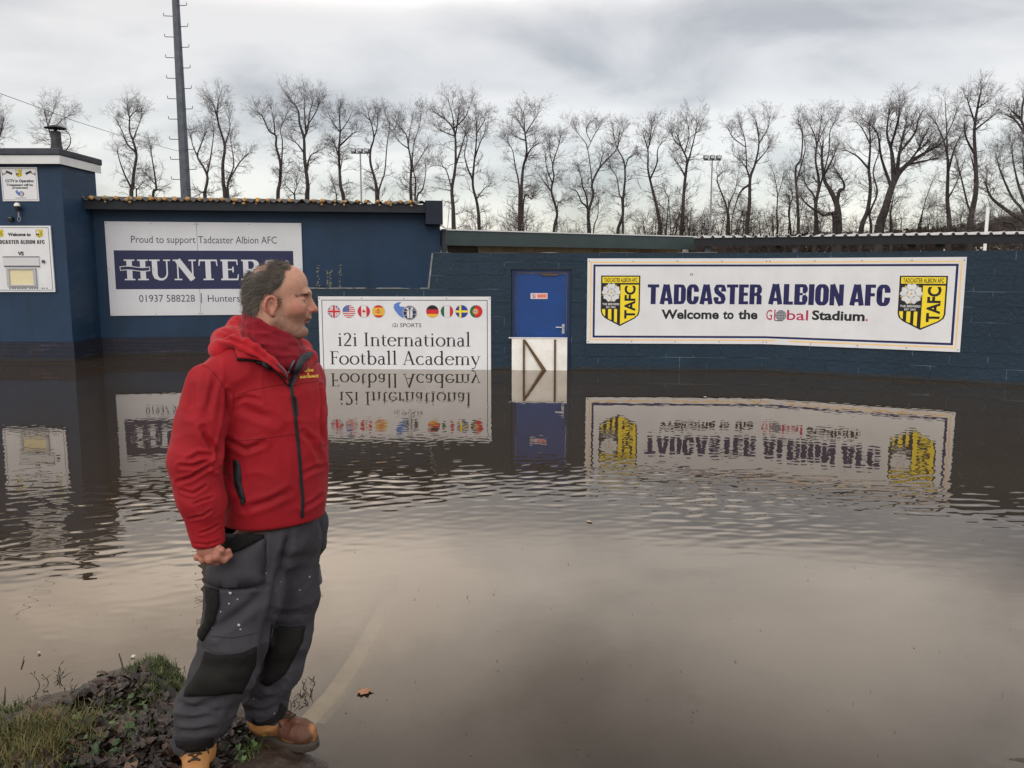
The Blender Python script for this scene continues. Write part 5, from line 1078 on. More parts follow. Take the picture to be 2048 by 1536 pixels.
for i, (px, pyt, hw, Y, lab) in enumerate([
 (962, 398, 42, 70, 'loose bare bush beside the tall dark tree at the roof end'), (1040, 402, 55, 68, 'dense rounded dark bush wrapped round a tall tree foot'), (1150, 424, 50, 72, 'low dense brown bush between two forked trees'), (775, 398, 28, 80, 'little round bush peeping over the club roof'),
 (1300, 390, 46, 72, 'brown bush at the foot of the forked leaning tree'), (1338, 344, 55, 70, 'tall airy bush reaching half way up the forked tree'), (1390, 362, 40, 73, 'dense bush before the ivy dark stem'), (1462, 346, 48, 66, 'fan shaped bush of steep stems behind the second lamp column'), (1405, 400, 40, 80, 'low bush filling the gap left of the second lamp column'),
 (1545, 352, 48, 84, 'airy bush under the lower feathery tree'), (1600, 372, 50, 82, 'brown bush between the first two close stems'), (1650, 390, 46, 86, 'bush behind the middle close stem'), (1712, 420, 45, 84, 'low bush beside the stout short trunk'), (1800, 396, 50, 84, 'bush under the great spreading tree'), (1862, 376, 50, 82, 'bush between the great tree and the straight dark stem'), (1925, 380, 50, 80, 'bush at the foot of the tallest tree'), (1990, 362, 60, 78, 'large bush behind the thin white post'), (1500, 400, 40, 88, 'small bush right of the fan shaped one'), (1240, 440, 40, 86, 'low bush behind the tan panels end')]):
    bush(300 + i, px, pyt, hw, Y, lab, dens=1.3 if i in (1, 5, 7, 4) else 1.0)
# far hedge bank closing the view under the stand roof
rg = np.random.RandomState(77); n = 42000; px = rg.uniform(1380, 2300, n); Y = rg.uniform(88, 96, n); X = (px - 1024) / F_PX * Y
zt_ = 4.6 + 1.6 * vnoise(X, Y * 0, .12, 31) + 3.8 * np.clip((px - 1740) / 460, 0, 1) * (.72 + .4 * vnoise(X, Y * 0, .25, 32)); Z = zt_ * np.sqrt(rg.rand(n)); s = rg.uniform(.10, .26, n)
d1 = rg.normal(0, 1, (n, 3)); d1 /= np.linalg.norm(d1, axis=1, keepdims=True); d2 = np.cross(d1, rg.normal(0, 1, (n, 3))); d2 /= np.linalg.norm(d2, axis=1, keepdims=True); c = np.stack([X, Y, Z], 1)
V = np.stack([c - d1 * s[:, None], c + d2 * s[:, None] * .6, c + d1 * s[:, None], c - d2 * s[:, None] * .6], 1).reshape(-1, 3); F = np.arange(4 * n).reshape(-1, 4)
tag(np_mesh('hedge', V, F, mk('hedge_leaf', srgb(80, 80, 66), srgb(98, 88, 76), scale=.3, rough=.9), smooth=False), 'dark green brown hedge bank massed far behind the stand', 'hedge', kind='stuff')
# ------------------------------------------------------------------ implicit-surface modelling for the figure
def vnoise3(P, f, seed):
    rg = np.random.RandomState(seed); T = rg.rand(32, 32, 32); p = P * f; i = np.floor(p).astype(int); u = p - i; u = u * u * (3 - 2 * u); o = 0
    for a in (0, 1):
        for b in (0, 1):
            for c in (0, 1):
                o = o + T[(i[:, 0] + a) % 32, (i[:, 1] + b) % 32, (i[:, 2] + c) % 32] * (u[:, 0] if a else 1 - u[:, 0]) * (u[:, 1] if b else 1 - u[:, 1]) * (u[:, 2] if c else 1 - u[:, 2])
    return o
class Field:
    def __init__(s): s.p = []
    def put(s, fn, k=.01, op='u'): s.p.append((fn, k, op)); return s
    def sph(s, c, r, k=.01, op='u'):
        c = np.array(c, float); return s.put(lambda P: np.linalg.norm(P - c, axis=1) - r, k, op)
    def ell(s, c, rad, k=.01, op='u', rot=None):
        c = np.array(c, float); rad = np.array(rad, float)
        def fn(P):
            q = P - c
            if rot is not None: q = q @ rot
            k0 = np.linalg.norm(q / rad, axis=1); k1 = np.linalg.norm(q / rad ** 2, axis=1) + 1e-9; return k0 * (k0 - 1) / k1
        return s.put(fn, k, op)
    def cap(s, a, b, ra, rb=None, k=.01, op='u', sq=None):
        a = np.array(a, float); b = np.array(b, float); rb = ra if rb is None else rb; d = b - a; L2 = d @ d + 1e-12
        def fn(P):
            t = np.clip(((P - a) @ d) / L2, 0, 1); q = P - a - t[:, None] * d
            if sq is not None: q = q * sq
            return np.linalg.norm(q, axis=1) - (ra + (rb - ra) * t)
        return s.put(fn, k, op)
    def chain(s, pts, rad, k=.01, first_k=None):
        for i in range(len(pts) - 1): s.cap(pts[i], pts[i + 1], rad[i], rad[i + 1], first_k if (i == 0 and first_k is not None) else k)
        return s
    def __call__(s, P):
        d = None
        for fn, k, op in s.p:
            e = fn(P)
            if d is None: d = e; continue
            if op == 'u': h = np.clip(.5 + .5 * (d - e) / k, 0, 1); d = d * (1 - h) + e * h - k * h * (1 - h)
            elif op == 's': h = np.clip(.5 - .5 * (d + e) / k, 0, 1); d = d * (1 - h) - e * h + k * h * (1 - h)
            elif op == 'i': h = np.clip(.5 - .5 * (d - e) / k, 0, 1); d = d * (1 - h) + e * h + k * h * (1 - h)
        return d
def surface(field, xs, ys, zs, B=8):
    """surface nets on a rectilinear grid; far blocks are skipped"""
    n = [len(a) for a in (xs, ys, zs)]; ax = []
    for a in (xs, ys, zs):
        pad = (-len(a)) % B; h = a[-1] - a[-2]; ax.append(np.concatenate([a, a[-1] + h * np.arange(1, pad + 1)]))
    nb = [len(a) // B for a in ax]; cen = [a.reshape(-1, B).mean(1) for a in ax]; half = [np.ptp(a.reshape(-1, B), axis=1) / 2 + .004 for a in ax]
    CX = np.stack(np.meshgrid(*cen, indexing='ij'), -1).reshape(-1, 3); HX = np.linalg.norm(np.stack(np.meshgrid(*half, indexing='ij'), -1).reshape(-1, 3), axis=1)
    fc = field(CX); act = np.abs(fc) < HX * 1.5 + .015
    f = np.repeat(np.repeat(np.repeat(np.where(fc > 0, 1.0, -1.0).reshape(nb), B, 0), B, 1), B, 2).astype(np.float32)
    idx = np.argwhere(act.reshape(nb)); loc = np.stack(np.meshgrid(*[np.arange(B)] * 3, indexing='ij'), -1).reshape(-1, 3)
    I = (idx[:, None, :] * B + loc[None]).reshape(-1, 3); P = np.stack([ax[0][I[:, 0]], ax[1][I[:, 1]], ax[2][I[:, 2]]], 1)
    out_ = np.empty(len(P), np.float32)
    for a in range(0, len(P), 400000): out_[a:a + 400000] = field(P[a:a + 400000])
    f[I[:, 0], I[:, 1], I[:, 2]] = out_
    s = f < 0; c = s[:-1, :-1, :-1]; allin = c.copy(); anyin = c.copy(); off = [(a, b, d) for a in (0, 1) for b in (0, 1) for d in (0, 1)]
    sl = lambda A, o: A[o[0]:A.shape[0] - 1 + o[0], o[1]:A.shape[1] - 1 + o[1], o[2]:A.shape[2] - 1 + o[2]]
    for o in off: allin &= sl(s, o); anyin |= sl(s, o)
    mixed = anyin & ~allin; cells = np.argwhere(mixed); vid = -np.ones(mixed.shape, np.int64); vid[mixed] = np.arange(len(cells))
    acc = np.zeros((len(cells), 3)); cnt = np.zeros(len(cells))
    for o in off:
        for axis in range(3):
            if o[axis]: continue
            o2 = list(o); o2[axis] = 1; i0 = cells + o; i1 = cells + o2; a = f[i0[:, 0], i0[:, 1], i0[:, 2]]; b = f[i1[:, 0], i1[:, 1], i1[:, 2]]; m = (a < 0) != (b < 0)
            t = np.where(m, a / np.where(a == b, 1, a - b), 0)[:, None]; p0 = np.stack([ax[d][i0[:, d]] for d in range(3)], 1); p1 = np.stack([ax[d][i1[:, d]] for d in range(3)], 1); acc += np.where(m[:, None], p0 + (p1 - p0) * t, 0); cnt += m
    V = acc / cnt[:, None]; F = []
    for axis in range(3):
        o1 = [0, 0, 0]; o1[axis] = 1; A = s[:s.shape[0] - o1[0], :s.shape[1] - o1[1], :s.shape[2] - o1[2]]; Bq = s[o1[0]:, o1[1]:, o1[2]:]; E = np.argwhere(A != Bq); u, v = [(1, 2), (2, 0), (0, 1)][axis]
        ok = (E[:, u] > 0) & (E[:, v] > 0) & (E[:, u] < s.shape[u] - 1) & (E[:, v] < s.shape[v] - 1); E = E[ok]; q = []
        for du, dv in ((-1, -1), (0, -1), (0, 0), (-1, 0)):
            C_ = E.copy(); C_[:, u] += du; C_[:, v] += dv; q.append(vid[C_[:, 0], C_[:, 1], C_[:, 2]])
        q = np.stack(q, 1); flip = ~A[E[:, 0], E[:, 1], E[:, 2]]; q[flip] = q[flip][:, ::-1]; F.append(q)
    F = np.concatenate(F); F = F[(F >= 0).all(1)]
    return V, F
def rng_axis(lo, hi, h, fine=(), hf=.002):
    """axis samples with finer steps inside the given spans"""
    a = [lo]
    while a[-1] < hi: a.append(a[-1] + (hf if any(p <= a[-1] < q for p, q in fine) else h))
    return np.array(a)
def v_normals(V, F):
    n = np.cross(V[F[:, 2]] - V[F[:, 0]], V[F[:, 3]] - V[F[:, 1]]); N_ = np.zeros_like(V)
    for k in range(4): np.add.at(N_, F[:, k], n)
    return N_ / (np.linalg.norm(N_, axis=1, keepdims=True) + 1e-12)
def relax(V, F, it=2, lam=.5):
    for _ in range(it):
        S = np.zeros_like(V); c = np.zeros(len(V))
        for k in range(4):
            S += 0; np.add.at(S, F[:, k], V[F[:, (k + 1) % 4]] + V[F[:, (k + 3) % 4]]); np.add.at(c, F[:, k], 2)
        V = V + lam * (S / np.maximum(c, 1)[:, None] - V)
    return V
def seg_dist(p, line):
    d = np.full(len(p), 1e9)
    for (ax, ay), (bx, by) in zip(line[:-1], line[1:]):
        ex, ey = bx - ax, by - ay; t = np.clip(((p[:, 0] - ax) * ex + (p[:, 1] - ay) * ey) / (ex * ex + ey * ey + 1e-9), 0, 1); d = np.minimum(d, np.hypot(p[:, 0] - ax - ex * t, p[:, 1] - ay - ey * t))
    return d
def creases(V, N_, lines):
    """fold lines measured on the photo: a valley with raised lips, on the side that carries it"""
    p = to_px(V); toward = (np.array([0, 0, CAM_Z]) - V); toward /= np.linalg.norm(toward, axis=1, keepdims=True); front = np.clip((N_ * toward).sum(1) * 2.5, 0, 1); D = np.zeros(len(V))
    for line, wd, amp in lines:
        d = seg_dist(p, line); ends = np.minimum(np.hypot(p[:, 0] - line[0][0], p[:, 1] - line[0][1]), np.hypot(p[:, 0] - line[-1][0], p[:, 1] - line[-1][1])); tp = np.clip(ends / (3 * wd), .25, 1)
        D += tp * amp * (-np.exp(-(d / wd) ** 2) + .55 * np.exp(-((d - 1.9 * wd) / wd) ** 2))
    return V + N_ * (D * front)[:, None]
def cloth(V, N_, amp, f, seed, st=(1, 1, .45)):
    q = V * np.array(st); a = vnoise3(q, f, seed); b = vnoise3(q + 7, f * 2.3, seed + 1); r = (1 - np.abs(2 * a - 1)) ** 2 - .4
    return V + N_ * (amp * (r + .45 * (b - .5)))[:, None]
def bvh_of(V, F): return BVHTree.FromPolygons([tuple(v) for v in V], [tuple(f) for f in F])
CAMP = Vector((0, 0, CAM_Z))
def proj(bv, px, py, off=.002, Y=2.6):
    d = ray(px, py).normalized(); h = bv.ray_cast(CAMP, d)
    if h[0] is None:
        h = bv.find_nearest(at(px, py, Y))
    n = h[1]
    if n.dot(d) > 0: n = -n
    return h[0] + n * off, n
from mathutils.geometry import delaunay_2d_cdt
def patch(name, poly, bv, off, mat, parent, thick=.003, step=7.0, Y=2.6, label=None, bulge=0.0):
    """a panel of cloth laid on the surface inside an outline measured on the photo"""
    pl = []; n = len(poly)
    for i in range(n):
        a, b = poly[i], poly[(i + 1) % n]; m = max(1, int(math.hypot(b[0] - a[0], b[1] - a[1]) / step)); pl += [(a[0] + (b[0] - a[0]) * t / m, a[1] + (b[1] - a[1]) * t / m) for t in range(m)]
    nb_ = len(pl); xs_ = [p[0] for p in pl]; ys_ = [p[1] for p in pl]; gx, gy = np.meshgrid(np.arange(min(xs_), max(xs_), step), np.arange(min(ys_), max(ys_), step)); gx = gx.ravel(); gy = gy.ravel(); sd_ = sd_poly(gx, gy, pl); inn = sd_ < -step * .6
    pts = [Vector(p) for p in pl] + [Vector((x, y)) for x, y in zip(gx[inn], gy[inn])]
    r = delaunay_2d_cdt(pts, [(i, (i + 1) % nb_) for i in range(nb_)], [tuple(range(nb_))], 1, 1e-4)
    P2 = np.array([tuple(v) for v in r[0]]); dep_ = -sd_poly(P2[:, 0], P2[:, 1], pl); vs = []
    for (x, y), dd in zip(P2, dep_): vs.append(tuple(proj(bv, x, y, off + bulge * min(1, max(0, dd) / 14), Y)[0]))
    fs = []
    for f in r[2]:
        f = tuple(f); a, b, c = [Vector(vs[i]) for i in f[:3]]
        if (b - a).cross(c - a).dot(CAMP - a) < 0: f = f[::-1]
        fs.append(f)
    me = bpy.data.meshes.new(name); me.from_pydata(vs, [], fs); me.update(); o = link(name, me, mat, parent, smooth=True); md = o.modifiers.new('thickness', 'SOLIDIFY'); md.thickness = thick; md.offset = -1
    if label: o['label'] = label
    return o
def strip(name, line, bv, off, wd, mat, parent, Y=2.6, n=6, height=None):
    """flat band following a line measured on the photo"""
    pts = []
    for (ax, ay), (bx, by) in zip(line[:-1], line[1:]):
        for k in range(n): pts.append((ax + (bx - ax) * k / n, ay + (by - ay) * k / n))
    pts.append(line[-1]); pr = [proj(bv, x, y, off, Y) for x, y in pts]; pc = [p for p, _ in pr]; b = MB(); vs = []; ht = height or off + .001
    for i, (p, nrm) in enumerate(pr):
        t = (pc[min(i + 1, len(pc) - 1)] - pc[max(i - 1, 0)]); s_ = t.cross(nrm).normalized() * wd / 2; vs += [p + s_ - nrm * ht, p + s_ * .8, p - s_ * .8, p - s_ - nrm * ht]
    fs = [(i * 4 + k, i * 4 + k + 1, (i + 1) * 4 + k + 1, (i + 1) * 4 + k) for i in range(len(pr) - 1) for k in range(3)]
    b.add(vs, fs); o = b.build(name, mat, parent, smooth=True); return o
A3 = lambda px, py, Y: np.array(at(px, py, Y))

# ------------------------------------------------------------------ the man
man = thing('person', 'man in red jacket and grey work trousers standing at the flood edge, head in profile', 'person', (-0.86, 2.62, 0.0))
ORG = np.array([-0.86, 2.62, 0.0])
HY = 2.62; HC = A3(551.2, 602.1, HY)
yaw = R(14.0); HR = np.array([[math.cos(yaw), -math.sin(yaw), 0], [math.sin(yaw), math.cos(yaw), 0], [0, 0, 1]])
def HL(p): return HC + HR @ np.array(p, float)
# joints
RS, RE, RW = A3(410, 775, 2.50), A3(391, 922, 2.45), A3(418, 1078, 2.44)
LS, LE, LW = A3(608, 762, 2.80), A3(620, 890, 2.88), A3(622, 1005, 2.85)
RH, RK, RA = A3(492, 1110, 2.60), A3(447, 1335, 2.49), A3(396, 1478, 2.50)
LH, LK, LA = A3(592, 1110, 2.76), A3(570, 1298, 2.70), A3(534, 1432, 2.70)
CHEST = A3(535, 820, 2.66); BELLY = A3(545, 960, 2.65); PELV = A3(545, 1075, 2.67); NB = A3(535, 715, 2.65)
# ---- body: head, neck, hands and the limbs under the clothes, one surface
fb = Field()
hp = lambda *a: HL(a)
fb.ell(hp(.000, 0, .034), (.088, .0735, .086), rot=HR)
fb.ell(hp(.047, 0, .052), (.053, .058, .056), .025, rot=HR)            # forehead
fb.ell(hp(.040, 0, -.035), (.056, .056, .080), .03, rot=HR)           # face
fb.ell(hp(-.038, 0, -.010), (.046, .056, .060), .03, rot=HR)          # back of the skull down to the nape
for s_ in (-1, 1):
    fb.cap(hp(-.006, s_ * .054, -.058), hp(.064, s_ * .020, -.098), .018, .016, .025)   # jaw
    fb.ell(hp(.056, s_ * .038, -.022), (.030, .024, .024), .03, rot=HR)  # cheek
fb.ell(hp(.079, 0, -.097), (.0175, .023, .0185), .016, rot=HR)           # chin
fb.ell(hp(.033, 0, -.096), (.042, .038, .022), .025, rot=HR)           # underside of the jaw
fb.cap(hp(.093, -.030, .026), hp(.100, 0, .024), .0095, .0085, .015); fb.cap(hp(.100, 0, .024), hp(.093, .030, .026), .0085, .0095, .015)   # brow
for s_ in (-1, 1): fb.ell(hp(.100, s_ * .038, .005), (.016, .019, .0105), .012, 's', HR)   # eye sockets
for s_ in (-1, 1):
    fb.ell(hp(.0790, s_ * .0345, .0035), (.0130, .0150, .0112), .005, rot=HR)      # lids
    fb.ell(hp(.0930, s_ * .0380, .0018), (.0165, .0150, .0021), .0015, 's', HR)
fb.cap(hp(.0985, 0, .016), hp(.1175, 0, -.025), .0080, .0100, .010)     # nose
fb.sph(hp(.1195, 0, -.0285), .0102, .006); fb.cap(hp(.088, 0, .012), hp(.098, 0, -.030), .013, .0135, .010)
for s_ in (-1, 1):
    fb.ell(hp(.103, s_ * .0125, -.030), (.013, .0075, .0082), .004, rot=HR); fb.sph(hp(.110, s_ * .007, -.0400), .0040, .003, 's'); fb.cap(hp(.092, s_ * .019, -.030), hp(.084, s_ * .033, -.056), .0016, .0016, .008, 's')
fb.ell(hp(.090, 0, -.050), (.016, .027, .014), .014, rot=HR)           # upper lip area
fb.ell(hp(.0985, 0, -.0550), (.0110, .021, .0058), .005, rot=HR); fb.ell(hp(.093, 0, -.0685), (.0095, .018, .0062), .005, rot=HR)
fb.ell(hp(.105, 0, -.0622), (.014, .024, .0016), .003, 's', HR)         # mouth line
fb.ell(hp(.096, 0, -.080), (.010, .018, .005), .010, 's', HR)           # groove above the chin
for s_ in (-1, 1):                                                     # ears
    t = R(-12); Rm = HR @ np.array([[1, 0, 0], [0, 1, 0], [0, 0, 1.0]])
    ec = np.array([-.013, s_ * .0755, -.009])
    ring = []
    for a in np.linspace(R(-60), R(235), 15):
        u, v = .0165 * math.cos(a), .0262 * math.sin(a); ring.append(hp(ec[0] + u * math.cos(t) - v * math.sin(t) - .0, ec[1] + s_ * (.004 + .006 * max(0, -math.cos(a))), ec[2] + u * math.sin(t) + v * math.cos(t)))
    fb.ell(hp(ec[0] - .002, ec[1] - s_ * .001, ec[2]), (.0155, .0055, .027), .004, rot=HR)
    for i in range(len(ring) - 1): fb.cap(ring[i], ring[i + 1], .0040, .0040, .003)
    fb.ell(hp(ec[0] + .004, ec[1] + s_ * .005, ec[2] - .004), (.0080, .0065, .0125), .002, 's', HR)
    fb.ell(hp(ec[0] - .0065, ec[1] + s_ * .0065, ec[2] + .010), (.004, .0035, .0100), .003, 's', HR)
    fb.sph(hp(ec[0] + .006, ec[1] + s_ * .002, ec[2] - .029), .0068, .006); fb.sph(hp(ec[0] + .0155, ec[1] + s_ * .001, ec[2] - .003), .0050, .005)
fb.chain([hp(-.020, 0, -.05), hp(-.030, 0, -.11), NB], [.057, .054, .050], .03)
fb.chain([NB, CHEST, BELLY, PELV], [.07, .095, .10, .10], .04)
fb.chain([NB, RS], [.05, .045], .03); fb.chain([NB, LS], [.05, .045], .03)
fb.chain([RS, RE, RW], [.045, .038, .028], .02); fb.chain([LS, LE, LW], [.045, .038, .028], .02)
fb.chain([PELV, RH, RK, RA], [.09, .075, .05, .036], .03); fb.chain([PELV, LH, LK, LA], [.09, .075, .05, .036], .03)
fb.chain([RA, A3(392, 1530, 2.47)], [.036, .04], .02); fb.chain([LA, A3(545, 1465, 2.69), A3(600, 1478, 2.66)], [.036, .035, .03], .02)
def hand(W_, knuckles, bends, thumb, palm_c, palm_r, rot, r=.0088):
    fb.cap(W_, palm_c, .025, .022, .015); fb.ell(palm_c, palm_r, .012, rot=rot)
    for i, (kn, bd) in enumerate(zip(knuckles, bends)):
        rr = r * (1.0, 1.05, 1.0, .88)[i]; fb.sph(kn, rr * 1.04, .010)
        pts = [kn] + bd; fb.chain(pts, [rr * (1.08 - .10 * j) for j in range(len(pts))], .0035, first_k=.010)
    fb.chain(thumb, [.0125, .0105, .0095, .008][:len(thumb)], .004, first_k=.012)
# right hand: knuckles hanging outside, fingers curled in to the pocket edge
pc = A3(417, 1099, 2.425)
kn = [A3(432, 1114, 2.400), A3(419, 1119, 2.405), A3(406, 1119, 2.418), A3(395, 1114, 2.435)]
bd = []
for i, k in enumerate(kn):
    a = k + np.array([.016 - .002 * i, .020, -.018 + .002 * i]); b = a + np.array([.014, .012, .012]); c = b + np.array([-.001, -.004, .016]); bd.append([a, b, c])
hand(RW, kn, bd,  [A3(432, 1093, 2.415), A3(442, 1100, 2.41), A3(449, 1106, 2.425), A3(455, 1109, 2.45)], pc, (.036, .026, .032), np.eye(3), r=.0102)
pcl = LW + np.array([.005, -.01, -.06]); kl = [pcl + np.array([.024 - .016 * i, -.012 + .004 * i, -.034]) for i in range(4)]
hand(LW, kl, [[k + np.array([.004, -.012, -.024]), k + np.array([.0, -.02, -.042]), k + np.array([-.004, -.02, -.058])] for k in kl], [pcl + np.array([.03, 0, .015]), pcl + np.array([.042, -.01, -.012]), pcl + np.array([.044, -.016, -.034])], pcl, (.034, .018, .036), np.eye(3))
gx = rng_axis(-1.18, -.52, .008, [(HC[0] - .125, HC[0] + .15), (pc[0] - .06, pc[0] + .08)]); gy = rng_axis(2.25, 3.0, .008, [(HY - .105, HY + .105), (2.37, 2.48)]); gz_ = rng_axis(-.02, 1.78, .010, [(HC[2] - .13, HC[2] + .14), (pc[2] - .07, pc[2] + .05)])
V, F = surface(fb, gx, gy, gz_)
V = np.asarray(V)
hl = (V - HC) @ HR                                                       # head-local
x, y, z = hl.T
def hairline(z): return np.interp(z, [-.070, -.055, -.05, 0, .023, .04, .06, .095, .13], [-.2, -.075, -.062, -.037, -.030, .002, .027, .034, .036])
skin = np.array(srgb(190, 142, 121)); red_ = np.array(srgb(186, 116, 100)); stub = np.array(srgb(112, 86, 74)); scalp = np.array(srgb(112, 90, 78)); lip = np.array(srgb(142, 84, 78))  # stub: stubble tone, darkened to carry the shade of the lower face too
col = np.tile(skin, (len(V), 1)); mixc = lambda c, t: col * (1 - t[:, None]) + c * t[:, None]
sm = lambda a, b, v: np.clip((v - a) / (b - a), 0, 1) ** 2 * (3 - 2 * np.clip((v - a) / (b - a), 0, 1))
nz = vnoise3(V, 60, 3); nz2 = vnoise3(V, 160, 4)
near_head = (np.abs(z) < .14) & (np.abs(x) < .16)
col = mixc(red_, np.clip(.75 * np.exp(-((x - .066) ** 2 + (z + .022) ** 2) / .0009) + .9 * np.exp(-((x - .118) ** 2 + (z + .03) ** 2) / .0003) + .8 * (np.abs(y) > .078) * (z > -.06), 0, 1) * near_head * (.7 + .5 * nz))
stub_shade_m = sm(.012, -.006, z + .040 + .25 * np.maximum(0, .055 - x) * 0) * sm(-.03, .0, x) * near_head * (1 - sm(.100, .110, x)); stub_shade_m = np.maximum(stub_shade_m * .85, .8 * np.exp(-((x - .012) / .010) ** 2 - ((z - .0) / .028) ** 2) * (np.abs(y) < .0765) * near_head)
col = mixc(stub, stub_shade_m * (.46 + .5 * (nz2 - .3)))
crown = sm(.080, .095, z) * sm(-.075, -.055, x) * sm(.008, -.012, x) * sm(.056, .040, np.abs(y)) * near_head
hmask = sm(.012, -.016, x - hairline(z) + .010 * (nz - .5)) * (z > -.065) * near_head * (np.abs(y) < .079) * (1 - .85 * crown)
col = mixc(scalp, np.clip(hmask * .85, 0, 1)); col = mixc(scalp, .25 * sm(.09, .105, z) * (x < .05) * near_head)
col = mixc(lip, np.exp(-((z + .062) / .0095) ** 2) * sm(.086, .093, x) * near_head * .8)
hand_m = (z < -.3); col = mixc(np.array(srgb(164, 106, 90)), hand_m * (.7 + .3 * nz))
M['skin'] = mk('skin', (1, 1, 1), (.86, .84, .83), scale=70, rough=.48, bump=.12, bscale=420, vcol='tone', spec=.4)
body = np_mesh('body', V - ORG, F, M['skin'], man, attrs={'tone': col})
for s_ in (-1, 1):
    c_ = hp(.0776, s_ * .0345, .0030); b = MB(); vs = []; fs = []; mi_ = []
    for j in range(13):
        for k in range(20):
            th = math.pi * j / 12; ph = 2 * math.pi * k / 20; d = np.array([math.cos(th), math.sin(th) * math.cos(ph), math.sin(th) * math.sin(ph)]); vs.append(c_ - ORG + HR @ d * .0126)
    for j in range(12):
        for k in range(20): fs.append((j * 20 + k, j * 20 + (k + 1) % 20, (j + 1) * 20 + (k + 1) % 20, (j + 1) * 20 + k)); mi_.append(2 if j < 1 else 1 if j < 3 else 0)
    b.v = [tuple(v) for v in vs]; b.f = fs; b.m = mi_; b.build('eye', [mk('eye_white', srgb(176, 164, 154), rough=.2), mk('iris', srgb(88, 84, 76), rough=.15), M['black']], man, smooth=True)
# hair and eyebrows: single strands combed back and down
def strands(name, roots, nrm, flow, length, wdt, lift, seed, mat, seg=4, curl=.0):
    rg = np.random.RandomState(seed); n = len(roots); P = roots.copy(); L_ = length * rg.uniform(.55, 1.15, n); d = flow + nrm * lift + rg.normal(0, .22, (n, 3)); d /= np.linalg.norm(d, axis=1, keepdims=True); rows = [P]; cv = rg.normal(0, curl, (n, 3))
    for s in range(seg):
        rows.append(rows[-1] + d * (L_ / seg)[:, None]); d = d + flow * .18 - nrm * .10 + cv + rg.normal(0, .05, (n, 3)); d /= np.linalg.norm(d, axis=1, keepdims=True)
    side = np.cross(d, nrm + rg.normal(0, .4, (n, 3))); side /= np.linalg.norm(side, axis=1, keepdims=True) + 1e-9; V_ = []
    for s, r in enumerate(rows): hw = wdt * (1 - .8 * s / seg) / 2; V_ += [r - side * hw, r + side * hw]
    V_ = np.stack(V_, 1); m = 2 * (seg + 1); base = np.arange(n)[:, None] * m; F_ = np.concatenate([base + np.array([[2 * s, 2 * s + 1, 2 * s + 3, 2 * s + 2]]) for s in range(seg)])
    g = np.repeat(rg.uniform(0, 1, n) ** 2, m); c0 = np.array(srgb(52, 45, 40)); c1 = np.array(srgb(126, 116, 106)); g = np.clip(g * .55 + .75 * (np.repeat(vnoise3(roots, 70, 90), m) - .25), 0, 1); cc = c0 * (1 - g[:, None]) + c1 * g[:, None]
    return np_mesh(name, V_.reshape(-1, 3) - ORG, F_, mat, man, attrs={'tone': cc})
M['hair'] = mk('hair', (1, 1, 1), (.8, .8, .8), scale=90, rough=.5, vcol='tone', spec=.5)
Nv = v_normals(V, F); rg = np.random.RandomState(5)
dens = sm(.15, .85, hmask) * (z > -.062)
dens = np.maximum(dens, .30 * ((z > .098) & (x < .055) & (x > -.06) & near_head)) ; dens = np.where(crown > .4, .07, dens); dens = np.where((z > .085) & (np.abs(y) > .030) & (x < .07) & (x > .0) & (y > 0), 1.0, dens); dens = dens * near_head * (np.abs(y) < .0785)
dens = np.maximum(dens, .30 * (np.exp(-((x - .014) / .010) ** 2 - ((z - .002) / .020) ** 2) > .5) * (np.abs(y) > .05) * (np.abs(y) < .077) * near_head)
area = np.ones(len(V)); cand = np.where(rg.rand(len(V)) < dens * .95)[0]; cand = np.concatenate([cand, cand[rg.rand(len(cand)) < .6]])
loc = hl[cand]; flow = np.stack([-.75 * np.ones(len(cand)), np.zeros(len(cand)), -.55 - 5.5 * np.maximum(0, -loc[:, 0] - .03)], 1); flow = flow @ HR.T; n_ = Nv[cand]; flow -= (flow * n_).sum(1, keepdims=True) * n_; cl = np.stack([vnoise3(V[cand], 55, 60 + i) - .5 for i in range(3)], 1) * 2.2; flow = flow / (np.linalg.norm(flow, axis=1, keepdims=True) + 1e-9) + cl; flow -= (flow * n_).sum(1, keepdims=True) * n_; flow /= np.linalg.norm(flow, axis=1, keepdims=True) + 1e-9
ln = np.where((loc[:, 0] > .0) & (loc[:, 2] < .03), .006, np.where(loc[:, 2] < -.03, .016, .026 + .006 * (loc[:, 0] < -.05)))
strands('hair', V[cand] + rg.normal(0, .0008, (len(cand), 3)), n_, flow, ln * 1.15, .0011, .30, 6, M['hair'], curl=.12)
eb = np.where((np.abs(z - .0235 + .17 * (np.abs(y) - .018)) < .0044) & (x > .052) & (np.abs(y) > .010) & (np.abs(y) < .058))[0]; eb = eb[rg.rand(len(eb)) < .50]
fl = np.stack([-.5 * np.ones(len(eb)), np.sign(y[eb]) * .8, .12 * np.ones(len(eb))], 1) @ HR.T
for s_ in (-1, 1): k_ = y[eb] * s_ > 0; strands('eyebrow', V[eb[k_]], Nv[eb[k_]], fl[k_], np.full(int(k_.sum()), .009), .0011, .25, 8, M['hair'], seg=2)

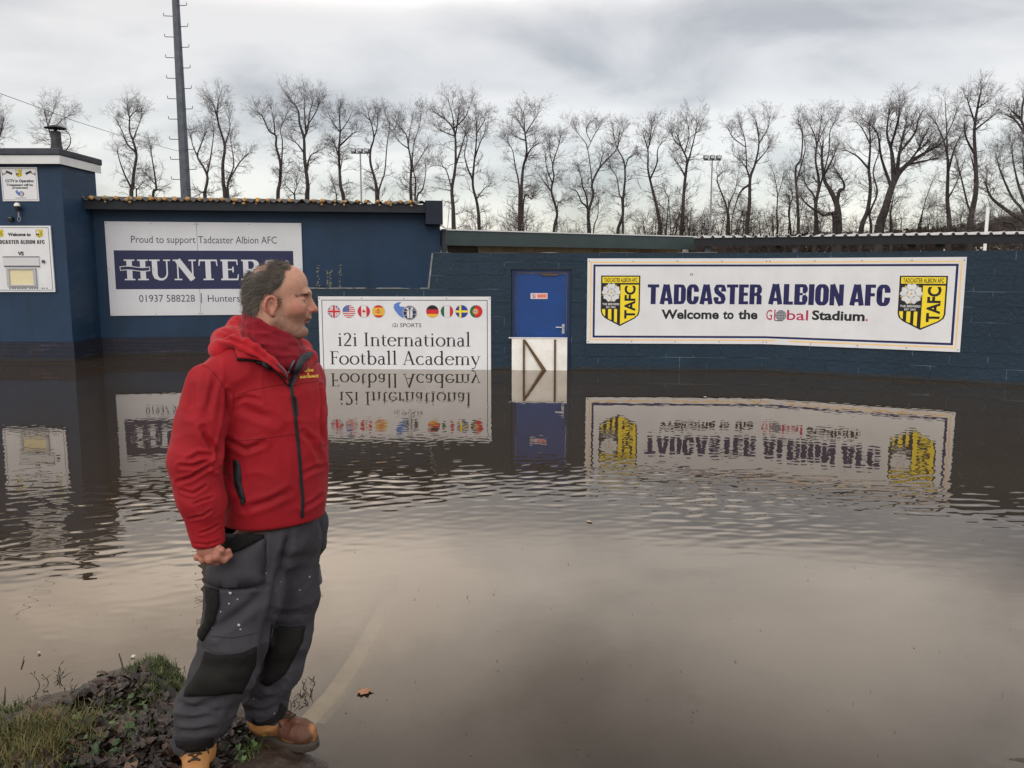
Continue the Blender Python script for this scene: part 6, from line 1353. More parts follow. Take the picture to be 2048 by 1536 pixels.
# ---- jacket
M['red_shell'] = mk('red_softshell', srgb(156, 16, 30), srgb(140, 13, 27), scale=6, rough=.72, bump=.12, bscale=900, spec=.3, sheen=.03)
M['red_hood'] = mk('red_fleece', srgb(172, 20, 34), srgb(156, 17, 30), scale=8, rough=.9, bump=.25, bscale=500, sheen=.12)
M['snood'] = mk('crimson_fleece', srgb(138, 14, 34), srgb(118, 12, 30), scale=9, rough=.95, bump=.35, bscale=400, sheen=.10)
M['trim'] = mk('black_trim', srgb(30, 31, 35), srgb(22, 23, 26), scale=20, rough=.55)
M['lining'] = mk('grey_lining', srgb(58, 60, 66), srgb(46, 48, 54), scale=10, rough=.8)
TY = R(36); e1 = np.array([math.cos(TY), math.sin(TY), 0]); e2 = np.array([math.sin(TY), -math.cos(TY), 0])
rings = [(1034, 545, .168, .148), (1012, 545, .172, .150), (975, 545, .175, .150), (900, 544, .175, .147), (830, 540, .178, .140), (780, 535, .180, .132), (740, 528, .160, .112), (710, 522, .120, .088), (690, 520, .09, .07)]
rz = [A3(c, p, 2.66)[2] for p, c, a, b in rings]; rcx = [A3(c, p, 2.66)[0] for p, c, a, b in rings]; ra = [r[2] for r in rings]; rb = [r[3] for r in rings]
def torso_fn(P):
    zq = P[:, 2]; cx = np.interp(zq, rz, rcx); a = np.interp(zq, rz, ra); b = np.interp(zq, rz, rb); qx = P[:, 0] - cx; qy = P[:, 1] - 2.66; u = (qx * e1[0] + qy * e1[1]) / a; v = (qx * e2[0] + qy * e2[1]) / b
    r = (np.abs(u) ** 2.3 + np.abs(v) ** 2.3) ** (1 / 2.3); return (r - 1) * np.minimum(a, b) * .95
fj = Field(); fj.put(torso_fn)
fj.put(lambda P: rz[0] - P[:, 2], .012, 'i'); fj.put(lambda P: P[:, 2] - (rz[-1] + .005), .02, 'i')
fj.chain([A3(500, 716, 2.60), A3(424, 766, 2.51)], [.064, .062], .05); fj.chain([A3(556, 716, 2.70), A3(604, 758, 2.79)], [.058, .066], .05)
fj.chain([A3(416, 772, 2.50), A3(402, 850, 2.468), A3(390, 922, 2.445), A3(402, 1000, 2.435), A3(416, 1078, 2.435)], [.064, .072, .078, .067, .050], .012, first_k=.022)
fj.chain([LS, A3(616, 830, 2.85), LE, LW], [.064, .062, .064, .050], .02, first_k=.03)
for c_, zc_ in ((RW, A3(417, 1098, 2.43)),): 
    ax_ = (A3(417, 1098, 2.43) - A3(404, 1010, 2.435)); ax_ /= np.linalg.norm(ax_)
    fj.put(lambda P, q=A3(417, 1092, 2.43), a=ax_: np.where(np.linalg.norm(P - q, axis=1) < .12, (P - q) @ a, -.1), .006, 'i')
V, F = surface(fj, rng_axis(-1.20, -.50, .0048), rng_axis(2.30, 3.02, .0048), rng_axis(rz[0] - .03, rz[-1] + .08, .0048)); V = relax(V, F, 2); Nn = v_normals(V, F)
W0 = V; V = cloth(V, Nn, .0085, 8, 21, (1, 1, .6)); V = cloth(V, Nn, .0034, 20, 23, (1, 1, .7)); hm = sm(rz[0] + .015, rz[0] + .07, V[:, 2])[:, None]; V = W0 * (1 - hm) + V * hm; Nn = v_normals(V, F)
Q7 = zc(320, 680, 3.492); Q8 = zc(320, 1000, 2.8658); Q6 = zc(420, 500, 5.486)
JC = [([(300, 620), (320, 680), (370, 760), (400, 790)], 26, .012), ([(470, 360), (465, 480), (450, 600), (410, 740), (385, 900)], 20, .012), ([(200, 840), (270, 800), (350, 810)], 20, .008), ([(140, 880), (240, 880), (330, 850)], 18, .008), ([(130, 990), (220, 960), (310, 900), (370, 870)], 18, .010),
      ([(150, 1050), (230, 1075), (320, 1020)], 14, .007), ([(230, 1150), (300, 1120), (370, 1100)], 11, .006), ([(200, 1250), (300, 1230), (360, 1190)], 12, .006), ([(280, 1350), (340, 1330), (410, 1290)], 11, .006), ([(240, 1420), (330, 1430), (420, 1400)], 10, .005),
      ([(240, 260), (225, 380), (215, 520)], 34, .007), ([(390, 260), (360, 380), (330, 520)], 30, .007), ([(470, 700), (600, 770), (720, 720)], 26, .007), ([(420, 900), (480, 960), (520, 1060)], 26, .006), ([(600, 1180), (760, 1130), (900, 1060)], 30, .006),
      ([(1010, 1170), (1080, 1130), (1130, 1090)], 20, .006), ([(1000, 650), (1060, 700), (1120, 830)], 26, .008), ([(1000, 940), (1080, 900), (1140, 880)], 22, .005), ([(560, 470), (680, 520), (800, 560)], 40, .006), ([(1120, 320), (1135, 450), (1125, 580), (1135, 700)], 16, .010), ([(520, 430), (600, 400), (700, 420)], 22, .005)]
V = creases(V, Nn, [(Q7(l), w_ / 3.492 * .72, a * .95) for l, w_, a in JC]); Vj, Fj = V, F
jk = np_mesh('jacket', V - ORG, F, M['red_shell'], man); bj = bvh_of(V, F)
man_parts = []
def kid(o): man_parts.append(o); return o
L7 = lambda l: Q7(l)
# the front closes on a black zip; the collar falls open above it
kid(strip('zip', L7([(893, 270), (918, 345), (942, 520), (961, 680), (976, 850), (986, 1000), (996, 1100), (992, 1243)]), bj, .003, .0125, M['trim'], jk))
kid(strip('zip_pull', L7([(938, 395), (948, 450), (955, 525)]), bj, .006, .006, M['trim'], jk))
for l in ([(480, 695), (600, 700), (700, 690), (820, 672), (945, 655)], [(535, 382), (640, 350), (760, 325), (880, 308)], [(925, 322), (1000, 300), (1112, 288)], [(200, 182), (280, 168), (340, 195), (400, 260), (455, 340), (472, 430)], [(515, 50), (528, 100), (545, 140)], [(250, 1478), (330, 1462), (438, 1425)]):
    kid(strip('seam', L7(l), bj, .0012, .0026, mk('seam_thread', srgb(120, 16, 28), rough=.8), jk))
kid(patch('pocket_zip', L7([(512, 838), (545, 836), (566, 900), (572, 1010), (592, 1090), (600, 1130), (580, 1146), (548, 1085), (522, 1000), (514, 920)]), bj, .003, M['trim'], jk, bulge=-.002))
kid(strip('zip_pull', L7([(575, 1100), (580, 1145)]), bj, .007, .010, M['trim'], jk))
# lettering on the left chest, stitched in yellow
def stitch(rows):
    vs = []; fs = []
    for st_, x0, x1, yb, yc, tl in rows:
        T_, Fs = text_raw(st_, .055); T_ = T_.copy(); T_[:, 0] = (T_[:, 0] - T_[:, 0].min()) / np.ptp(T_[:, 0]); b0 = len(vs)
        for u, v in T_:
            px_ = x0 + u * (x1 - x0); py_ = yb - v * (yb - yc) + tl * u; q = Q7([(px_, py_)])[0]; vs.append(tuple(proj(bj, q[0], q[1], .0022)[0]))
        fs += [tuple(i + b0 for i in f) for f in Fs]
    me = bpy.data.meshes.new('stitched_lettering'); me.from_pydata(vs, [], fs); me.update(); return link('stitched_lettering', me, mk('yellow_thread', srgb(244, 200, 84), srgb(226, 176, 66), scale=60, rough=.7), jk)
kid(stitch([('L.J.T', 978, 1048, 204, 178, -2), ('BUILDING', 980, 1068, 225, 208, -4), ('&', 1024, 1040, 242, 229, 0), ('MAINTENANCE', 974, 1102, 270, 251, -8)]))

# ---- collar flaps, hood and snood
fh = Field()
fh.chain([A3(440, 705, 2.56), A3(452, 682, 2.66), A3(478, 660, 2.74), A3(510, 655, 2.80)], [.030, .040, .040, .034], .02)
fh.chain([A3(432, 696, 2.57), A3(470, 681, 2.545), A3(510, 699, 2.525), A3(542, 722, 2.515), A3(573, 750, 2.512)], [.020, .018, .017, .014, .007], .012)
fh.chain([A3(510, 655, 2.80), A3(560, 680, 2.84), A3(600, 700, 2.80), A3(618, 716, 2.72), A3(604, 738, 2.62)], [.036, .040, .034, .022, .012], .02)
fh.chain([A3(470, 688, 2.65), A3(502, 690, 2.63), A3(545, 722, 2.60)], [.042, .042, .036], .03)
V, F = surface(fh, rng_axis(-1.10, -.55, .005), rng_axis(2.36, 2.98, .005), rng_axis(1.25, 1.62, .005)); V = relax(V, F, 2); Nn = v_normals(V, F); V = cloth(V, Nn, .006, 13, 31, (1, 1, 1)); Nn = v_normals(V, F)
V = creases(V, Nn, [(Q6(l), w_ / 5.486, a) for l, w_, a in [([(110, 960), (250, 985), (380, 1040), (520, 1130), (620, 1200)], 22, .010), ([(170, 900), (320, 960), (450, 1040), (560, 1120)], 18, .006), ([(330, 760), (400, 900), (500, 1010)], 22, .008), ([(250, 820), (300, 900), (360, 960)], 18, .005)]])
kid(np_mesh('hood', V - ORG, F, M['red_hood'], man)); Vh, Fh = V, F
def tilted_ring(f, c, rx, ry, tilt, tube, k=.012, wob=0.0, seed=0):
    rg = np.random.RandomState(seed); pts = []
    for a in np.linspace(0, 2 * math.pi, 21)[:-1]: pts.append(np.array(c) + np.array([rx * math.cos(a), ry * math.sin(a), -tilt * rx * math.cos(a) + rg.normal(0, wob)]))
    pts.append(pts[0]); f.chain(pts, [tube] * 21, k)
fs_ = Field(); 
for i, (cx_, cy_, rx_, ry_, tl_, tb_) in enumerate([(543, 652, .073, .071, .56, .013), (544, 665, .077, .075, .50, .016), (546, 680, .081, .079, .46, .018), (550, 695, .079, .077, .38, .020), (556, 713, .070, .071, .36, .022)]): tilted_ring(fs_, A3(cx_, cy_, 2.625), rx_, ry_, tl_, tb_, .004, .0035, i)
fs_.ell(A3(552, 705, 2.62), (.060, .060, .06), .03)
V, F = surface(fs_, rng_axis(-.98, -.58, .004), rng_axis(2.44, 2.80, .004), rng_axis(1.28, 1.66, .004)); V = relax(V, F, 1); Nn = v_normals(V, F); V = cloth(V, Nn, .006, 13, 41, (1, 1, 2.4)); kid(np_mesh('snood', V - ORG, F, M['snood'], man)); bs = bvh_of(V, F); Vs, Fs_ = V, F
ball_ = np.concatenate([Vj, Vh, Vs]); bc = bvh_of(ball_, np.concatenate([Fj, Fh + len(Vj), Fs_ + len(Vj) + len(Vh)]))
# open collar: grey lining on his left, red stand with a black edge on his right
L6 = Q6
def flap(name, outer, inner, lift, mat, parent, bv, thick=.006):
    """a turned strip between two lines measured on the photo, raised by lift along the first line"""
    n = 14; vs = []
    def samp(l, t):
        L_ = [0]; 
        for a, b in zip(l[:-1], l[1:]): L_.append(L_[-1] + math.hypot(b[0] - a[0], b[1] - a[1]))
        s = t * L_[-1]; i = max(0, min(len(l) - 2, int(np.searchsorted(L_, s) - 1))); f_ = (s - L_[i]) / (L_[i + 1] - L_[i] + 1e-9); return l[i][0] + (l[i + 1][0] - l[i][0]) * f_, l[i][1] + (l[i + 1][1] - l[i][1]) * f_
    m = 5
    for i in range(n + 1):
        a = samp(outer, i / n); c_ = samp(inner, i / n)
        for j in range(m + 1):
            f_ = j / m; px_, py_ = a[0] + (c_[0] - a[0]) * f_, a[1] + (c_[1] - a[1]) * f_; P = proj(bv, px_, py_, 0, 2.6)[0]; d = (CAMP - P).normalized(); vs.append(tuple(P + d * (lift * (1 - f_) + .006 + .008 * math.sin(math.pi * f_))))
    fs = [(i * (m + 1) + j, (i + 1) * (m + 1) + j, (i + 1) * (m + 1) + j + 1, i * (m + 1) + j + 1) for i in range(n) for j in range(m)]
    me = bpy.data.meshes.new(name); me.from_pydata(vs, [], fs); me.update(); o = link(name, me, mat, parent, smooth=True); md = o.modifiers.new('thickness', 'SOLIDIFY'); md.thickness = thick; md.offset = 0; sb = o.modifiers.new('smooth', 'SUBSURF'); sb.levels = 1; sb.render_levels = 1
    return o
kid(flap('collar_lining', L6([(1150, 1130), (1120, 1180), (1050, 1210), (1000, 1300), (950, 1400), (915, 1500)]), L6([(1090, 1110), (1010, 1140), (960, 1210), (925, 1300), (895, 1400), (880, 1490)]), .016, M['lining'], jk, bc))
kid(flap('collar', L6([(300, 1190), (420, 1195), (520, 1205), (610, 1225), (720, 1310), (800, 1390), (860, 1480)]), L6([(262, 1065), (380, 1100), (500, 1160), (600, 1190), (700, 1260), (790, 1345), (862, 1440)]), .014, M['red_shell'], jk, bc))
kid(strip('collar_edge', L6([(300, 1200), (420, 1206), (520, 1214), (605, 1236), (715, 1320), (800, 1402), (858, 1490)]), bc, .014, .011, M['trim'], jk))
kid(strip('inner_zip', L6([(735, 1255), (790, 1310), (838, 1365), (850, 1440)]), bc, .009, .0032, M['galv'], jk)); kid(strip('inner_zip', L6([(915, 1215), (880, 1280), (842, 1360)]), bc, .009, .0032, M['galv'], jk))

# ---- trousers
M['trouser'] = mk('grey_work_cloth', srgb(68, 67, 72), srgb(54, 53, 58), scale=5, rough=.85, bump=.2, bscale=700, spec=.2)
M['cordura'] = mk('black_panel_cloth', srgb(19, 19, 21), srgb(32, 31, 29), scale=5, rough=.8, bump=.3, bscale=600, spec=.2)
M['dust'] = mk('paint_spot', srgb(176, 176, 180), rough=.9)
ft = Field()
ft.ell(A3(545, 1062, 2.665), (.150, .130, .13), .01, rot=np.stack([e1, -e2, np.array([0, 0, 1])], 1)); ft.put(lambda P: P[:, 2] - A3(545, 1012, 2.66)[2], .01, 'i')
ft.chain([A3(500, 1085, 2.61), A3(490, 1190, 2.565), A3(470, 1270, 2.53), A3(447, 1340, 2.50), A3(412, 1415, 2.49), A3(388, 1482, 2.495)], [.118, .117, .106, .095, .086, .062], .03, first_k=.04)
ft.chain([A3(578, 1085, 2.74), A3(580, 1190, 2.735), A3(570, 1270, 2.715), A3(555, 1335, 2.69), A3(532, 1395, 2.69), A3(536, 1448, 2.69)], [.105, .092, .086, .076, .074, .070], .022, first_k=.04)
ft.put(lambda P: A3(390, 1497, 2.495)[2] - P[:, 2], .012, 'i')
V, F = surface(ft, rng_axis(-1.20, -.50, .005), rng_axis(2.28, 2.95, .005), rng_axis(A3(390, 1500, 2.495)[2] - .03, .80, .005)); 
V = relax(V, F, 2); Nn = v_normals(V, F); V = cloth(V, Nn, .010, 8, 51, (1, 1, .8)); V = cloth(V, Nn, .0040, 20, 53, (1, 1, .9)); Nn = v_normals(V, F)
TC_ = [([(300, 760), (400, 690), (520, 600), (600, 520)], 26, .009), ([(100, 1170), (200, 1200), (330, 1190)], 20, .010), ([(120, 1260), (230, 1250), (330, 1230)], 20, .009), ([(100, 1320), (200, 1330), (300, 1310)], 16, .008), ([(150, 1210), (260, 1160), (380, 1130)], 18, .007), ([(560, 1030), (640, 1080), (700, 1050)], 18, .010), ([(500, 1120), (580, 1160), (690, 1110)], 20, .009), ([(500, 1200), (600, 1210), (700, 1150)], 16, .007),
       ([(740, 180), (690, 400), (640, 620), (600, 800), (560, 1000)], 22, .012), ([(600, 180), (600, 320), (590, 460)], 12, .004), ([(300, 495), (440, 505), (600, 490)], 14, .007), ([(220, 940), (330, 960), (460, 930)], 34, .006), ([(640, 640), (740, 655), (840, 640)], 18, .006), ([(660, 330), (760, 330), (880, 320)], 24, .005), ([(350, 1000), (430, 1040), (470, 1030)], 22, .006), ([(820, 180), (760, 230), (720, 330)], 26, .007)]
V = creases(V, Nn, [(Q8(l), w_ / 2.8658, a) for l, w_, a in TC_])
tz = np_mesh('trousers', V - ORG, F, M['trouser'], man); bt = bvh_of(V, F); P8 = lambda n_, l, mt, off=.004, **kw: kid(patch(n_, Q8(l), bt, off, M[mt], tz, **kw))
P8('knee_pad', [(262, 868), (320, 885), (400, 889), (480, 876), (552, 840), (545, 940), (505, 1035), (468, 1108), (420, 1104), (300, 1118), (140, 1130), (150, 1085), (190, 1030), (235, 955)], 'cordura', .005, bulge=.007)
P8('knee_pad', [(640, 708), (740, 724), (828, 716), (818, 800), (765, 905), (715, 1000), (612, 1072), (572, 1040), (600, 950), (625, 830)], 'cordura', .005, bulge=.007)
P8('hem_band', [(90, 1376), (200, 1385), (308, 1360), (300, 1432), (160, 1440), (100, 1412)], 'cordura', .004)
P8('hem_band', [(492, 1288), (600, 1268), (728, 1198), (748, 1238), (640, 1305), (540, 1338), (498, 1318)], 'cordura', .004)
P8('pocket_lining', [(366, 195), (470, 178), (596, 155), (592, 218), (530, 250), (460, 288), (375, 312), (362, 262)], 'cordura', .004)
P8('holster_pocket', [(282, 385), (380, 330), (480, 284), (592, 222), (592, 380), (588, 468), (500, 492), (400, 498), (300, 488), (262, 462)], 'trouser', .010, bulge=.012, thick=.008)
P8('thigh_pocket', [(268, 496), (340, 520), (345, 600), (320, 690), (290, 745), (250, 806), (226, 778), (232, 742), (264, 700), (276, 600)], 'cordura', .008, bulge=.012, thick=.008)
def seam8(l, nm='seam', wd=.003, off=.0015): kid(strip(nm, Q8(l), bt, off, wd, mk('dark_thread', srgb(44, 45, 50), rough=.9), tz))
seam8([(210, 815), (300, 868), (400, 886), (480, 872), (556, 834)]); seam8([(640, 695), (740, 710), (835, 700)]); seam8([(588, 160), (588, 300), (584, 470)]); seam8([(650, 640), (740, 655), (850, 640)])
seam8([(300, 780), (420, 790), (560, 760)]); seam8([(742, 150), (715, 260), (690, 380)], wd=.004)
rg_ = random.Random(3); b = MB()
for qx, qy, rr in [(403, 531, 11), (516, 293, 7), (398, 593, 6), (452, 715, 8), (855, 438, 8), (446, 570, 4), (350, 640, 4), (460, 740, 6), (800, 515, 5), (655, 1220, 5), (540, 1140, 4), (430, 225, 6), (420, 1033, 3), (720, 1155, 4), (300, 730, 3), (610, 420, 3), (570, 330, 3), (690, 470, 3), (250, 990, 3)]:
    q = Q8([(qx, qy)])[0]; P, n_ = proj(bt, q[0], q[1], .0055 if 850 < qy < 1130 else .0025); t1 = n_.orthogonal().normalized(); t2 = n_.cross(t1); k = [P + (t1 * math.cos(a) + t2 * math.sin(a)) * rr / 2.8658 / 620 * rg_.uniform(.5, 1.1) for a in np.linspace(0, 6.28, 10)[:-1]]; b.add(k, [tuple(range(9))])
kid(b.build('paint_spots', M['dust'], tz))
# tool pouch on the far hip with a loop hanging from it
fp = Field(); fp.ell(A3(628, 1065, 2.83), (.040, .045, .085), .02); fp.ell(A3(640, 1046, 2.84), (.032, .04, .045), .03); fp.cap(A3(634, 1080, 2.84), A3(628, 1125, 2.84), .034, .010, .02)
V, F = surface(fp, rng_axis(-.80, -.50, .006), rng_axis(2.70, 2.95, .006), rng_axis(.45, .85, .006)); V = relax(V, F, 2); Nn = v_normals(V, F); V = cloth(V, Nn, .008, 18, 61); kid(np_mesh('tool_pouch', V - ORG, F, M['trouser'], tz))
fp = Field(); fp.cap(A3(637, 1130, 2.80), A3(638, 1150, 2.80), .006, .008, .01); fp.ell(A3(638, 1160, 2.80), (.012, .010, .019), .008); V, F = surface(fp, rng_axis(-.70, -.60, .003), rng_axis(2.76, 2.84, .003), rng_axis(.40, .62, .003)); kid(np_mesh('hanging_toggle', V - ORG, F, mk('grey_rubber', srgb(92, 94, 98), rough=.5), tz))

# ---- boots
def boot(ankle, heel, toe, zs_, top):
    """ankle shaft, instep, rounded toe cap and a separate rubber sole"""
    f = Field(); d = toe - heel; L_ = np.linalg.norm(d); d = d / L_; sd = np.array([-d[1], d[0], 0]); up = np.array([0, 0, 1.0]); Rm = np.stack([d, sd, up], 1); H = lambda u, v, w_: heel + d * u * L_ + sd * v + up * w_
    f.cap(ankle, H(.22, 0, .07), .056, .050, .02); f.ell(H(.20, 0, .05), (.062, .043, .055), .02, rot=Rm); f.cap(H(.24, 0, .085), H(.62, 0, .050), .044, .038, .025); f.ell(H(.74, 0, .040), (.078, .048, .042), .02, rot=Rm)
    f.ell(H(.80, 0, .048), (.056, .044, .040), .012, rot=Rm); f.put(lambda P: (zs_ + .024) - P[:, 2], .006, 'i'); f.put(lambda P: P[:, 2] - top, .006, 'i')
    g = Field(); g.ell(H(.20, 0, 0), (.068, .046, .2), .02, rot=Rm); g.ell(H(.72, 0, 0), (.090, .054, .2), .02, rot=Rm); g.cap(H(.2, 0, 0), H(.72, 0, 0), .040, .046, .02, sq=np.array([1, 1, .2])); g.put(lambda P: zs_ - P[:, 2], .004, 'i'); g.put(lambda P: P[:, 2] - (zs_ + .030), .006, 'i')
    return f, g, H
def make_boot(ankle, heel, toe, zs_, top, worn):
    f, g, H = boot(ankle, heel, toe, zs_, top); c = (heel + toe) / 2; ax3 = [rng_axis(c[i] - .21, c[i] + .21, .004) for i in (0, 1)] + [rng_axis(zs_ - .02, top + .03, .004)]
    V, F = surface(f, *ax3); V = relax(V, F, 1); Nn = v_normals(V, F); V = cloth(V, Nn, .0028, 30, 71, (1, 1, 1)); n1_ = vnoise3(V, 34, 5); n2_ = vnoise3(V, 60, 6); d_ = (toe - heel); u = ((V - heel) @ d_) / (d_ @ d_)
    tan = np.array(srgb(196, 142, 84)); tan2 = np.array(srgb(168, 116, 68)); dark = np.array(srgb(92, 54, 38)); cc = tan * (1 - n1_[:, None] * .8) + tan2 * n1_[:, None] * .8
    wm_ = np.clip(sm(.45, .60, u) * worn * sm(.15, .60, n1_ * .55 + n2_ * .35 + .16), 0, 1); cc = cc * (1 - wm_[:, None]) + dark * wm_[:, None]; mudm = sm(zs_ + .075, zs_ + .03, V[:, 2]) * sm(.35, .7, n2_ + .15); cc = cc * (1 - .55 * mudm[:, None]) + np.array(srgb(60, 46, 36)) * .55 * mudm[:, None]
    bo = np_mesh('boot', V - ORG, F, M['leather'], man, attrs={'tone': cc}); bb = bvh_of(V, F)
    V, F = surface(g, *ax3); V = relax(V, F, 1); np_mesh('sole', V - ORG, F, M['rubber'], bo)
    d = (toe - heel); d /= np.linalg.norm(d); sd = np.array([-d[1], d[0], 0]); b = MB(); rows = []
    for k in range(4):
        u0_ = .34 if worn < .5 else .44; w_ = .024 - .002 * k; P = []
        for s_ in np.linspace(-1, 1, 9):
            q = H(u0_ + .075 * k, w_ * s_, .25); h = bb.ray_cast(Vector(q), Vector((0, 0, -1))); P.append((np.array(h[0]) if h[0] else q * np.array([1, 1, 0]) + np.array([0, 0, zs_ + .09])) + np.array([0, 0, .003]) - ORG)
        rows.append(P); b.tube(P, .0032, 6)
    for k in range(3): b.tube([rows[k][1], rows[k + 1][7]], .003, 6); b.tube([rows[k][7], rows[k + 1][1]], .003, 6)
    for s_ in (-1, 1):
        q = rows[0][4]; b.tube([q, q + np.array([0, 0, .012]) + sd * s_ * .018, q + sd * s_ * .034 - d * .004, q + sd * s_ * .020 + d * .016 - np.array([0, 0, .004]), q], .003, 6)
        b.tube([q, q + sd * s_ * .026 + d * .02, q + sd * s_ * .042 + d * .045 - np.array([0, 0, .022])], .003, 6)
    kid(b.build('laces', M['laces'], bo, smooth=True)); return bo
M['leather'] = mk('boot_leather', (1, 1, 1), (.82, .80, .78), scale=40, rough=.55, bump=.25, bscale=260, vcol='tone', spec=.45)
M['rubber'] = mk('boot_sole', srgb(70, 62, 54), srgb(46, 40, 36), scale=14, rough=.7, bump=.3, bscale=120); M['laces'] = mk('boot_lace', srgb(44, 34, 28), srgb(70, 54, 40), scale=60, rough=.9)
make_boot(A3(390, 1490, 2.50), np.array([A3(400, 1530, 2.53)[0], 2.555, .035]), np.array([A3(385, 1530, 2.30)[0] - .01, 2.285, .030]), .030, A3(390, 1470, 2.5)[2], .15)
make_boot(A3(532, 1440, 2.69), np.array([A3(515, 1480, 2.72)[0] - .02, 2.725, .040]), np.array([A3(632, 1490, 2.62)[0] - .01, 2.625, .036]), .034, A3(534, 1425, 2.69)[2], 1.0)
# parts built in world place: hang them on the man without moving them
for o in man_parts:
    if o.parent is not None and o.name.split('.')[0] not in ('hood', 'snood', 'tool_pouch', 'hanging_toggle', 'laces'):
        o.data.transform(Matrix.Translation(Vector(-ORG)))
# ------------------------------------------------------------------ leaf litter, grass and floating scraps on the bank
def px_spots(n, poly, seed, zmin=.004):
    rg = np.random.RandomState(seed); xs_ = [p[0] for p in poly]; ys_ = [p[1] for p in poly]; o = []
    while len(o) < n:
        x = rg.uniform(min(xs_), max(xs_), 4000); y = rg.uniform(min(ys_), max(ys_), 4000); k = sd_poly(x, y, poly) < 0
        P = np.array([tuple(gnd(a, b, .05)) for a, b in zip(x[k], y[k])]); z = terrain(P[:, 0], P[:, 1]); P[:, 2] = z; P = P[z > zmin]; o += list(P[:n - len(o)])
        if not len(P): break
    return np.array(o)
def leaves(P, smin, smax, seed, cols, flat=.45, lift=.012):
    rg = np.random.RandomState(seed); n = len(P); k = 10; t = np.linspace(-1, 1, 6); out_ = [(-1, 0), (-.55, .42), (.0, .52), (.5, .36), (1, 0), (.5, -.36), (0, -.52), (-.55, -.42)]
    base = np.array(out_); V_ = np.zeros((n, 9, 3)); s = rg.uniform(smin, smax, n); lob = rg.uniform(.5, 1.4, (n, 8)); yawv = rg.uniform(0, 6.28, n); curl = rg.normal(0, .5, n); fold = rg.uniform(.05, .6, n)
    for j in range(8):
        V_[:, j, 0] = base[j, 0] * lob[:, j] * s; V_[:, j, 1] = base[j, 1] * lob[:, j] * s; V_[:, j, 2] = s * (curl * base[j, 0] ** 2 * .5 + fold * np.abs(base[j, 1]))
    A = rg.normal(0, flat, (n, 2)); c, s_ = np.cos(yawv), np.sin(yawv); x = V_[:, :, 0] * c[:, None] - V_[:, :, 1] * s_[:, None]; y = V_[:, :, 0] * s_[:, None] + V_[:, :, 1] * c[:, None]; z = V_[:, :, 2] + x * A[:, :1] + y * A[:, 1:]
    V_ = np.stack([x, y, z], -1) + P[:, None, :] + np.array([0, 0, 1.0]) * rg.uniform(0, lift, n)[:, None, None]; b = np.arange(n)[:, None] * 9
    F_ = np.concatenate([b + np.array([[8, j, (j + 1) % 8, (j + 1) % 8]]) for j in range(8)]); F_ = F_[:, :3]
    cc = np.array(cols)[rg.randint(0, len(cols), n)] * rg.uniform(.6, 1.25, (n, 1)); return V_.reshape(-1, 3), F_, np.repeat(cc, 9, 0)
BANKPX = [(-60, 1445), (60, 1425), (120, 1405), (190, 1370), (235, 1345), (300, 1322), (350, 1330), (366, 1400), (430, 1425), (500, 1440), (520, 1462), (470, 1510), (440, 1560), (-60, 1560)]
M['litter'] = mk('dead_leaf', (1, 1, 1), (.55, .53, .52), scale=90, rough=.38, vcol='tone', spec=.5, bump=.5, bscale=160)
V, F, c = leaves(px_spots(1500, [(175, 1385), (235, 1350), (300, 1345), (360, 1370), (366, 1400), (430, 1425), (500, 1440), (520, 1462), (478, 1500), (440, 1560), (120, 1560), (150, 1480), (100, 1440)], 1), .010, .036, 2, [srgb(50, 40, 35), srgb(64, 50, 43), srgb(40, 33, 30), srgb(92, 76, 66), srgb(58, 42, 37), srgb(46, 39, 35), srgb(34, 29, 27), srgb(44, 36, 32)])
V2, F2, c2 = leaves(px_spots(420, BANKPX, 3), .010, .03, 4, [srgb(60, 42, 34), srgb(84, 60, 46), srgb(108, 84, 66)])
tag(np_mesh('leaf_litter', np.concatenate([V, V2]), np.concatenate([F, F2 + len(V)]), M['litter'], smooth=True, attrs={'tone': np.concatenate([c, c2])}), 'wet brown dead leaves littering the muddy bank', 'leaves', kind='stuff')
V, F, c = leaves(px_spots(150, [(170, 1420), (250, 1400), (300, 1420), (280, 1480), (200, 1560), (120, 1560)], 5), .010, .022, 6, [srgb(66, 92, 48), srgb(52, 76, 42), srgb(90, 110, 62)], lift=.03)
V2, F2, c2 = leaves(px_spots(40, [(430, 1440), (520, 1450), (540, 1500), (470, 1540)], 7), .008, .016, 8, [srgb(86, 118, 60)], lift=.02)
tag(np_mesh('ground_ivy', np.concatenate([V, V2]), np.concatenate([F, F2 + len(V)]), M['litter'], smooth=False, attrs={'tone': np.concatenate([c, c2])}), 'small fresh green ivy leaves creeping over the dead leaves', 'ivy', kind='stuff')
def blades(P, hmin, hmax, seed, cols, lean=1.15):
    rg = np.random.RandomState(seed); n = len(P); a = rg.uniform(0, 6.28, n); h = rg.uniform(hmin, hmax, n); d = np.stack([np.cos(a), np.sin(a)], 1) * (rg.rand(n) * lean)[:, None]; sd = np.stack([-np.sin(a), np.cos(a), 0 * a], 1); rows = []
    for k in range(4):
        t = k / 3; c = P + np.concatenate([d * (h * t ** 1.8)[:, None], (h * t * (1 - .25 * t * np.linalg.norm(d, axis=1)))[:, None]], 1); w_ = .0024 * (1 - t * .9); rows += [c - sd * w_, c + sd * w_]
    V_ = np.stack(rows, 1); b = np.arange(n)[:, None] * 8; F_ = np.concatenate([b + np.array([[2 * k, 2 * k + 1, 2 * k + 3, 2 * k + 2]]) for k in range(3)]); cc = np.array(cols)[rg.randint(0, len(cols), n)] * rg.uniform(.7, 1.25, (n, 1)); return V_.reshape(-1, 3), F_, np.repeat(cc, 8, 0)
G1 = [srgb(78, 90, 50), srgb(100, 106, 62), srgb(60, 74, 42)]; G2 = [srgb(108, 102, 60), srgb(88, 92, 50), srgb(126, 112, 74), srgb(70, 78, 44)]
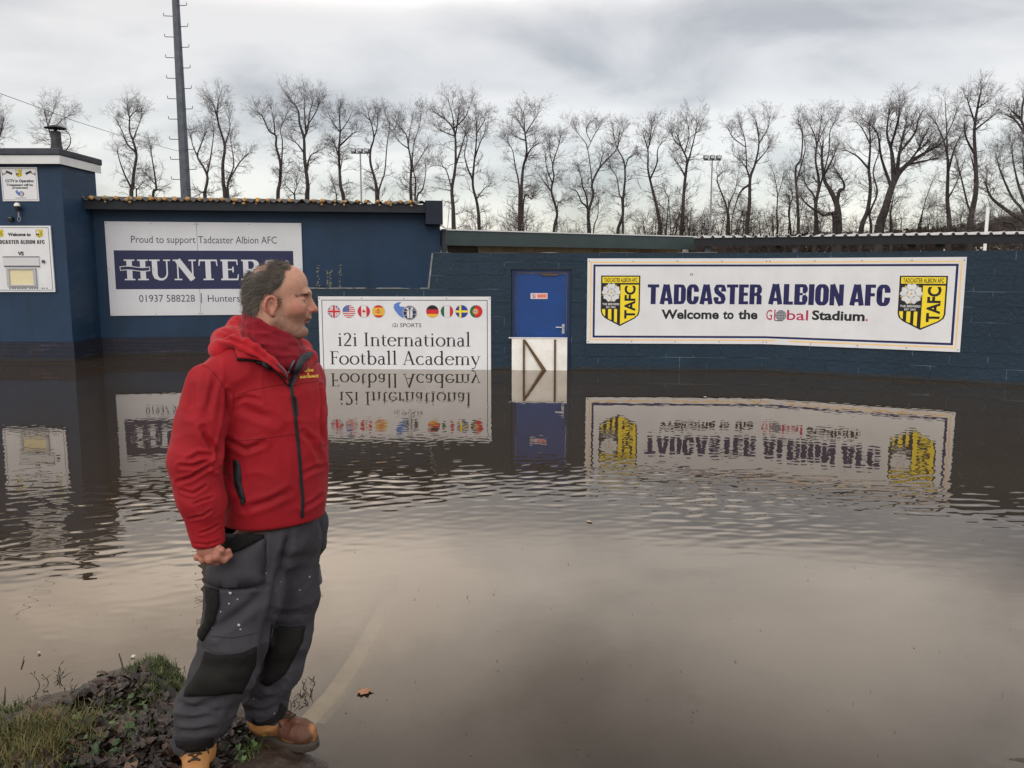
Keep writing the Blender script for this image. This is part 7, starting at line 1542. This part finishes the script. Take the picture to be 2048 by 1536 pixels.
def tuft(pts, n, sig, hmin, hmax, seed, cols, zmin=-.03):
    rg = np.random.RandomState(seed); P = []
    for px, py in pts:
        c = gnd(px, py, .04); q = np.stack([c.x + rg.normal(0, sig, n), c.y + rg.normal(0, sig, n)], 1); z = terrain(q[:, 0], q[:, 1]); P.append(np.concatenate([q, z[:, None]], 1)[z > zmin])
    return blades(np.concatenate(P), hmin, hmax, seed + 1, cols)
sets = [tuft([(318, 1345), (335, 1360), (300, 1335), (345, 1385), (320, 1395)], 380, .045, .012, .045, 10, G1), tuft([(60, 1500), (100, 1490), (140, 1500), (30, 1530), (90, 1530), (150, 1475), (-20, 1500)], 420, .075, .015, .06, 20, G2), tuft([(10, 1415), (-25, 1420)], 150, .05, .02, .045, 30, G1, -.2), tuft([(500, 1500), (505, 1515)], 60, .015, .015, .03, 40, G1), tuft([(200, 1470), (240, 1440), (260, 1500), (380, 1440)], 60, .05, .02, .06, 45, G1)]
off = np.cumsum([0] + [len(s[0]) for s in sets[:-1]])
M['grass'] = mk('grass_blade', (1, 1, 1), (.8, .8, .75), scale=30, rough=.6, vcol='tone', spec=.3)
tag(np_mesh('grass', np.concatenate([s[0] for s in sets]), np.concatenate([s[1] + o for s, o in zip(sets, off)]), M['grass'], smooth=False, attrs={'tone': np.concatenate([s[2] for s in sets])}), 'ragged tufts of green and straw coloured grass on the muddy bank', 'grass', kind='stuff')
rg = random.Random(8)
def sprig(px, py, n, h, label):
    c = gnd(px, py, 0); t = MB()
    for k in range(n):
        a = rg.uniform(0, 6.28); b0 = Vector((rg.gauss(0, .02), rg.gauss(0, .02), -.03)); e = b0 + Vector((math.cos(a) * .03, math.sin(a) * .03, h * rg.uniform(.6, 1.1) + .03)); m_ = (b0 + e) / 2 + Vector((rg.gauss(0, .008), rg.gauss(0, .008), .01)); t.tube([b0, m_, e], [.0022, .0018, .0008], 5)
        for q in range(3): f = rg.uniform(.4, 1); p = b0.lerp(e, f); d = Vector((rg.gauss(0, .012), rg.gauss(0, .012), .008)); t.add([p, p + d + Vector((.003, 0, 0)), p + d * 1.8, p + d - Vector((.003, 0, 0))], [(0, 1, 2, 3)])
    o = t.build('sprig', mk('drowned_stem', srgb(74, 66, 46), srgb(50, 44, 36), scale=30, rough=.7)); o.location = c; tag(o, label, 'plant', 'drowned sprigs in the shallows')
sprig(105, 1362, 5, .05, 'drowned sprig with thin stems poking from the water at the far side of the bank'); sprig(100, 1410, 4, .035, 'drowned sprig just off the bank between mud and the tall stems'); sprig(150, 1385, 4, .03, 'small yellowish drowned sprig close to the leaf pile'); sprig(618, 1378, 5, .03, 'dark drowned sprig beside the far trouser leg'); sprig(605, 1405, 4, .022, 'tiny dark drowned sprig by the far boot')
def twig(pts, r, label, z0=.05):
    b = MB(); P = [gnd(px, py, z0) + Vector((0, 0, dz)) for px, py, dz in pts]; b.tube(P, [r * (1 - .6 * i / (len(P) - 1)) for i in range(len(P))], 6); o = b.build('twig', mk('wet_twig', srgb(58, 44, 36), srgb(38, 30, 26), scale=20, rough=.5), smooth=True); tag(o, label, 'twig', 'wet twigs on the bank')
twig([(236, 1372, 0), (250, 1362, .02), (244, 1345, .05), (240, 1340, .07)], .006, 'dark upright twig stub at the crest of the leaf pile')
twig([(286, 1362, 0), (290, 1352, .02), (292, 1345, .035)], .005, 'short crooked twig beside the grass tuft'); twig([(165, 1455, .02), (190, 1430, .04), (205, 1405, .045)], .003, 'pale straw like stem lying over the litter')
twig([(8, 1400, -.02), (12, 1388, .03)], .004, 'lone twig standing at the frame edge'); twig([(300, 1420, .02), (320, 1411, .035), (345, 1408, .03)], .0025, 'thin bent twig by the near trouser leg')
twig([(41, 1318, -.045), (44, 1308, -.04), (47, 1296, -.035)], .003, 'thin curved twig floating clear of the bank', .045)
def floater(px, py, s, col, label, seed):
    c = gnd(px, py, .004); rg_ = np.random.RandomState(seed); n = 14; vs = [(0, 0, .001)]
    for k in range(n): a = 2 * math.pi * k / n; r = s * rg_.uniform(.45, 1.1); vs.append((r * math.cos(a) * 1.3, r * math.sin(a) * .9, .001 + rg_.uniform(-.001, .006)))
    b = MB(); b.add(vs, [(0, 1 + k, 1 + (k + 1) % n) for k in range(n)]); o = b.build('floating_leaf', mk('floating_leaf', col, tuple(v * .7 for v in col), scale=30, rough=.5)); o.location = c; o.rotation_euler = (0, 0, seed); md = o.modifiers.new('t', 'SOLIDIFY'); md.thickness = .001; tag(o, label, 'leaf', 'leaves afloat on the flood')
floater(728, 1383, .036, srgb(168, 116, 86), 'large orange leaf afloat beside the sunken kerb', 1); floater(1178, 1043, .022, srgb(190, 170, 140), 'small pale leaf afloat in the middle of the open water', 2); floater(800, 949, .03, srgb(150, 140, 124), 'scrap of pale leaf afloat below the academy board', 3); floater(266, 1313, .008, srgb(220, 214, 204), 'tiny white scrap afloat by the grass tuft', 4); floater(78, 1306, .009, srgb(210, 204, 196), 'tiny pale scrap afloat off the bank', 5); floater(205, 1346, .02, srgb(84, 70, 58), 'brown leaf afloat at the tip of the leaf pile', 6); floater(1410, 794, .02, srgb(230, 230, 226), 'white scrap afloat under the long welcome board', 7)

# fine scraps, seeds and flecks of scum drifting on the water
rg = np.random.RandomState(44); n = 230; px = rg.uniform(0, 2048, n); py = 860 + 676 * rg.rand(n) ** 1.3; P = np.array([tuple(gnd(a, b_, 0)) for a, b_ in zip(px, py)]); k = terrain(P[:, 0], P[:, 1]) < -.02; P = P[k]; P[:, 2] = .0035; n = len(P)
a = rg.uniform(0, 6.28, n); s = rg.uniform(.0012, .0042, n) * (P[:, 1] / 3.2) ** .7; d = np.stack([np.cos(a), np.sin(a), 0 * a], 1); e = np.stack([-np.sin(a), np.cos(a), 0 * a], 1); ar = rg.uniform(.25, 1, n)
V = np.stack([P - d * (s * 1.6)[:, None], P + e * (s * ar)[:, None] + [0, 0, .001], P + d * (s * 1.6)[:, None], P - e * (s * ar)[:, None] + [0, 0, .001]], 1).reshape(-1, 3); c = np.array([srgb(62, 52, 42), srgb(84, 70, 56), srgb(112, 102, 90), srgb(48, 40, 34)])[rg.randint(0, 4, n)]
tag(np_mesh('floating_specks', V, np.arange(4 * n).reshape(-1, 4), M['litter'], smooth=False, attrs={'tone': np.repeat(c, 4, 0)}), 'tiny brown and pale specks of debris scattered over the flood', 'debris', kind='stuff')
